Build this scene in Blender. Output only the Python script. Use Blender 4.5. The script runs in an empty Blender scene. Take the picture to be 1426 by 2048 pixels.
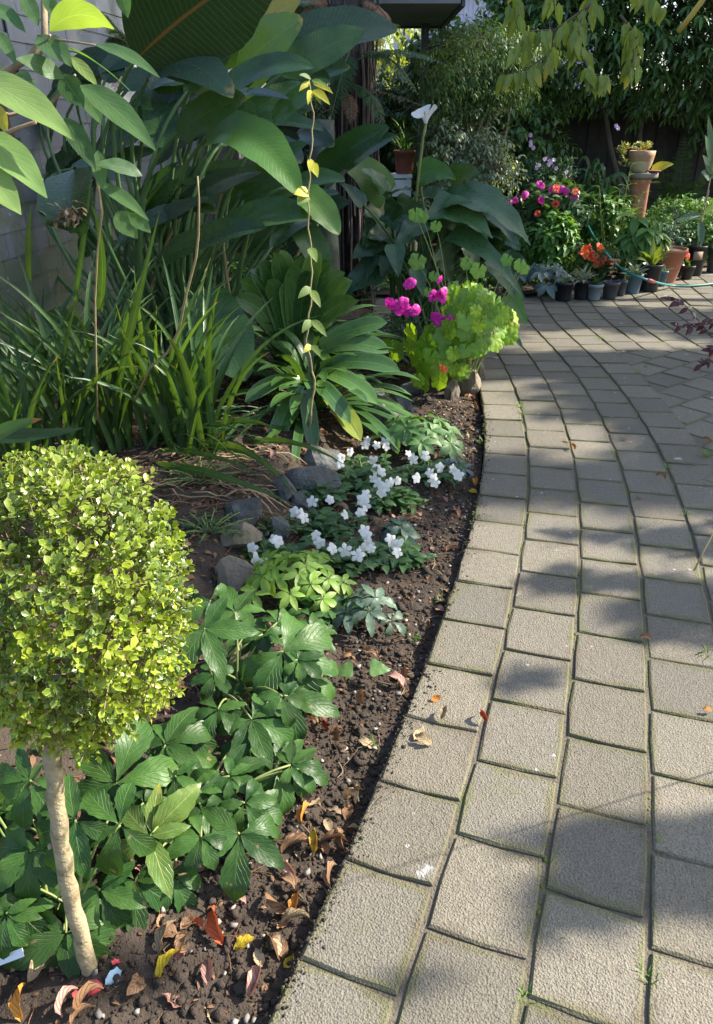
import bpy, math, random
import numpy as np
from mathutils import Vector, Matrix, noise as mnoise

scene = bpy.context.scene
COL = scene.collection
R = math.radians
rng = random.Random(7)

# ---------------------------------------------------------------- camera
PITCH = R(27.0)
CAM_H = 1.5
FPX = 1539.0                      # focal length in pixels of the 2048 px tall photograph
cam_data = bpy.data.cameras.new('camera')
cam_data.sensor_fit = 'VERTICAL'
cam_data.sensor_height = 24.0
cam_data.lens = 24.0 * FPX / 2048.0
cam_data.clip_start = 0.05
cam_data.clip_end = 400.0
cam = bpy.data.objects.new('camera', cam_data)
cam.location = (0, 0, CAM_H)
cam.rotation_euler = (R(90) - PITCH, 0, 0)
COL.objects.link(cam)
scene.camera = cam

# ---------------------------------------------------------------- sky, sun, exposure
SUN_EL = R(36)
SUN_AZ = R(76)                    # clockwise from +Y: the sun stands to the right, a little beyond
world = bpy.data.worlds.new('World')
scene.world = world
world.use_nodes = True
wn = world.node_tree
wn.nodes.clear()
w_out = wn.nodes.new('ShaderNodeOutputWorld')
w_bg = wn.nodes.new('ShaderNodeBackground')
w_sky = wn.nodes.new('ShaderNodeTexSky')
w_sky.sky_type = 'NISHITA'
w_sky.sun_disc = False
w_sky.sun_elevation = SUN_EL
w_sky.sun_rotation = SUN_AZ
w_sky.air_density = 1.0
w_sky.dust_density = 1.5
w_bg.inputs['Strength'].default_value = 0.135
wn.links.new(w_sky.outputs[0], w_bg.inputs[0])
wn.links.new(w_bg.outputs[0], w_out.inputs[0])

sun_data = bpy.data.lights.new('sun', 'SUN')
sun_data.energy = 4.8
sun_data.angle = R(0.55)
sun_data.color = (1.0, 0.93, 0.80)
sun = bpy.data.objects.new('sun', sun_data)
to_sun = Vector((math.sin(SUN_AZ) * math.cos(SUN_EL), math.cos(SUN_AZ) * math.cos(SUN_EL), math.sin(SUN_EL)))
sun.rotation_euler = to_sun.to_track_quat('Z', 'Y').to_euler()
sun.location = to_sun * 30
COL.objects.link(sun)

scene.view_settings.view_transform = 'Standard'
scene.view_settings.look = 'None'
scene.view_settings.gamma = 1.0
scene.view_settings.use_curve_mapping = False
scene.view_settings.exposure = 1.4
scene.render.engine = 'CYCLES'
scene.cycles.use_denoising = True
scene.cycles.max_bounces = 7
scene.cycles.diffuse_bounces = 4
scene.cycles.glossy_bounces = 3
scene.cycles.transmission_bounces = 4
scene.cycles.caustics_reflective = False
scene.cycles.caustics_refractive = False

# ---------------------------------------------------------------- survey: from the photograph's rays to places in the garden
_cp, _sp = math.cos(PITCH), math.sin(PITCH)
def ray(u, v):
    x = (u - 713.0) / FPX; y = -(v - 1024.0) / FPX
    return Vector((x, _cp + y * _sp, -_sp + y * _cp))
def gp(u, v, z=0.0):
    d = ray(u, v); t = (z - CAM_H) / d.z
    return Vector((0, 0, CAM_H)) + d * t
def at(u, v, y):
    d = ray(u, v)
    return Vector((0, 0, CAM_H)) + d * (y / d.y)
def pxm(p):
    "metres per photograph pixel at point p"
    return (p[1] * _cp + (CAM_H - p[2]) * _sp) / FPX

# ---------------------------------------------------------------- objects
ORG = {}
def thing(name, label, cat, loc=(0, 0, 0), group=None, kind=None):
    o = bpy.data.objects.new(name, None)
    o.empty_display_size = 0.05
    o.location = loc
    COL.objects.link(o)
    o['label'] = label
    if cat: o['category'] = cat
    if group: o['group'] = group
    if kind: o['kind'] = kind
    ORG[o] = Vector(loc)
    return o
def tag(o, label=None, cat=None, group=None, kind=None):
    if label: o['label'] = label
    if cat: o['category'] = cat
    if group: o['group'] = group
    if kind: o['kind'] = kind
    return o
def org(o):
    return ORG.get(o, Vector((0, 0, 0)))
def inst(name, mesh, M, parent=None, label=None):
    "a mesh object placed by a world matrix, mesh data shared"
    o = bpy.data.objects.new(name, mesh)
    if parent is not None:
        o.parent = parent
        M = Matrix.Translation(-org(parent)) @ M
        ORG[o] = org(parent)
    o.matrix_basis = M
    COL.objects.link(o)
    if label: o['label'] = label
    return o

class MB:
    "collects geometry, builds ONE mesh object"
    def __init__(self):
        self.v = []; self.f3 = []; self.f4 = []; self.uv = []; self.t = []; self.n = 0; self.m3 = []; self.m4 = []
    def add(self, geo, M=None, tint=0.0, mi=0):
        v, f, uv = geo
        v = np.asarray(v, dtype=np.float64)
        if M is not None:
            A = np.array(M)
            v = v @ A[:3, :3].T + A[:3, 3]
        self.v.append(v)
        self.uv.append(np.asarray(uv, dtype=np.float32))
        self.t.append(np.full(len(v), tint, dtype=np.float32))
        q, t3 = f
        if len(q):
            self.f4.append(np.asarray(q, dtype=np.int64) + self.n); self.m4.append(np.full(len(q), mi, dtype=np.int32))
        if len(t3):
            self.f3.append(np.asarray(t3, dtype=np.int64) + self.n); self.m3.append(np.full(len(t3), mi, dtype=np.int32))
        self.n += len(v)
        return self
    def mesh(self, name, mats, smooth=True, shift=None):
        V = np.concatenate(self.v) if self.v else np.zeros((0, 3))
        if shift is not None: V = V - np.array(shift)
        UV = np.concatenate(self.uv); T = np.concatenate(self.t)
        q = np.concatenate(self.f4) if self.f4 else np.zeros((0, 4), np.int64)
        t = np.concatenate(self.f3) if self.f3 else np.zeros((0, 3), np.int64)
        loops = np.concatenate([q.ravel(), t.ravel()]).astype(np.int32)
        starts = np.concatenate([np.arange(len(q)) * 4, len(q) * 4 + np.arange(len(t)) * 3]).astype(np.int32)
        me = bpy.data.meshes.new(name)
        me.vertices.add(len(V)); me.vertices.foreach_set('co', V.astype(np.float32).ravel())
        me.loops.add(len(loops)); me.loops.foreach_set('vertex_index', loops)
        me.polygons.add(len(starts)); me.polygons.foreach_set('loop_start', starts)
        me.update(calc_edges=True)
        if smooth:
            me.polygons.foreach_set('use_smooth', np.ones(len(starts), dtype=bool))
        else:
            me.polygons.foreach_set('use_smooth', np.zeros(len(starts), dtype=bool))
        ul = me.uv_layers.new(name='UVMap')
        ul.data.foreach_set('uv', UV[loops].astype(np.float32).ravel())
        a = me.attributes.new('tint', 'FLOAT', 'POINT')
        a.data.foreach_set('value', T)
        if not isinstance(mats, (list, tuple)): mats = [mats]
        for m in mats: me.materials.append(m)
        if len(mats) > 1:
            mi = np.concatenate(self.m4 + self.m3)
            me.polygons.foreach_set('material_index', mi)
        me.validate()
        return me
    def build(self, name, mats, parent=None, smooth=True, label=None, kind=None):
        me = self.mesh(name, mats, smooth, org(parent) if parent is not None else None)
        o = bpy.data.objects.new(name, me)
        if parent is not None:
            o.parent = parent
            ORG[o] = org(parent)
        COL.objects.link(o)
        if label: o['label'] = label
        if kind: o['kind'] = kind
        return o

# ---------------------------------------------------------------- geometry generators: (verts, (quads, tris), uv)
def grid_faces(nl, nw, off=0):
    i = np.arange(nl)[:, None]; j = np.arange(nw)[None, :]
    a = i * (nw + 1) + j
    return np.stack([a, a + 1, a + nw + 2, a + nw + 1], -1).reshape(-1, 4) + off

def profile(kind, t):
    t = np.clip(t, 0, 1)
    if kind == 'lance':  w = np.sin(np.pi * t ** 0.85) ** 0.9
    elif kind == 'ovate': w = np.sin(np.pi * t ** 0.65) ** 0.85
    elif kind == 'obovate': w = np.sin(np.pi * t ** 1.35) ** 0.9
    elif kind == 'round': w = np.sqrt(np.clip(1 - (2 * t - 1) ** 2, 0, 1))
    elif kind == 'paddle': w = np.clip(np.minimum(1, (t / 0.18) ** 0.6) * np.minimum(1, ((1 - t) / 0.38)) ** 0.55, 0, 1)
    elif kind == 'strap': w = np.clip(0.55 + 0.45 * np.minimum(1, t / 0.35), 0, 1) * np.minimum(1, (1 - t) / 0.22) ** 0.55
    elif kind == 'blade': w = np.clip(0.8 + 0.2 * t / 0.3, 0, 1) * np.minimum(1, (1 - t) / 0.55) ** 0.8
    elif kind == 'heart': w = np.where(t < 0.2, 0.72 + 0.28 * np.sqrt(np.clip(t / 0.2, 0, 1)), ((1 - t) / 0.8) ** 0.8)
    else: w = np.sin(np.pi * t)
    return np.clip(w, 0.0, 1)

def leaf(L, W, prof='lance', nl=6, nw=2, droop=0.5, fold=0.25, ripple=0.0, serr=0.0, twist=0.0, seed=0, start=0.0):
    "leaf along +Y from the origin, normal +Z; droop = total bend in radians, fold = V angle of each half"
    rr = random.Random(seed)
    ts = np.linspace(0, 1, nl + 1)
    ang = start - droop * ts ** 1.3
    ds = L / nl
    yy = np.concatenate([[0], np.cumsum(np.cos((ang[1:] + ang[:-1]) / 2) * ds)])
    zz = np.concatenate([[0], np.cumsum(np.sin((ang[1:] + ang[:-1]) / 2) * ds)])
    w = profile(prof, ts) * W / 2
    w = np.maximum(w, W * 0.02)
    s = np.linspace(-1, 1, nw + 1)
    ph = rr.uniform(0, 6.28)
    V = np.zeros((nl + 1, nw + 1, 3)); UV = np.zeros((nl + 1, nw + 1, 2))
    for i, t in enumerate(ts):
        wi = w[i]
        if serr and i % 2: wi *= (1 - serr)
        x = s * wi
        up = np.abs(x) * math.tan(fold) + ripple * W * np.abs(s) ** 2 * np.sin(t * 17 + ph + (s > 0) * 1.7)
        nx, ny, nz = 0.0, -math.sin(ang[i]), math.cos(ang[i])
        tw = twist * t
        V[i, :, 0] = x * math.cos(tw) - up * math.sin(tw)
        up2 = up * math.cos(tw) + x * math.sin(tw)
        V[i, :, 1] = yy[i] + ny * up2
        V[i, :, 2] = zz[i] + nz * up2
        UV[i, :, 0] = 0.5 + 0.5 * s
        UV[i, :, 1] = t
    return V.reshape(-1, 3), (grid_faces(nl, nw), []), UV.reshape(-1, 2)

def bez(p0, p1, p2, n):
    t = np.linspace(0, 1, n + 1)[:, None]
    p0, p1, p2 = (np.array(p) for p in (p0, p1, p2))
    return (1 - t) ** 2 * p0 + 2 * t * (1 - t) * p1 + t ** 2 * p2

def ribbon(pts, W, prof='strap', nw=2, fold=0.15, normal=None, ripple=0.0, seed=0, twist=0.0, rag=0.0):
    "a leaf blade along a given curve; normal = preferred facing"
    rr = random.Random(seed)
    pts = np.asarray(pts, dtype=float); n = len(pts) - 1
    ts = np.linspace(0, 1, n + 1)
    tan = np.gradient(pts, axis=0); tan /= np.linalg.norm(tan, axis=1)[:, None] + 1e-9
    nrm = np.array(normal if normal is not None else (0, 0, 1.0), dtype=float)
    s = np.linspace(-1, 1, nw + 1)
    w = np.maximum(profile(prof, ts) * W / 2, W * 0.015)
    V = np.zeros((n + 1, nw + 1, 3)); UV = np.zeros((n + 1, nw + 1, 2))
    ph = rr.uniform(0, 6.28)
    side0 = None
    for i in range(n + 1):
        side = np.cross(tan[i], nrm)
        l = np.linalg.norm(side)
        if l < 0.15 and side0 is not None: side = side0
        else: side = side / (l + 1e-9)
        if side0 is not None and side @ side0 < 0: side = -side
        side0 = side
        up = np.cross(side, tan[i])
        if twist:
            a = twist * ts[i]; side, up = side * math.cos(a) + up * math.sin(a), up * math.cos(a) - side * math.sin(a)
        x = s * w[i]
        if rag: x = x * np.where(np.abs(s) > .9, 1 - rag * np.array([rr.random() ** 3 for _ in s]) * 2.2, 1 - rag * .2)
        h = np.abs(x) * math.tan(fold) + ripple * W * s ** 2 * np.sin(ts[i] * 19 + ph + (s > 0) * 2.1)
        V[i] = pts[i] + x[:, None] * side + h[:, None] * up
        UV[i, :, 0] = 0.5 + 0.5 * s; UV[i, :, 1] = ts[i]
    return V.reshape(-1, 3), (grid_faces(n, nw), []), UV.reshape(-1, 2)

def tube(pts, r, ns=6, cap=True):
    pts = np.asarray(pts, dtype=float); n = len(pts)
    rad = np.full(n, r) if np.isscalar(r) else np.asarray(r, dtype=float)
    if len(rad) != n: rad = np.interp(np.linspace(0, 1, n), np.linspace(0, 1, len(rad)), rad)
    tan = np.gradient(pts, axis=0); tan /= np.linalg.norm(tan, axis=1)[:, None] + 1e-9
    ref = np.array((0.3, 0.2, 1.0)) if abs(tan[0][2]) < 0.8 else np.array((1.0, 0.1, 0))
    V = []; UV = []
    u = np.cross(tan[0], ref); u /= np.linalg.norm(u)
    for i in range(n):
        u = u - (u @ tan[i]) * tan[i]; u /= np.linalg.norm(u) + 1e-9
        w = np.cross(tan[i], u)
        a = np.arange(ns) / ns * 2 * np.pi
        V.append(pts[i] + rad[i] * (np.cos(a)[:, None] * u + np.sin(a)[:, None] * w))
        UV.append(np.stack([np.arange(ns) / ns, np.full(ns, i / max(1, n - 1))], -1))
    V = np.concatenate(V); UV = np.concatenate(UV)
    q = []
    for i in range(n - 1):
        for k in range(ns):
            q.append((i * ns + k, i * ns + (k + 1) % ns, (i + 1) * ns + (k + 1) % ns, (i + 1) * ns + k))
    t = []
    if cap:
        b = len(V); V = np.vstack([V, pts[0], pts[-1]]); UV = np.vstack([UV, [0.5, 0], [0.5, 1]])
        for k in range(ns):
            t.append((b, (k + 1) % ns, k)); t.append((b + 1, (n - 1) * ns + k, (n - 1) * ns + (k + 1) % ns))
    return V, (q, t), UV

def lathe(prof, ns=24, c=(0, 0, 0)):
    "profile [(r, z)...] turned about z"
    n = len(prof); a = np.arange(ns) / ns * 2 * np.pi
    V = []; UV = []
    for i, (r, z) in enumerate(prof):
        V.append(np.stack([c[0] + r * np.cos(a), c[1] + r * np.sin(a), np.full(ns, c[2] + z)], -1))
        UV.append(np.stack([np.arange(ns) / ns, np.full(ns, i / (n - 1))], -1))
    q = [(i * ns + k, i * ns + (k + 1) % ns, (i + 1) * ns + (k + 1) % ns, (i + 1) * ns + k) for i in range(n - 1) for k in range(ns)]
    return np.concatenate(V), (q, []), np.concatenate(UV)

def box(cx, cy, cz, sx, sy, sz, rz=0.0, bev=0.0):
    "box; bev > 0 chamfers the top edge"
    hx, hy, hz = sx / 2, sy / 2, sz / 2
    ring = lambda e, z: [(-hx + e, -hy + e, z), (hx - e, -hy + e, z), (hx - e, hy - e, z), (-hx + e, hy - e, z)]
    rings = [ring(0, -hz), ring(0, hz - bev), ring(bev, hz)] if bev else [ring(0, -hz), ring(0, hz)]
    V = np.array([p for r_ in rings for p in r_], dtype=float)
    c, s = math.cos(rz), math.sin(rz)
    X = V[:, 0] * c - V[:, 1] * s + cx; Y = V[:, 0] * s + V[:, 1] * c + cy
    UV = np.stack([V[:, 0] / sx + .5, V[:, 1] / sy + .5], -1)
    V = np.stack([X, Y, V[:, 2] + cz], -1)
    q = [(3, 2, 1, 0)]
    for i in range(len(rings) - 1):
        for k in range(4): q.append((i * 4 + k, i * 4 + (k + 1) % 4, i * 4 + 4 + (k + 1) % 4, i * 4 + 4 + k))
    b = (len(rings) - 1) * 4
    q.append((b, b + 1, b + 2, b + 3))
    return V, (q, []), UV

_ico = None
def lump(r=1.0, rough=0.25, seed=0, flat=1.0, sub=1):
    "irregular stone or clod"
    global _ico
    import bmesh
    if _ico is None: _ico = {}
    if sub not in _ico:
        bm = bmesh.new(); bmesh.ops.create_icosphere(bm, subdivisions=sub, radius=1.0)
        bm.verts.ensure_lookup_table()
        _ico[sub] = (np.array([v.co[:] for v in bm.verts]), [tuple(v.index for v in f.verts) for f in bm.faces]); bm.free()
    V, F = _ico[sub]
    o = Vector((seed * 3.7, seed * 1.3, seed * 7.1))
    d = np.array([1 + rough * (mnoise.noise(Vector(p) * 1.1 + o) * 1.5 + 0.6 * mnoise.noise(Vector(p) * 2.7 + o)) for p in V])
    V = V * d[:, None] * r
    V = V * np.array((1, 1, flat))
    return V, ([], F), np.stack([V[:, 0] / r * .5 + .5, V[:, 1] / r * .5 + .5], -1)

def frame(y, z, o=(0, 0, 0), s=1.0):
    "matrix with local +Y along y and +Z near z"
    y = Vector(y).normalized(); z = Vector(z)
    x = y.cross(z)
    if x.length < 1e-4: x = y.cross(Vector((1, 0.3, 0)))
    x.normalize(); z = x.cross(y)
    M = Matrix(((x.x * s, y.x * s, z.x * s, o[0]), (x.y * s, y.y * s, z.y * s, o[1]), (x.z * s, y.z * s, z.z * s, o[2]), (0, 0, 0, 1)))
    return M

# ---------------------------------------------------------------- materials
class NT:
    def __init__(self, name):
        self.m = bpy.data.materials.new(name); self.m.use_nodes = True
        self.t = self.m.node_tree; self.t.nodes.clear()
        self.out = self.t.nodes.new('ShaderNodeOutputMaterial')
    def n(self, typ, **kw):
        nd = self.t.nodes.new('ShaderNode' + typ)
        for k, v in kw.items():
            if k.startswith('_'): setattr(nd, k[1:], v)
            else:
                s = nd.inputs[int(k[1:])] if k[0] == 'i' and k[1:].isdigit() else nd.inputs[k.replace('__', ' ')]
                if hasattr(v, 'node'): self.t.links.new(v, s)
                else: s.default_value = v
        return nd
    def math(self, op, a, b=None, c=None, clamp=False):
        kw = {'i0': a}
        if b is not None: kw['i1'] = b
        if c is not None: kw['i2'] = c
        return self.n('Math', _operation=op, _use_clamp=clamp, **kw).outputs[0]
    def mix(self, f, a, b, mode='MIX'):
        nd = self.t.nodes.new('ShaderNodeMix'); nd.data_type = 'RGBA'; nd.blend_type = mode
        for s, v in ((nd.inputs[0], f), (nd.inputs[6], a), (nd.inputs[7], b)):
            if hasattr(v, 'node'): self.t.links.new(v, s)
            elif isinstance(v, (tuple, list)): s.default_value = (*v[:3], 1)
            else: s.default_value = v
        return nd.outputs[2]
    def ramp(self, f, lo, hi):
        nd = self.n('MapRange', _interpolation_type='SMOOTHSTEP', i0=f, i1=lo, i2=hi)
        return nd.outputs[0]
    def noise(self, scale, detail=3, vec=None, rough=0.55):
        kw = dict(Scale=scale, Detail=detail, Roughness=rough)
        if vec is not None: kw['Vector'] = vec
        return self.n('TexNoise', **kw).outputs[0]
    def rnd(self):
        oi = self.n('ObjectInfo').outputs['Random']
        at_ = self.n('Attribute', _attribute_name='tint').outputs['Fac']
        return self.math('FRACT', self.math('ADD', oi, at_))
    def pos(self):
        return self.n('NewGeometry').outputs['Position']
    def finish(self, sh):
        self.t.links.new(sh, self.out.inputs[0]); return self.m

def leaf_mat(name, c1, c2, vein=None, rough=0.42, trans=0.3, tcol=None, nv=7, slope=0.35, mid=0.05, veinw=0.10,
             edge=None, spots=None, spec=0.5, bump=0.25, tipcol=None, contrast=0.35, vmix=0.7, hole=None):
    k = NT(name)
    uv = k.n('UVMap').outputs[0]
    sp = k.n('SeparateXYZ', i0=uv)
    u, v = sp.outputs[0], sp.outputs[1]
    du = k.math('MULTIPLY', k.math('ABSOLUTE', k.math('SUBTRACT', u, 0.5)), 2.0)
    rnd = k.rnd()
    geo = k.pos()
    nz = k.noise(28.0, 3, geo)
    f = k.math('ADD', k.math('MULTIPLY', rnd, 0.75), k.math('MULTIPLY', k.math('SUBTRACT', nz, 0.35), 0.7), clamp=True)
    col = k.mix(f, c1, c2)
    midm = k.math('SUBTRACT', 1.0, k.ramp(du, mid * 0.5, mid * 1.3))
    h = midm
    vm = midm
    if nv:
        ph = k.math('MULTIPLY', k.math('SUBTRACT', v, k.math('MULTIPLY', du, slope)), float(nv))
        tri = k.math('ABSOLUTE', k.math('SUBTRACT', k.math('FRACT', ph), 0.5))
        sv = k.math('SUBTRACT', 1.0, k.ramp(tri, veinw * 0.4, veinw * 2.2))
        h = k.math('MAXIMUM', midm, sv)
        vm = k.math('MAXIMUM', midm, k.math('MULTIPLY', sv, 0.45))
    if vein: col = k.mix(k.math('MULTIPLY', vm, vmix), col, vein)
    if edge: col = k.mix(k.math('MULTIPLY', k.ramp(du, edge[1], 1.0), edge[2] if len(edge) > 2 else 0.8), col, edge[0])
    if tipcol:
        tm = k.math('MULTIPLY', k.ramp(k.math('ADD', v, k.math('MULTIPLY', k.math('SUBTRACT', nz, .5), .35)), tipcol[1], 1.0), k.ramp(rnd, tipcol[2], 1.0))
        col = k.mix(tm, col, tipcol[0])
    if spots:
        s = k.ramp(k.noise(spots[1], 2, geo), spots[2], spots[2] + 0.06)
        col = k.mix(s, col, spots[0])
    val = k.math('ADD', 1.0 - contrast / 2, k.math('MULTIPLY', k.math('FRACT', k.math('MULTIPLY', rnd, 7.13)), contrast))
    col = k.n('HueSaturation', Value=val, Color=col).outputs[0]
    hb = k.math('ADD', k.math('MULTIPLY', h, -1.0), k.math('MULTIPLY', k.noise(60.0, 2, geo), 0.7))
    bp = k.n('Bump', Strength=bump, Distance=0.004, Height=hb).outputs[0]
    p = k.n('BsdfPrincipled', Base__Color=col, Roughness=k.math('ADD', rough, k.math('MULTIPLY', k.math('SUBTRACT', nz, 0.5), 0.25)), Normal=bp)
    p.inputs['Specular IOR Level'].default_value = spec
    tc = tcol or (1.9, 1.7, 0.45)
    tcl = k.mix(1.0, col, tuple(tc), 'MULTIPLY')
    tr = k.n('BsdfTranslucent', Color=tcl)
    sh = k.n('MixShader', i0=trans, i1=p.outputs[0], i2=tr.outputs[0]).outputs[0]
    return k.finish(sh)

def plain_mat(name, c1, c2=None, rough=0.7, scale=12.0, bump=0.2, bscale=60.0, spec=0.4, dirt=None, metal=0.0, bdist=0.004):
    k = NT(name)
    geo = k.n('TexCoord').outputs['Object']
    nz = k.noise(scale, 5, geo)
    f = k.ramp(k.math('ADD', nz, k.math('MULTIPLY', k.math('SUBTRACT', k.rnd(), 0.5), 0.25)), 0.3, 0.7)
    col = k.mix(f, c1, c2 or tuple(x * 0.7 for x in c1))
    if dirt: col = k.mix(k.math('MULTIPLY', k.ramp(k.noise(dirt[1], 4, geo), 0.52, 0.7), dirt[2]), col, dirt[0])
    bp = k.n('Bump', Strength=bump, Distance=bdist, Height=k.noise(bscale, 4, geo)).outputs[0]
    p = k.n('BsdfPrincipled', Base__Color=col, Roughness=rough, Normal=bp, Metallic=metal)
    p.inputs['Specular IOR Level'].default_value = spec
    return k.finish(p.outputs[0])
# ================================================================ PATH AND SOIL
MOD = 0.22                        # width of one paver course with its joint
_hy = [-2, 0.8, 1.5, 2.1, 2.6, 3.1, 3.6, 4.0, 4.5, 5.0, 5.5, 6.0, 6.6, 7.2, 8.0, 12.0]
_ht = [.40, .385, .335, .30, .265, .215, .17, .125, .08, .03, -.01, -.03, .04, .12, .15, .15]
DS = 0.02
def _trace():
    y, x = 0.84, 0.30
    fw = [(x, y)]
    while y < 11:
        th = math.atan(np.interp(y, _hy, _ht)); x += math.sin(th) * DS; y += math.cos(th) * DS; fw.append((x, y))
    y, x = 0.84, 0.30; bw = []
    while y > -2:
        th = math.atan(np.interp(y, _hy, _ht)); x -= math.sin(th) * DS; y -= math.cos(th) * DS; bw.append((x, y))
    return np.array(bw[::-1] + fw), len(bw)
CURVE, _n0 = _trace()
SARR = (np.arange(len(CURVE)) - _n0) * DS
def heading(s):
    y = np.interp(s, SARR, CURVE[:, 1]); return math.atan(np.interp(y, _hy, _ht))
def cpt(s, off):
    x = np.interp(s, SARR, CURVE[:, 0]); y = np.interp(s, SARR, CURVE[:, 1]); th = heading(s)
    return x + math.cos(th) * off, y - math.sin(th) * off, th
def nearest_s(p):
    d = (CURVE[:, 0] - p[0]) ** 2 + (CURVE[:, 1] - p[1]) ** 2
    return SARR[int(np.argmin(d))]
def edge_off(p):
    "signed distance of p to the right of the path's left edge"
    s = nearest_s(p); x, y, th = cpt(s, 0)
    return (p[0] - x) * math.cos(th) - (p[1] - y) * math.sin(th) + 2 * MOD

def soil_z(x, y, d=None):
    if d is None: d = -edge_off((x, y))
    sm = lambda a, b: (lambda t: t * t * (3 - 2 * t))(min(1, max(0, (d - a) / (b - a))))
    z = -0.040 + 0.035 * sm(0, 0.35) + 0.13 * sm(0.62, 0.95)
    p = Vector((x, y, 0))
    z += 0.020 * mnoise.noise(p * 3.1) + 0.012 * mnoise.noise(p * 11.0) * min(1, d / .08 + .3) + 0.007 * mnoise.noise(p * 31.0) + 0.004 * mnoise.noise(p * 70.0)
    return z

def mat_paver():
    k = NT('paver_concrete')
    uv = k.n('UVMap').outputs[0]; sp = k.n('SeparateXYZ', i0=uv)
    eu = k.math('ABSOLUTE', k.math('SUBTRACT', sp.outputs[0], .5)); ev = k.math('ABSOLUTE', k.math('SUBTRACT', sp.outputs[1], .5))
    e = k.math('MULTIPLY', k.math('MAXIMUM', eu, ev), 2.0)
    P = k.pos(); rnd = k.rnd()
    n1 = k.noise(9.0, 4, P); n2 = k.noise(42.0, 4, P); n3 = k.noise(3.0, 3, P); fine = k.noise(190.0, 4, P, .7)
    col = k.mix(n2, (.165, .140, .100), (.285, .255, .195))
    col = k.mix(k.math('MULTIPLY', rnd, .75), col, (.175, .160, .135))
    col = k.mix(k.math('MULTIPLY', k.ramp(n1, .52, .72), .35), col, (.225, .190, .170))
    col = k.mix(k.math('MULTIPLY', k.ramp(fine, .47, .68), .72), col, (.062, .054, .042))
    # moss creeping from the joints and in faint films over whole stones
    mo = k.math('ADD', k.math('MULTIPLY', k.ramp(e, .72, 1.0), .55), k.math('ADD', k.math('MULTIPLY', k.math('SUBTRACT', n1, .5), 1.4), k.math('MULTIPLY', k.math('SUBTRACT', n3, .5), .9)))
    mo = k.math('ADD', mo, k.math('MULTIPLY', k.math('SUBTRACT', rnd, .5), .25))
    col = k.mix(k.math('MULTIPLY', k.ramp(mo, .10, .62), .6), col, (.135, .138, .045))
    wash = k.math('MULTIPLY', k.ramp(k.math('ADD', k.math('MULTIPLY', k.ramp(e, .55, 1.0), .6), k.math('MULTIPLY', k.math('SUBTRACT', k.noise(5.5, 4, P), .5), 2.2)), .35, .95), .6)
    tone = k.math('FRACT', k.math('MULTIPLY', rnd, 5.7))
    col = k.n('HueSaturation', Value=k.math('ADD', .84, k.math('MULTIPLY', tone, .30)), Color=col).outputs[0]
    col = k.mix(wash, col, (.135, .105, .075))
    # pale lichen and droppings
    vo = k.n('TexVoronoi', Scale=5.0, Vector=P); li = k.math('ADD', vo.outputs['Distance'], k.math('MULTIPLY', k.math('SUBTRACT', n2, .5), .35))
    cr = k.n('SeparateColor', i0=vo.outputs['Color'])
    lm = k.math('MULTIPLY', k.math('SUBTRACT', 1.0, k.ramp(li, .03, .12)), k.ramp(cr.outputs[0], .72, .76))
    col = k.mix(k.math('MULTIPLY', lm, .65), col, (.62, .62, .60))
    v2 = k.n('TexVoronoi', Scale=21.0, Vector=P); l2 = k.math('MULTIPLY', k.math('SUBTRACT', 1.0, k.ramp(v2.outputs['Distance'], .05, .16)), k.ramp(k.n('SeparateColor', i0=v2.outputs['Color']).outputs[1], .90, .93))
    col = k.mix(k.math('MULTIPLY', l2, .6), col, (.60, .60, .58))
    v3 = k.n('TexVoronoi', Scale=210.0, Vector=P); v3.inputs['Randomness'].default_value = 1.0
    h = k.math('ADD', k.math('MULTIPLY', v3.outputs['Distance'], .9), k.math('ADD', k.math('MULTIPLY', fine, -1.3), k.math('ADD', k.math('MULTIPLY', n2, 1.2), k.math('MULTIPLY', k.ramp(k.math('ADD', e, k.math('MULTIPLY', n2, .08)), .96, 1.06), -.6))))
    bp = k.n('Bump', Strength=.9, Distance=.0035, Height=h).outputs[0]
    p = k.n('BsdfPrincipled', Base__Color=col, Roughness=.82, Normal=bp); p.inputs['Specular IOR Level'].default_value = .35
    return k.finish(p.outputs[0])

def mat_soil():
    k = NT('dark_soil'); P = k.pos()
    a = k.noise(6.0, 4, P); b = k.noise(60.0, 4, P); c = k.noise(190.0, 3, P)
    col = k.mix(b, (.034, .026, .020), (.085, .066, .052))
    col = k.mix(k.math('MULTIPLY', k.ramp(a, .45, .7), .6), col, (.085, .065, .050))
    col = k.mix(k.math('MULTIPLY', k.ramp(c, .62, .75), .5), col, (.15, .12, .09))
    h = k.math('ADD', b, k.math('MULTIPLY', c, .6))
    bp = k.n('Bump', Strength=.9, Distance=.008, Height=h).outputs[0]
    p = k.n('BsdfPrincipled', Base__Color=col, Roughness=.95, Normal=bp); p.inputs['Specular IOR Level'].default_value = .15
    return k.finish(p.outputs[0])
def mat_joint():
    k = NT('joint_fill'); P = k.pos()
    a = k.noise(4.0, 4, P); b = k.noise(55.0, 4, P)
    col = k.mix(b, (.085, .070, .052), (.19, .16, .12))
    col = k.mix(k.math('MULTIPLY', k.ramp(k.math('ADD', a, k.math('MULTIPLY', b, .3)), .64, .84), .8), col, (.085, .105, .025))
    bp = k.n('Bump', Strength=1.0, Distance=.008, Height=k.noise(120., 4, P)).outputs[0]
    p = k.n('BsdfPrincipled', Base__Color=col, Roughness=.95, Normal=bp)
    return k.finish(p.outputs[0])
M_PAVER = mat_paver(); M_SOIL = mat_soil(); M_JOINT = mat_joint()

# the wide earth, well below everything
g = MB(); g.add(box(0, 20, -0.35, 240, 240, 0.1)); tag(g.build('ground', M_SOIL, smooth=False), kind='structure')

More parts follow.
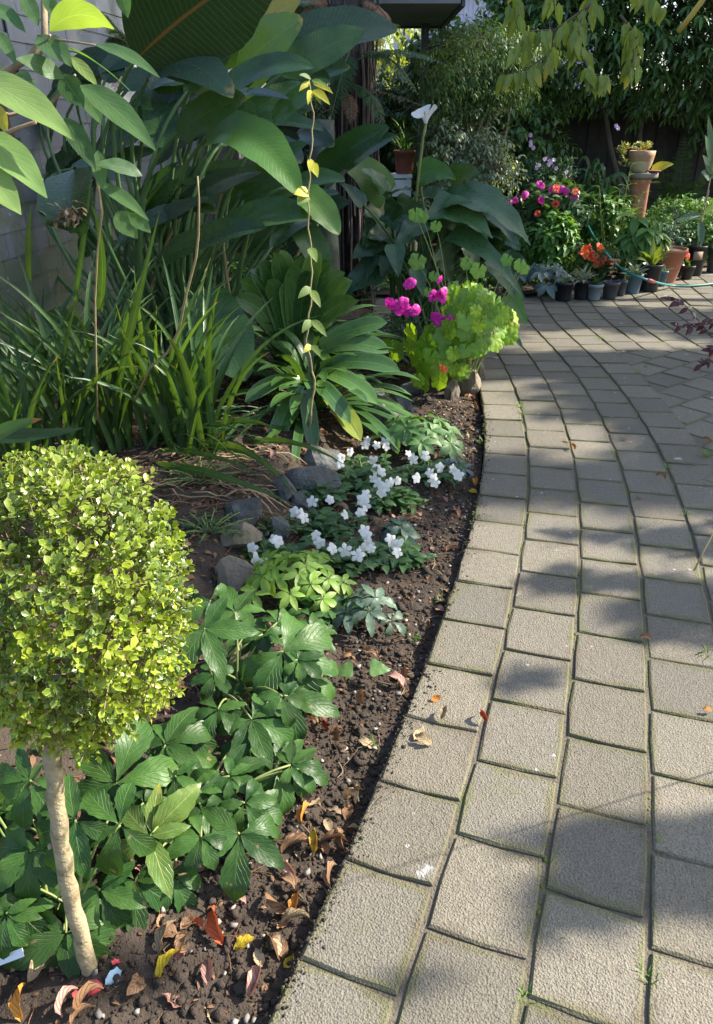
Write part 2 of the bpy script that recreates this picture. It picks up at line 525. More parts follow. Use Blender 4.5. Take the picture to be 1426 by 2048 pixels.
# bed under the pavers
path = thing('garden_path', 'curved path of grey concrete pavers', None, (0, 0, 0), kind='structure')
ss = np.concatenate([np.arange(-1.4, 9.0, 0.1)])
oo = np.array([-2 * MOD + .004, 0, 2, 4.5, 7.5])
V = []; UVj = []
for s in ss:
    for o in oo:
        o2 = o if not (s > 5.6 and o < 0) else -2.6
        x, y, th = cpt(s, o2); V.append((x, y, -0.0070)); UVj.append((0, 0))
g = MB(); g.add((V, (grid_faces(len(ss) - 1, len(oo) - 1), []), UVj)); g.build('joint_bed', M_JOINT, path, smooth=False)

def paver_mesh(seed, L=.2465, W=.2125):
    rr = random.Random(seed); hx, hy = W / 2, L / 2; c = .0040; H = .055
    per = [(-1, -1), (0, -1), (1, -1), (1, 0), (1, 1), (0, 1), (-1, 1), (-1, 0)]
    j = lambda a: rr.uniform(-a, a)
    out = [(x * hx + j(.002) - (x * .004 if x and y else 0), y * hy + j(.0015) - (y * .004 if x and y else 0)) for x, y in per]
    V = [(x, y, -H) for x, y in out] + [(x, y, -c + j(.0015)) for x, y in out]
    V += [(x * (1 - (c + j(.0025)) / hx), y * (1 - (c + j(.0025)) / hy), j(.0012)) for x, y in out] + [(0, 0, j(.0012))]
    q = []
    for r_ in range(2):
        for k in range(8): q.append((r_ * 8 + k, r_ * 8 + (k + 1) % 8, r_ * 8 + 8 + (k + 1) % 8, r_ * 8 + 8 + k))
    for k in (0, 2, 4, 6): q.append((24, 16 + (k - 1) % 8, 16 + k, 16 + (k + 1) % 8))
    UV = [(v[0] / W + .5, v[1] / L + .5) for v in V]
    return np.array(V), (q, []), np.array(UV)
PV_GEO = [paver_mesh(i) for i in range(7)]
PV_MESH = []
for gsh in PV_GEO:
    b_ = MB(); b_.add(gsh); PV_MESH.append(b_.mesh('paver', M_PAVER, smooth=False))

def in_view(p, m=260):
    v = Vector(p) - Vector((0, 0, CAM_H))
    dep = v.y * _cp - v.z * _sp
    if dep < .1: return None
    u = 713 + FPX * v.x / dep; w = 1024 - FPX * (v.y * _sp + v.z * _cp) / dep
    return dep if (-m < u < 1426 + m and -m < w < 2048 + m) else None

JOINT_PX = {0: (701, 1722), 1: (1087, 1722), 2: (1292, 1651), 3: (1299, 1693)}
pav = []
LP = .252
def back_edge_ok(x, y):
    # the rear bed begins on a line from (1.6, 7.35) to (3.9, 8.95)
    if x < 1.6: return y < 7.4
    return y < 7.4 + (x - 1.6) * .70
DIAG_C = math.radians(38)
for j in range(-11, 18):
    off = (j - 2 + .5) * MOD
    s0 = nearest_s(gp(*JOINT_PX[j])) if j in JOINT_PX else rng.uniform(0, .25)
    s = s0 - LP * 9
    while s < 8.6:
        x, y, th = cpt(s + LP / 2, off)
        x2, y2, _ = cpt(s + LP / 2 + .01, off)
        k = math.hypot(x2 - x, y2 - y) / .01
        ok = back_edge_ok(x, y) and (j >= 0 or y > 6.15)
        if j >= 5 and 3.05 < y < 5.6 and x > 1.2: ok = False
        if ok: pav.append((x, y, th + rng.gauss(0, .007)))
        s += LP / max(.5, k)
for a in range(-30, 30):
    for b in range(-30, 30):
        ux = a * LP + (b % 2) * LP / 2; uy = b * MOD
        x = 2.5 + ux * math.cos(DIAG_C) - uy * math.sin(DIAG_C); y = 4.4 + ux * math.sin(DIAG_C) + uy * math.cos(DIAG_C)
        d = edge_off((x, y))
        if 2.8 < y < 5.8 and d > 5 * MOD - .04 and x < 6: pav.append((x, y, -(DIAG_C - R(90))))
pav2 = []
for x, y, th in pav:
    d = in_view((x, y, 0), 60); e = in_view((x, y, 0), 1100)
    if d: pav2.append((d, x, y, th))
    elif e: pav2.append((100 + e, x, y, th))
pav2.sort()
stf = MB()
for i, (d, x, y, th) in enumerate(pav2):
    k = rng.randrange(7)
    M = Matrix.Translation((x, y, rng.gauss(0, .0013) - (.003 if abs(th - R(90) + DIAG_C) < 1e-6 else 0))) @ Matrix.Rotation(-th + (math.pi if rng.random() < .5 else 0), 4, 'Z') @ Matrix.Rotation(rng.gauss(0, .004), 4, 'X') @ Matrix.Rotation(rng.gauss(0, .004), 4, 'Y')
    if i < 298 and d < 100: inst('paver', PV_MESH[k], M, path)
    else: stf.add(PV_GEO[k], M, rng.random())
if stf.n: stf.build('far_pavers', M_PAVER, path, smooth=False, kind='stuff')

# soil of the planted bed, left of the path's edge
sa = np.concatenate([np.arange(-1.0, 2.9, .0125), np.arange(2.9, 5.0, .03), np.arange(5.0, 6.2, .08)])
da = np.concatenate([np.arange(0.0, .75, .0125), np.arange(.75, 1.5, .03), np.arange(1.5, 5.0, .15)])
V = np.zeros((len(sa), len(da), 3))
for i, s in enumerate(sa):
    ex, ey, th = cpt(s, -2 * MOD - .004)
    cx_, sx_ = math.cos(th), math.sin(th)
    for jx, d in enumerate(da):
        x = ex - cx_ * d; y = ey + sx_ * d
        V[i, jx] = (x, y, soil_z(x, y, d))
V = V.reshape(-1, 3)
g = MB(); g.add((V, (grid_faces(len(sa) - 1, len(da) - 1)[:, ::-1], []), V[:, :2])); tag(g.build('garden_soil', M_SOIL), kind='structure')
# soil of the rear bed
g = MB(); nx_, ny_ = 90, 50
xs = np.linspace(-5, 10, nx_ + 1); tt = np.linspace(0, 1, ny_ + 1)
V = np.array([(x, (lambda y0: y0 + (14 - y0) * t)(7.42 + max(0, x - 1.6) * .70), .02 + .06 * t + .03 * mnoise.noise(Vector((x * 2, t * 9, 3)))) for x in xs for t in tt])
g.add((V, (grid_faces(nx_, ny_), []), V[:, :2])); tag(g.build('rear_bed_soil', M_SOIL), kind='structure')
# clods and crumbs
g = MB()
L_GEO = [lump(1, .75, i, .7) for i in range(14)]; L_BIG = [lump(1, .6, i + 30, .7, 2) for i in range(5)]
def edge_pt(s, d):
    x, y, th = cpt(s, -2 * MOD); return x - math.cos(th) * d, y + math.sin(th) * d
for i in range(12500):
    s = rng.uniform(-.35, 3.6) if i % 4 else rng.uniform(-.3, 1.2)
    d = abs(rng.gauss(0.16, .2)) + .012 if i % 7 else rng.uniform(.6, 1.8)
    spill = i > 11000
    if spill: d = -abs(rng.gauss(0, .022)) * (1 + mnoise.noise(Vector((s * 4, 1, 1))))
    x, y = edge_pt(s, d)
    r_ = min(.019, .0016 + rng.expovariate(1 / .0022)) * (.45 if spill else 1)
    g.add(L_GEO[i % 14] if r_ < .008 else L_BIG[i % 5], Matrix.Translation((x, y, .002 if spill else soil_z(x, y, d) + r_ * .25)) @ Matrix.Rotation(rng.uniform(0, 6), 4, 'Z') @ Matrix.Scale(r_, 4), rng.random())
tag(g.build('soil_clods', M_SOIL, smooth=True), 'dark crumbly clods of soil on the bed beside the path', 'soil', kind='stuff')

# pebbles and rootlets in the soil
g = MB()
for i in range(420):
    s = rng.uniform(-.35, 3.8); d = abs(rng.gauss(.2, .25)) + .012
    x, y = edge_pt(s, d); r_ = rng.uniform(.003, .009)
    g.add(L_GEO[i % 14], Matrix.Translation((x, y, soil_z(x, y, d) + r_ * .5)) @ Matrix.Rotation(rng.uniform(0, 6), 4, 'Z') @ Matrix.Scale(r_, 4), rng.random())
M_PEB = plain_mat('pale_pebble', (.36, .32, .27), (.18, .16, .14), rough=.85, scale=30)
tag(g.build('pebbles', M_PEB), 'pale pebbles scattered through the soil', 'pebbles', kind='stuff')
g = MB()
for i in range(90):
    s = rng.uniform(-.3, 3.6); d = abs(rng.gauss(.2, .25)) + .03; x, y = edge_pt(s, d); a = rng.uniform(0, 6.28); L_ = rng.uniform(.04, .16); pts = []
    for q in range(6):
        xx, yy = x + math.cos(a) * L_ * q / 5, y + math.sin(a) * L_ * q / 5; a += rng.uniform(-.4, .4); pts.append((xx, yy, soil_z(xx, yy) + rng.uniform(.002, .010)))
    g.add(tube(pts, rng.uniform(.0008, .002), 5, False), None, rng.random())
tag(g.build('rootlets', plain_mat('dry_root', (.30, .22, .14), (.16, .11, .07), rough=.9)), 'thin dry roots and twigs lying over the soil', 'twigs', kind='stuff')
# ================================================================ LEAF MATERIALS
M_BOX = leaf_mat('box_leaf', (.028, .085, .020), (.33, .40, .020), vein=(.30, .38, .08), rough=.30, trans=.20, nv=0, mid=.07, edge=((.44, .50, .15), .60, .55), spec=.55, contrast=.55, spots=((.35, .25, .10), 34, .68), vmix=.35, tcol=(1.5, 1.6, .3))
M_TWIG = plain_mat('twig_bark', (.30, .23, .15), (.17, .12, .08), scale=30, bump=.4)
M_TRUNK = plain_mat('pale_bark', (.40, .33, .20), (.24, .185, .10), scale=34, bump=1.0, bscale=120, dirt=((.11, .095, .05), 26, .85), bdist=.004)
M_HELL = leaf_mat('hellebore_leaf', (.016, .060, .011), (.056, .125, .022), vein=(.11, .19, .05), rough=.44, trans=.18, nv=7, slope=.42, mid=.035, veinw=.05, spec=.32, bump=.6, contrast=.55, vmix=.8, spots=((.25, .19, .10), 26, .70), tcol=(1.6, 1.7, .4))
M_HELLY = leaf_mat('yellowing_hellebore_leaf', (.085, .16, .03), (.17, .24, .04), vein=(.34, .40, .12), rough=.33, trans=.25, nv=7, slope=.42, mid=.045, veinw=.06, bump=.5, tipcol=((.45, .36, .02), .72, .2), spots=((.32, .22, .13), 16, .70))
M_HELLG = leaf_mat('grey_hellebore_leaf', (.050, .095, .065), (.085, .14, .085), vein=(.16, .22, .14), rough=.45, trans=.14, nv=7, slope=.42, mid=.035, veinw=.05, bump=.5)
M_HELLB = leaf_mat('blue_hellebore_leaf', (.045, .085, .085), (.08, .13, .12), vein=(.16, .22, .18), rough=.5, trans=.12, nv=6, bump=.4)
M_LIMEH = leaf_mat('lime_hellebore_leaf', (.16, .30, .035), (.28, .43, .06), vein=(.36, .48, .16), rough=.4, trans=.3, nv=6, slope=.4, mid=.04, veinw=.05, bump=.35)
M_MIDH = leaf_mat('mid_green_hellebore_leaf', (.060, .15, .035), (.115, .22, .06), vein=(.20, .30, .10), rough=.42, trans=.25, nv=6, slope=.4, mid=.04, veinw=.05, bump=.35)
M_STALK = plain_mat('green_stalk', (.16, .23, .06), (.24, .26, .09), rough=.5, bump=.1)
M_STALKD = plain_mat('dark_stalk', (.06, .10, .035), (.10, .13, .05), rough=.5, bump=.1)
M_IMP = leaf_mat('impatiens_leaf', (.024, .072, .018), (.06, .135, .03), vein=(.12, .20, .07), rough=.4, trans=.2, nv=6, mid=.05)
def petal_mat(name, c, tr=.35, c2=None, rough=.5):
    k = NT(name); P = k.pos()
    col = k.mix(k.noise(60, 3, P), c, c2 or tuple(x * .88 for x in c))
    p = k.n('BsdfPrincipled', Base__Color=col, Roughness=rough); t = k.n('BsdfTranslucent', Color=col)
    return k.finish(k.n('MixShader', i0=tr, i1=p.outputs[0], i2=t.outputs[0]).outputs[0])
M_WHITE = petal_mat('white_petal', (.90, .88, .83), c2=(.82, .81, .78))
M_MAGENTA = petal_mat('magenta_petal', (.62, .012, .33), c2=(.75, .03, .46))
M_ORANGE = petal_mat('orange_petal', (.80, .13, .03), c2=(.85, .22, .05))
M_PINK = petal_mat('lilac_petal', (.62, .45, .72))
def litter_mat(name, c1, c2, c3=None, vein=(.3, .2, .1)):
    return leaf_mat(name, c1, c2, vein=vein, rough=.6, trans=.15, nv=6, mid=.05, veinw=.07, spec=.3, bump=.8, contrast=.5, tcol=(1.3, .9, .5), spots=((c3 or (.09, .045, .02)), 30, .62))
M_LBROWN = litter_mat('dry_brown_leaf', (.21, .105, .050), (.34, .20, .11))
M_LTAN = litter_mat('dry_tan_leaf', (.36, .27, .15), (.46, .34, .22), (.2, .13, .07))
M_LRED = litter_mat('red_leaf', (.42, .045, .02), (.50, .10, .03), (.25, .05, .02))
M_LYELL = litter_mat('yellow_leaf', (.60, .42, .02), (.66, .50, .05), (.40, .22, .03), vein=(.5, .4, .05))
M_LORNG = litter_mat('orange_leaf', (.58, .20, .02), (.62, .30, .05), (.3, .1, .02))
M_LPINK = litter_mat('faded_pink_leaf', (.40, .20, .16), (.46, .27, .22), (.25, .12, .08))
M_ROCK = plain_mat('grey_stone', (.115, .118, .112), (.06, .062, .06), rough=.9, scale=9, bump=1.0, bscale=40, dirt=((.07, .065, .03), 11, .85), bdist=.012)
M_ROCKT = plain_mat('tan_stone', (.22, .18, .13), (.12, .10, .075), rough=.9, scale=10, bump=1.0, bscale=40, dirt=((.10, .10, .04), 7, .6), bdist=.012)

def mesh1(name, geo, mats, smooth=True):
    b = MB(); b.add(geo); return b.mesh(name, mats, smooth)

# ================================================================ CLIPPED BOX ON A BARE STEM
tr_pts = [at(183, 1965, .945), at(165, 1880, .95), at(140, 1790, .955), at(124, 1700, .962), at(112, 1600, .968), at(104, 1500, .975), at(108, 1400, .99)]
bx = thing('box_topiary', 'clipped box ball with lime tips on a bare pale stem', 'topiary', tuple(tr_pts[0]))
pp = np.array([p[:] for p in tr_pts]); pp[0, 2] -= .03
fine = np.array([np.interp(np.linspace(0, 6, 26), np.arange(7), pp[:, k]) for k in range(3)]).T
fine[1:-1, 0] += [.0018 * math.sin(i * 1.9) for i in range(24)]
rad = np.interp(np.linspace(0, 1, 26), [0, .05, .16, 1], [.030, .0175, .0158, .0145]) + np.array([.0012 * math.sin(i * 2.3) for i in range(26)])
b = MB(); b.add(tube(fine, rad, 14))
b.add(lump(.006, .3, 3), Matrix.Translation(tuple(fine[13] + np.array([-.017, -.004, 0]))))
b.build('trunk', M_TRUNK, bx)
CC = np.array((-.480, 1.09, .778)); CR = np.array((.176, .188, .240))
BL = [leaf(.0205, .0135, 'obovate', 4, 2, .35, .30, seed=i) for i in range(2)] + [leaf(.019, .012, 'ovate', 3, 2, .6, .35, seed=5), leaf(.0245, .0160, 'obovate', 3, 2, .25, .25, seed=6)]
BLM = [mesh1('box_leaf', g_, M_BOX) for g_ in BL]
rb = random.Random(11)
leaves = []; twigs = MB()
for i in range(2300):
    z = 1 - 2 * (i + .5) / 2300; a = i * 2.399963
    n = np.array((math.sqrt(1 - z * z) * math.cos(a), math.sqrt(1 - z * z) * math.sin(a), z))
    lumpy = 1 + .09 * mnoise.noise(Vector(n * 3.2)) + .05 * mnoise.noise(Vector(n * 7.0))
    if n[1] > .55: 
        if i % 2: continue
    if mnoise.noise(Vector(n * 5.5) + Vector((9, 2, 0))) < -.34: continue
    depth = rb.choice((0, 0, .02, .045)) + rb.uniform(-.008, .012)
    base = CC + n * CR * lumpy - n * depth
    tw = Vector(n) + Vector((rb.uniform(-.6, .6), rb.uniform(-.6, .6), rb.uniform(-.2, .75))); tw.normalize()
    ln = rb.uniform(.015, .030)
    paler = max(0.0, min(1.0, .29 + .60 * n[2] + .60 * mnoise.noise(Vector(n * 2.3) + Vector((5, 0, 0))) + rb.uniform(-.22, .22) - depth * 6))  # leaf tint: more lime towards the top, darker green beneath and deeper inside
    tip = Vector(base) + tw * ln
    if i % 2 == 0: twigs.add(tube([tuple(Vector(base) - tw * .03), tuple(tip)], .0011, 4, False))
    npair = rb.choice((3, 4, 4))
    u = tw.orthogonal().normalized(); w = tw.cross(u)
    for kx in range(npair):
        f = kx / (npair - 1); ph = kx * 1.5708 + rb.uniform(-.3, .3)
        side = u * math.cos(ph) + w * math.sin(ph)
        for sgn in (1, -1):
            dirv = side * sgn * (1.0 - .35 * f) + tw * (.45 + .8 * f)
            p = Vector(base) + tw * ln * f
            M = frame(dirv, tw + Vector((0, 0, .3)), p, (.86 - .2 * f) * rb.uniform(.65, 1.15))
            t_ = min(.97, max(.02, paler * .9 + rb.uniform(-.08, .08) + .1 * f))
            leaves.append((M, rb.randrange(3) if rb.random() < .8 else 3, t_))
bmg = MB()
for br in range(26):                      # inner branchwork seen through the gaps
    n = Vector((rb.gauss(0, 1), rb.gauss(0, 1) - .4, rb.gauss(.2, .8))).normalized()
    p0 = Vector(fine[-1]); p1 = Vector(CC + np.array(n) * CR * .85)
    twigs.add(tube(bez(p0, (p0 + p1) / 2 + Vector((0, 0, .05)), p1, 5), [.006, .0022], 5, False))
vis = sorted(range(len(leaves)), key=lambda i: (leaves[i][0].translation - Vector((0, 0, CAM_H))).length)
# the outermost leaves towards the path are single leaves, the rest one mass
front = [i for i in vis if (leaves[i][0].translation - Vector(CC)).dot(Vector((.25, -.75, .6))) > .15]
rb.shuffle(front); single = set(front[:290])
M_BOX_T = {}
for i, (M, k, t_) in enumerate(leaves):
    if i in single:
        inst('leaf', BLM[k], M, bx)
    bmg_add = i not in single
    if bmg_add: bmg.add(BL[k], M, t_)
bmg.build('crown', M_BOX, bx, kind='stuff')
twigs.build('twigs', M_TWIG, bx, kind='stuff')

# ================================================================ HELLEBORES
def leaflet_set(mat, pre='ovate', serr=.10, nl=12):
    out = []
    for i, (w, dr, tw) in enumerate(((.44, .8, .1), (.50, 1.1, -.2), (.40, .5, .25), (.46, 1.45, 0))):
        out.append(mesh1('leaflet', leaf(1, w, 'obovate' if i % 2 else 'lance', nl, 4, dr, .18, .035, serr, tw, i, start=.12), mat))
    return out
HSET = {'h': leaflet_set(M_HELL), 'y': leaflet_set(M_HELLY), 'g': leaflet_set(M_HELLG), 'b': leaflet_set(M_HELLB, nl=8), 'l': leaflet_set(M_LIMEH, nl=8, serr=.05), 'm': leaflet_set(M_MIDH, nl=8, serr=.05)}
def hell_leaf(plant, base, c, nrm, d, size, kind='h', n=6, fan=235, rr=rng, stalk=M_STALK, sr=.0032):
    "one palmate leaf: stalk from base to c, leaflets fanned about d in the plane of nrm"
    c = Vector(c); base = Vector(base); nrm = Vector(nrm).normalized(); d = Vector(d)
    d = (d - nrm * d.dot(nrm)).normalized()
    mid = (base + c) / 2 + Vector((0, 0, .25 * (c - base).length)) - d * .03
    b = MB(); b.add(tube(bez(base, mid, c, 7), [sr * 1.25, sr * .8], 6))
    st = b.build('leaf', stalk, plant)
    x = d.cross(nrm)
    for i in range(n):
        a = R(-fan / 2 + fan * i / (n - 1)) + rr.uniform(-.09, .09)
        dv = d * math.cos(a) + x * math.sin(a)
        k = size * (1.0 - .30 * (abs(a) / R(fan / 2)) ** 1.5) * rr.uniform(.88, 1.08)
        nn = nrm + Vector((rr.uniform(-.2, .2), rr.uniform(-.2, .2), rr.uniform(-.1, .1)))
        dv2 = dv + nrm * rr.uniform(-.15, .15)
        inst('leaflet', rr.choice(HSET[kind]), frame(dv2, nn, c + dv * .004, k), st)
def px_leaf(plant, base, u, v, y, rpx, dpx, tilt=(0.15, -.45, 1.0), kind='h', n=6, fan=235, rr=rng, **kw):
    "leaf whose hub shows at photograph position (u, v) at depth y, pointing towards image direction dpx"
    c = at(u, v, y); s = pxm(c)
    e = at(u + dpx[0], v + dpx[1], y)
    d = (e - c); d = Vector((d.x, 0, d.z)) + Vector((0, -.5 * abs(d.z) if dpx[1] > 0 else .8 * abs(d.z), 0))
    hell_leaf(plant, base, c, tilt, d, rpx * s * 1.12, kind, n, fan, rr, **kw)

rh = random.Random(5)
sg = lambda x, y: Vector((x, y, soil_z(x, y)))
hA = thing('hellebore', 'dark green hellebore with broad toothed leaves arching out behind the box ball', 'hellebore', tuple(sg(-.36, 1.72)), 'hellebores in the front bed')
o = org(hA)
for (u, v, y, r_, dp, ti, kd, n) in [
    (566, 1303, 1.72, 130, (40, 30), (.25, -.55, 1), 'h', 6),
    (409, 1257, 1.66, 118, (30, 40), (.1, -.7, .8), 'h', 5),
    (576, 1393, 1.62, 105, (60, 8), (.3, -.5, 1), 'h', 5),
    (503, 1438, 1.50, 102, (40, 30), (.15, -.5, 1), 'h', 6),
    (436, 1418, 1.52, 76, (-8, 40), (0, -.5, 1), 'h', 5),
    (470, 1225, 1.80, 90, (-20, -14), (0, -.2, 1), 'h', 6),
    (420, 1200, 1.86, 85, (10, 26), (.1, -.6, .9), 'h', 5),
    (556, 1528, 1.42, 96, (40, 24), (.3, -.45, 1), 'h', 7),
    (620, 1345, 1.74, 70, (40, 30), (.4, -.4, 1), 'h', 5)]:
    px_leaf(hA, o + Vector((rh.uniform(-.05, .05), rh.uniform(-.04, .04), 0)), u, v, y, r_, dp, ti, kd, n, rr=rh)
hB = thing('hellebore', 'hellebore with insect-holed and yellowing leaves right of the box stem', 'hellebore', tuple(sg(-.40, 1.30)), 'hellebores in the front bed')
o = org(hB)
for (u, v, y, r_, dp, ti, kd, n) in [
    (447, 1546, 1.34, 100, (30, 36), (.15, -.5, 1), 'h', 6),
    (350, 1552, 1.30, 66, (6, 20), (.0, -.5, 1), 'h', 5),
    (300, 1672, 1.14, 112, (-14, 44), (.05, -.75, .85), 'y', 4),
    (301, 1668, 1.16, 118, (60, -34), (.05, -.75, .85), 'y', 3),
    (479, 1668, 1.18, 118, (-6, 40), (.2, -.65, .9), 'h', 5),
    (402, 1674, 1.16, 78, (-20, 20), (.1, -.5, 1), 'h', 6),
    (232, 1566, 1.26, 150, (10, -30), (.05, -.8, .8), 'h', 5),
    (270, 1760, 1.10, 105, (-10, 40), (.1, -.6, .9), 'h', 6),
    (345, 1752, 1.12, 80, (10, 30), (.1, -.6, .9), 'h', 6),
    (380, 1500, 1.42, 90, (-30, 20), (0, -.5, 1), 'h', 6),
    (330, 1490, 1.40, 95, (30, -20), (0, -.4, 1), 'h', 6)]:
    px_leaf(hB, o + Vector((rh.uniform(-.05, .05), rh.uniform(-.03, .03), 0)), u, v, y, r_, dp, ti, kd, n, fan=90 if n == 3 else 235, rr=rh)
hC = thing('hellebore', 'hellebore with drooping glossy leaves round the foot of the box stem', 'hellebore', tuple(sg(-.60, 1.06)), 'hellebores in the front bed')
o = org(hC)
for (u, v, y, r_, dp, ti, kd, n) in [
    (132, 1866, .99, 138, (6, 40), (.05, -.85, .7), 'h', 5),
    (128, 1862, 1.0, 130, (30, 4), (.0, -.6, 1), 'h', 3),
    (240, 1650, 1.10, 120, (-36, 10), (0, -.8, .8), 'h', 5),
    (150, 1640, 1.10, 120, (-30, 20), (0, -.8, .8), 'h', 6),
    (60, 1700, 1.08, 110, (-10, 40), (0, -.7, .8), 'h', 6),
    (30, 1810, 1.02, 100, (-10, 30), (0, -.6, .9), 'h', 6),
    (60, 1560, 1.16, 110, (-20, 30), (0, -.7, .8), 'h', 6),
    (200, 1780, 1.06, 105, (10, 30), (.1, -.7, .8), 'h', 6)]:
    px_leaf(hC, o + Vector((rh.uniform(-.04, .04), rh.uniform(-.03, .03), 0)), u, v, y, r_, dp, ti, kd, n, fan=100 if n == 3 else 235, rr=rh)

for pl, n_, (x0, x1), (y0, y1), zz in ((hA, 16, (-.42, -.08), (1.50, 1.92), (.10, .20)), (hB, 16, (-.52, -.14), (1.16, 1.48), (.05, .15)), (hC, 16, (-.86, -.42), (.98, 1.3), (.05, .16))):
    o = org(pl)
    for i in range(n_):
        x = rh.uniform(x0, x1); y = rh.uniform(y0, y1)
        if -edge_off((x, y)) < .17: continue
        c = Vector((x, y, soil_z(x, y) + rh.uniform(*zz))); d = Vector((x - o.x + rh.uniform(-.15, .15), y - o.y - .12 + rh.uniform(-.15, .15), 0))
        hell_leaf(pl, o + Vector((rh.uniform(-.08, .08), rh.uniform(-.06, .06), 0)), c, (d.x * 1.2, d.y * 1.2 - .35, 1), d, rh.uniform(.075, .115), 'h', rh.choice((5, 6, 7)), 235, rh)
def small_hell(label, pos, kind, nleaf, size, hgt, spread, seed, n=6, name='hellebore', cat='hellebore', bias=(0, 0), tw=.5):
    rr = random.Random(seed)
    t = thing(name, label, cat, tuple(pos), 'hellebores in the front bed')
    for i in range(nleaf):
        a = i * 2.4 + rr.uniform(-.4, .4); q = (.25 + .75 * (i / max(1, nleaf - 1))) * spread
        d = Vector((math.cos(a) + bias[0], math.sin(a) + bias[1], 0))
        c = Vector(pos) + d.normalized() * q + Vector((0, 0, hgt * (1.1 - .55 * (q / spread) ** 2) * rr.uniform(.85, 1.1)))
        hell_leaf(t, Vector(pos), c, Vector((d.x * tw, d.y * tw - .25, 1)), d, size * rr.uniform(.8, 1.15), kind, n, 270, rr, sr=.002)
    return t
small_hell('lime green hellebore glowing in the sun among the white flowers', sg(*gp(590, 1200)[:2]), 'l', 22, .075, .14, .17, 21, 6)
small_hell('fresh green hellebore below the lime geraniums beside the path edge', sg(*gp(835, 905)[:2]), 'm', 20, .10, .17, .19, 22, 7)
small_hell('small blue grey hellebore touching the path between fresh green and white flowers', sg(*gp(893, 930)[:2]), 'b', 6, .075, .05, .09, 23, 5)
small_hell('small dull green hellebore crown sitting alone on the dark soil', sg(*gp(797, 1068)[:2]), 'g', 4, .115, .05, .05, 24, 7)
small_hell('blue green hellebore sprig on reddish stalks at the soil side of the lime one', sg(*gp(735, 1245)[:2]), 'g', 7, .085, .11, .10, 25, 5)

# ================================================================ WHITE BUSY LIZZIES
def flower5(r, cup=.25, seed=0, n=5, w=.74, nl=6):
    rr = random.Random(seed); b = MB()
    for i in range(n):
        a = i * 2 * math.pi / n + rr.uniform(-.1, .1)
        dv = Vector((math.cos(a), math.sin(a), cup * rr.uniform(-.2, 1.8)))
        b.add(leaf(r * rr.uniform(.82, 1.1), r * w * rr.uniform(.9, 1.12), 'obovate', nl, 4, .7, -.1, .10, 0, rr.uniform(-.3, .3), seed * 7 + i), frame(dv, (0, 0, 1), (0, 0, .001 * i)))
    V = np.concatenate(b.v); 
    return V, (np.concatenate(b.f4), []), np.concatenate(b.uv)
FW = [flower5(.026, .2, i) for i in range(4)]
FWM = [mesh1('flower', g_, M_WHITE) for g_ in FW]
IMPL = [leaf(.050, .029, 'ovate', 5, 2, .7, .22, .02, 0, 0, i) for i in range(3)]
IMPM = [mesh1('leaf', g_, M_IMP) for g_ in IMPL]
def impatiens(label, pos, w, h, nst, flowers, seed, lm=IMPM, fm=FWM, group='white busy lizzies in the front bed', fscale=1.0, lscale=1.0, name='busy_lizzie', stalk=M_STALK, fl_leaf=8):
    rr = random.Random(seed)
    t = thing(name, label, 'flowering plant', tuple(pos), group)
    st = MB(); tips = []
    nst = int(nst * 1.9)
    for i in range(nst):
        a = i * 2.4 + rr.uniform(-.4, .4); q = w * 1.4 * math.sqrt((i + .5) / nst)
        tip = Vector(pos) + Vector((math.cos(a) * q, math.sin(a) * q * .8, h * rr.uniform(.7, 1.1) * (1.1 - .5 * q / w)))
        p0 = Vector(pos) + Vector((math.cos(a) * q * .25, math.sin(a) * q * .2, 0))
        cv = bez(p0, (p0 + tip) / 2 + Vector((0, 0, h * .2)), tip, 4); st.add(tube(cv, [.0028, .0018], 5, False)); tips.append(tip)
        for k in range(fl_leaf):
            f = .35 + .65 * k / (fl_leaf - 1); p = Vector(cv[min(4, int(f * 4))])
            b2 = rr.uniform(0, 6.28); d = Vector((math.cos(b2), math.sin(b2), rr.uniform(-.1, .45)))
            inst('leaf', rr.choice(lm), frame(d, (0, -.2, 1), p, lscale * rr.uniform(.7, 1.25)), t)
    st.build('stems', stalk, t)
    for (u, v, y) in flowers:
        c = at(u, v, y); nn = Vector((rr.uniform(-.1, .6), -.9 + rr.uniform(-.3, .3), rr.uniform(.3, .9)))
        inst('flower', rr.choice(fm), frame(Vector((rr.uniform(-1, 1), .2, rr.uniform(-1, 1))), nn, c, fscale * rr.uniform(.85, 1.15)), t)
    return t
def fl(pts, dz=.10):
    out = []
    for u, v in pts:
        p = gp(u, v, dz); out.append((u, v, p.y))
    return out
impatiens('white busy lizzie with the tallest spread of flowers below the clivia', sg(*gp(730, 965)[:2]), .17, .13, 16,
    fl([(682, 915), (680, 928), (730, 890), (735, 880), (753, 890), (770, 885), (772, 893), (700, 905), (745, 920), (752, 938), (765, 945), (780, 965), (795, 962), (770, 975), (763, 985), (756, 966), (748, 958), (725, 1000), (733, 990), (730, 1008)]), 31)
impatiens('white busy lizzie at the path edge right of the dense flower cluster', sg(*gp(860, 955)[:2]), .13, .10, 11,
    fl([(818, 908), (826, 918), (852, 912), (860, 945), (866, 958), (870, 965), (833, 957), (880, 935), (910, 943), (916, 950), (905, 938)]), 32)
impatiens('white busy lizzie against the dark stones left of the dull green hellebore', sg(*gp(645, 1060)[:2]), .13, .09, 12,
    fl([(600, 1028), (608, 1035), (590, 1024), (660, 1000), (625, 1003), (720, 1025), (727, 1022), (690, 1030)]), 33)
impatiens('white busy lizzie straggling beside the lowest tan stone', sg(*gp(540, 1130)[:2]), .11, .09, 9,
    fl([(548, 1078), (555, 1082), (505, 1095), (515, 1125), (525, 1128), (510, 1118), (538, 1130)]), 34)
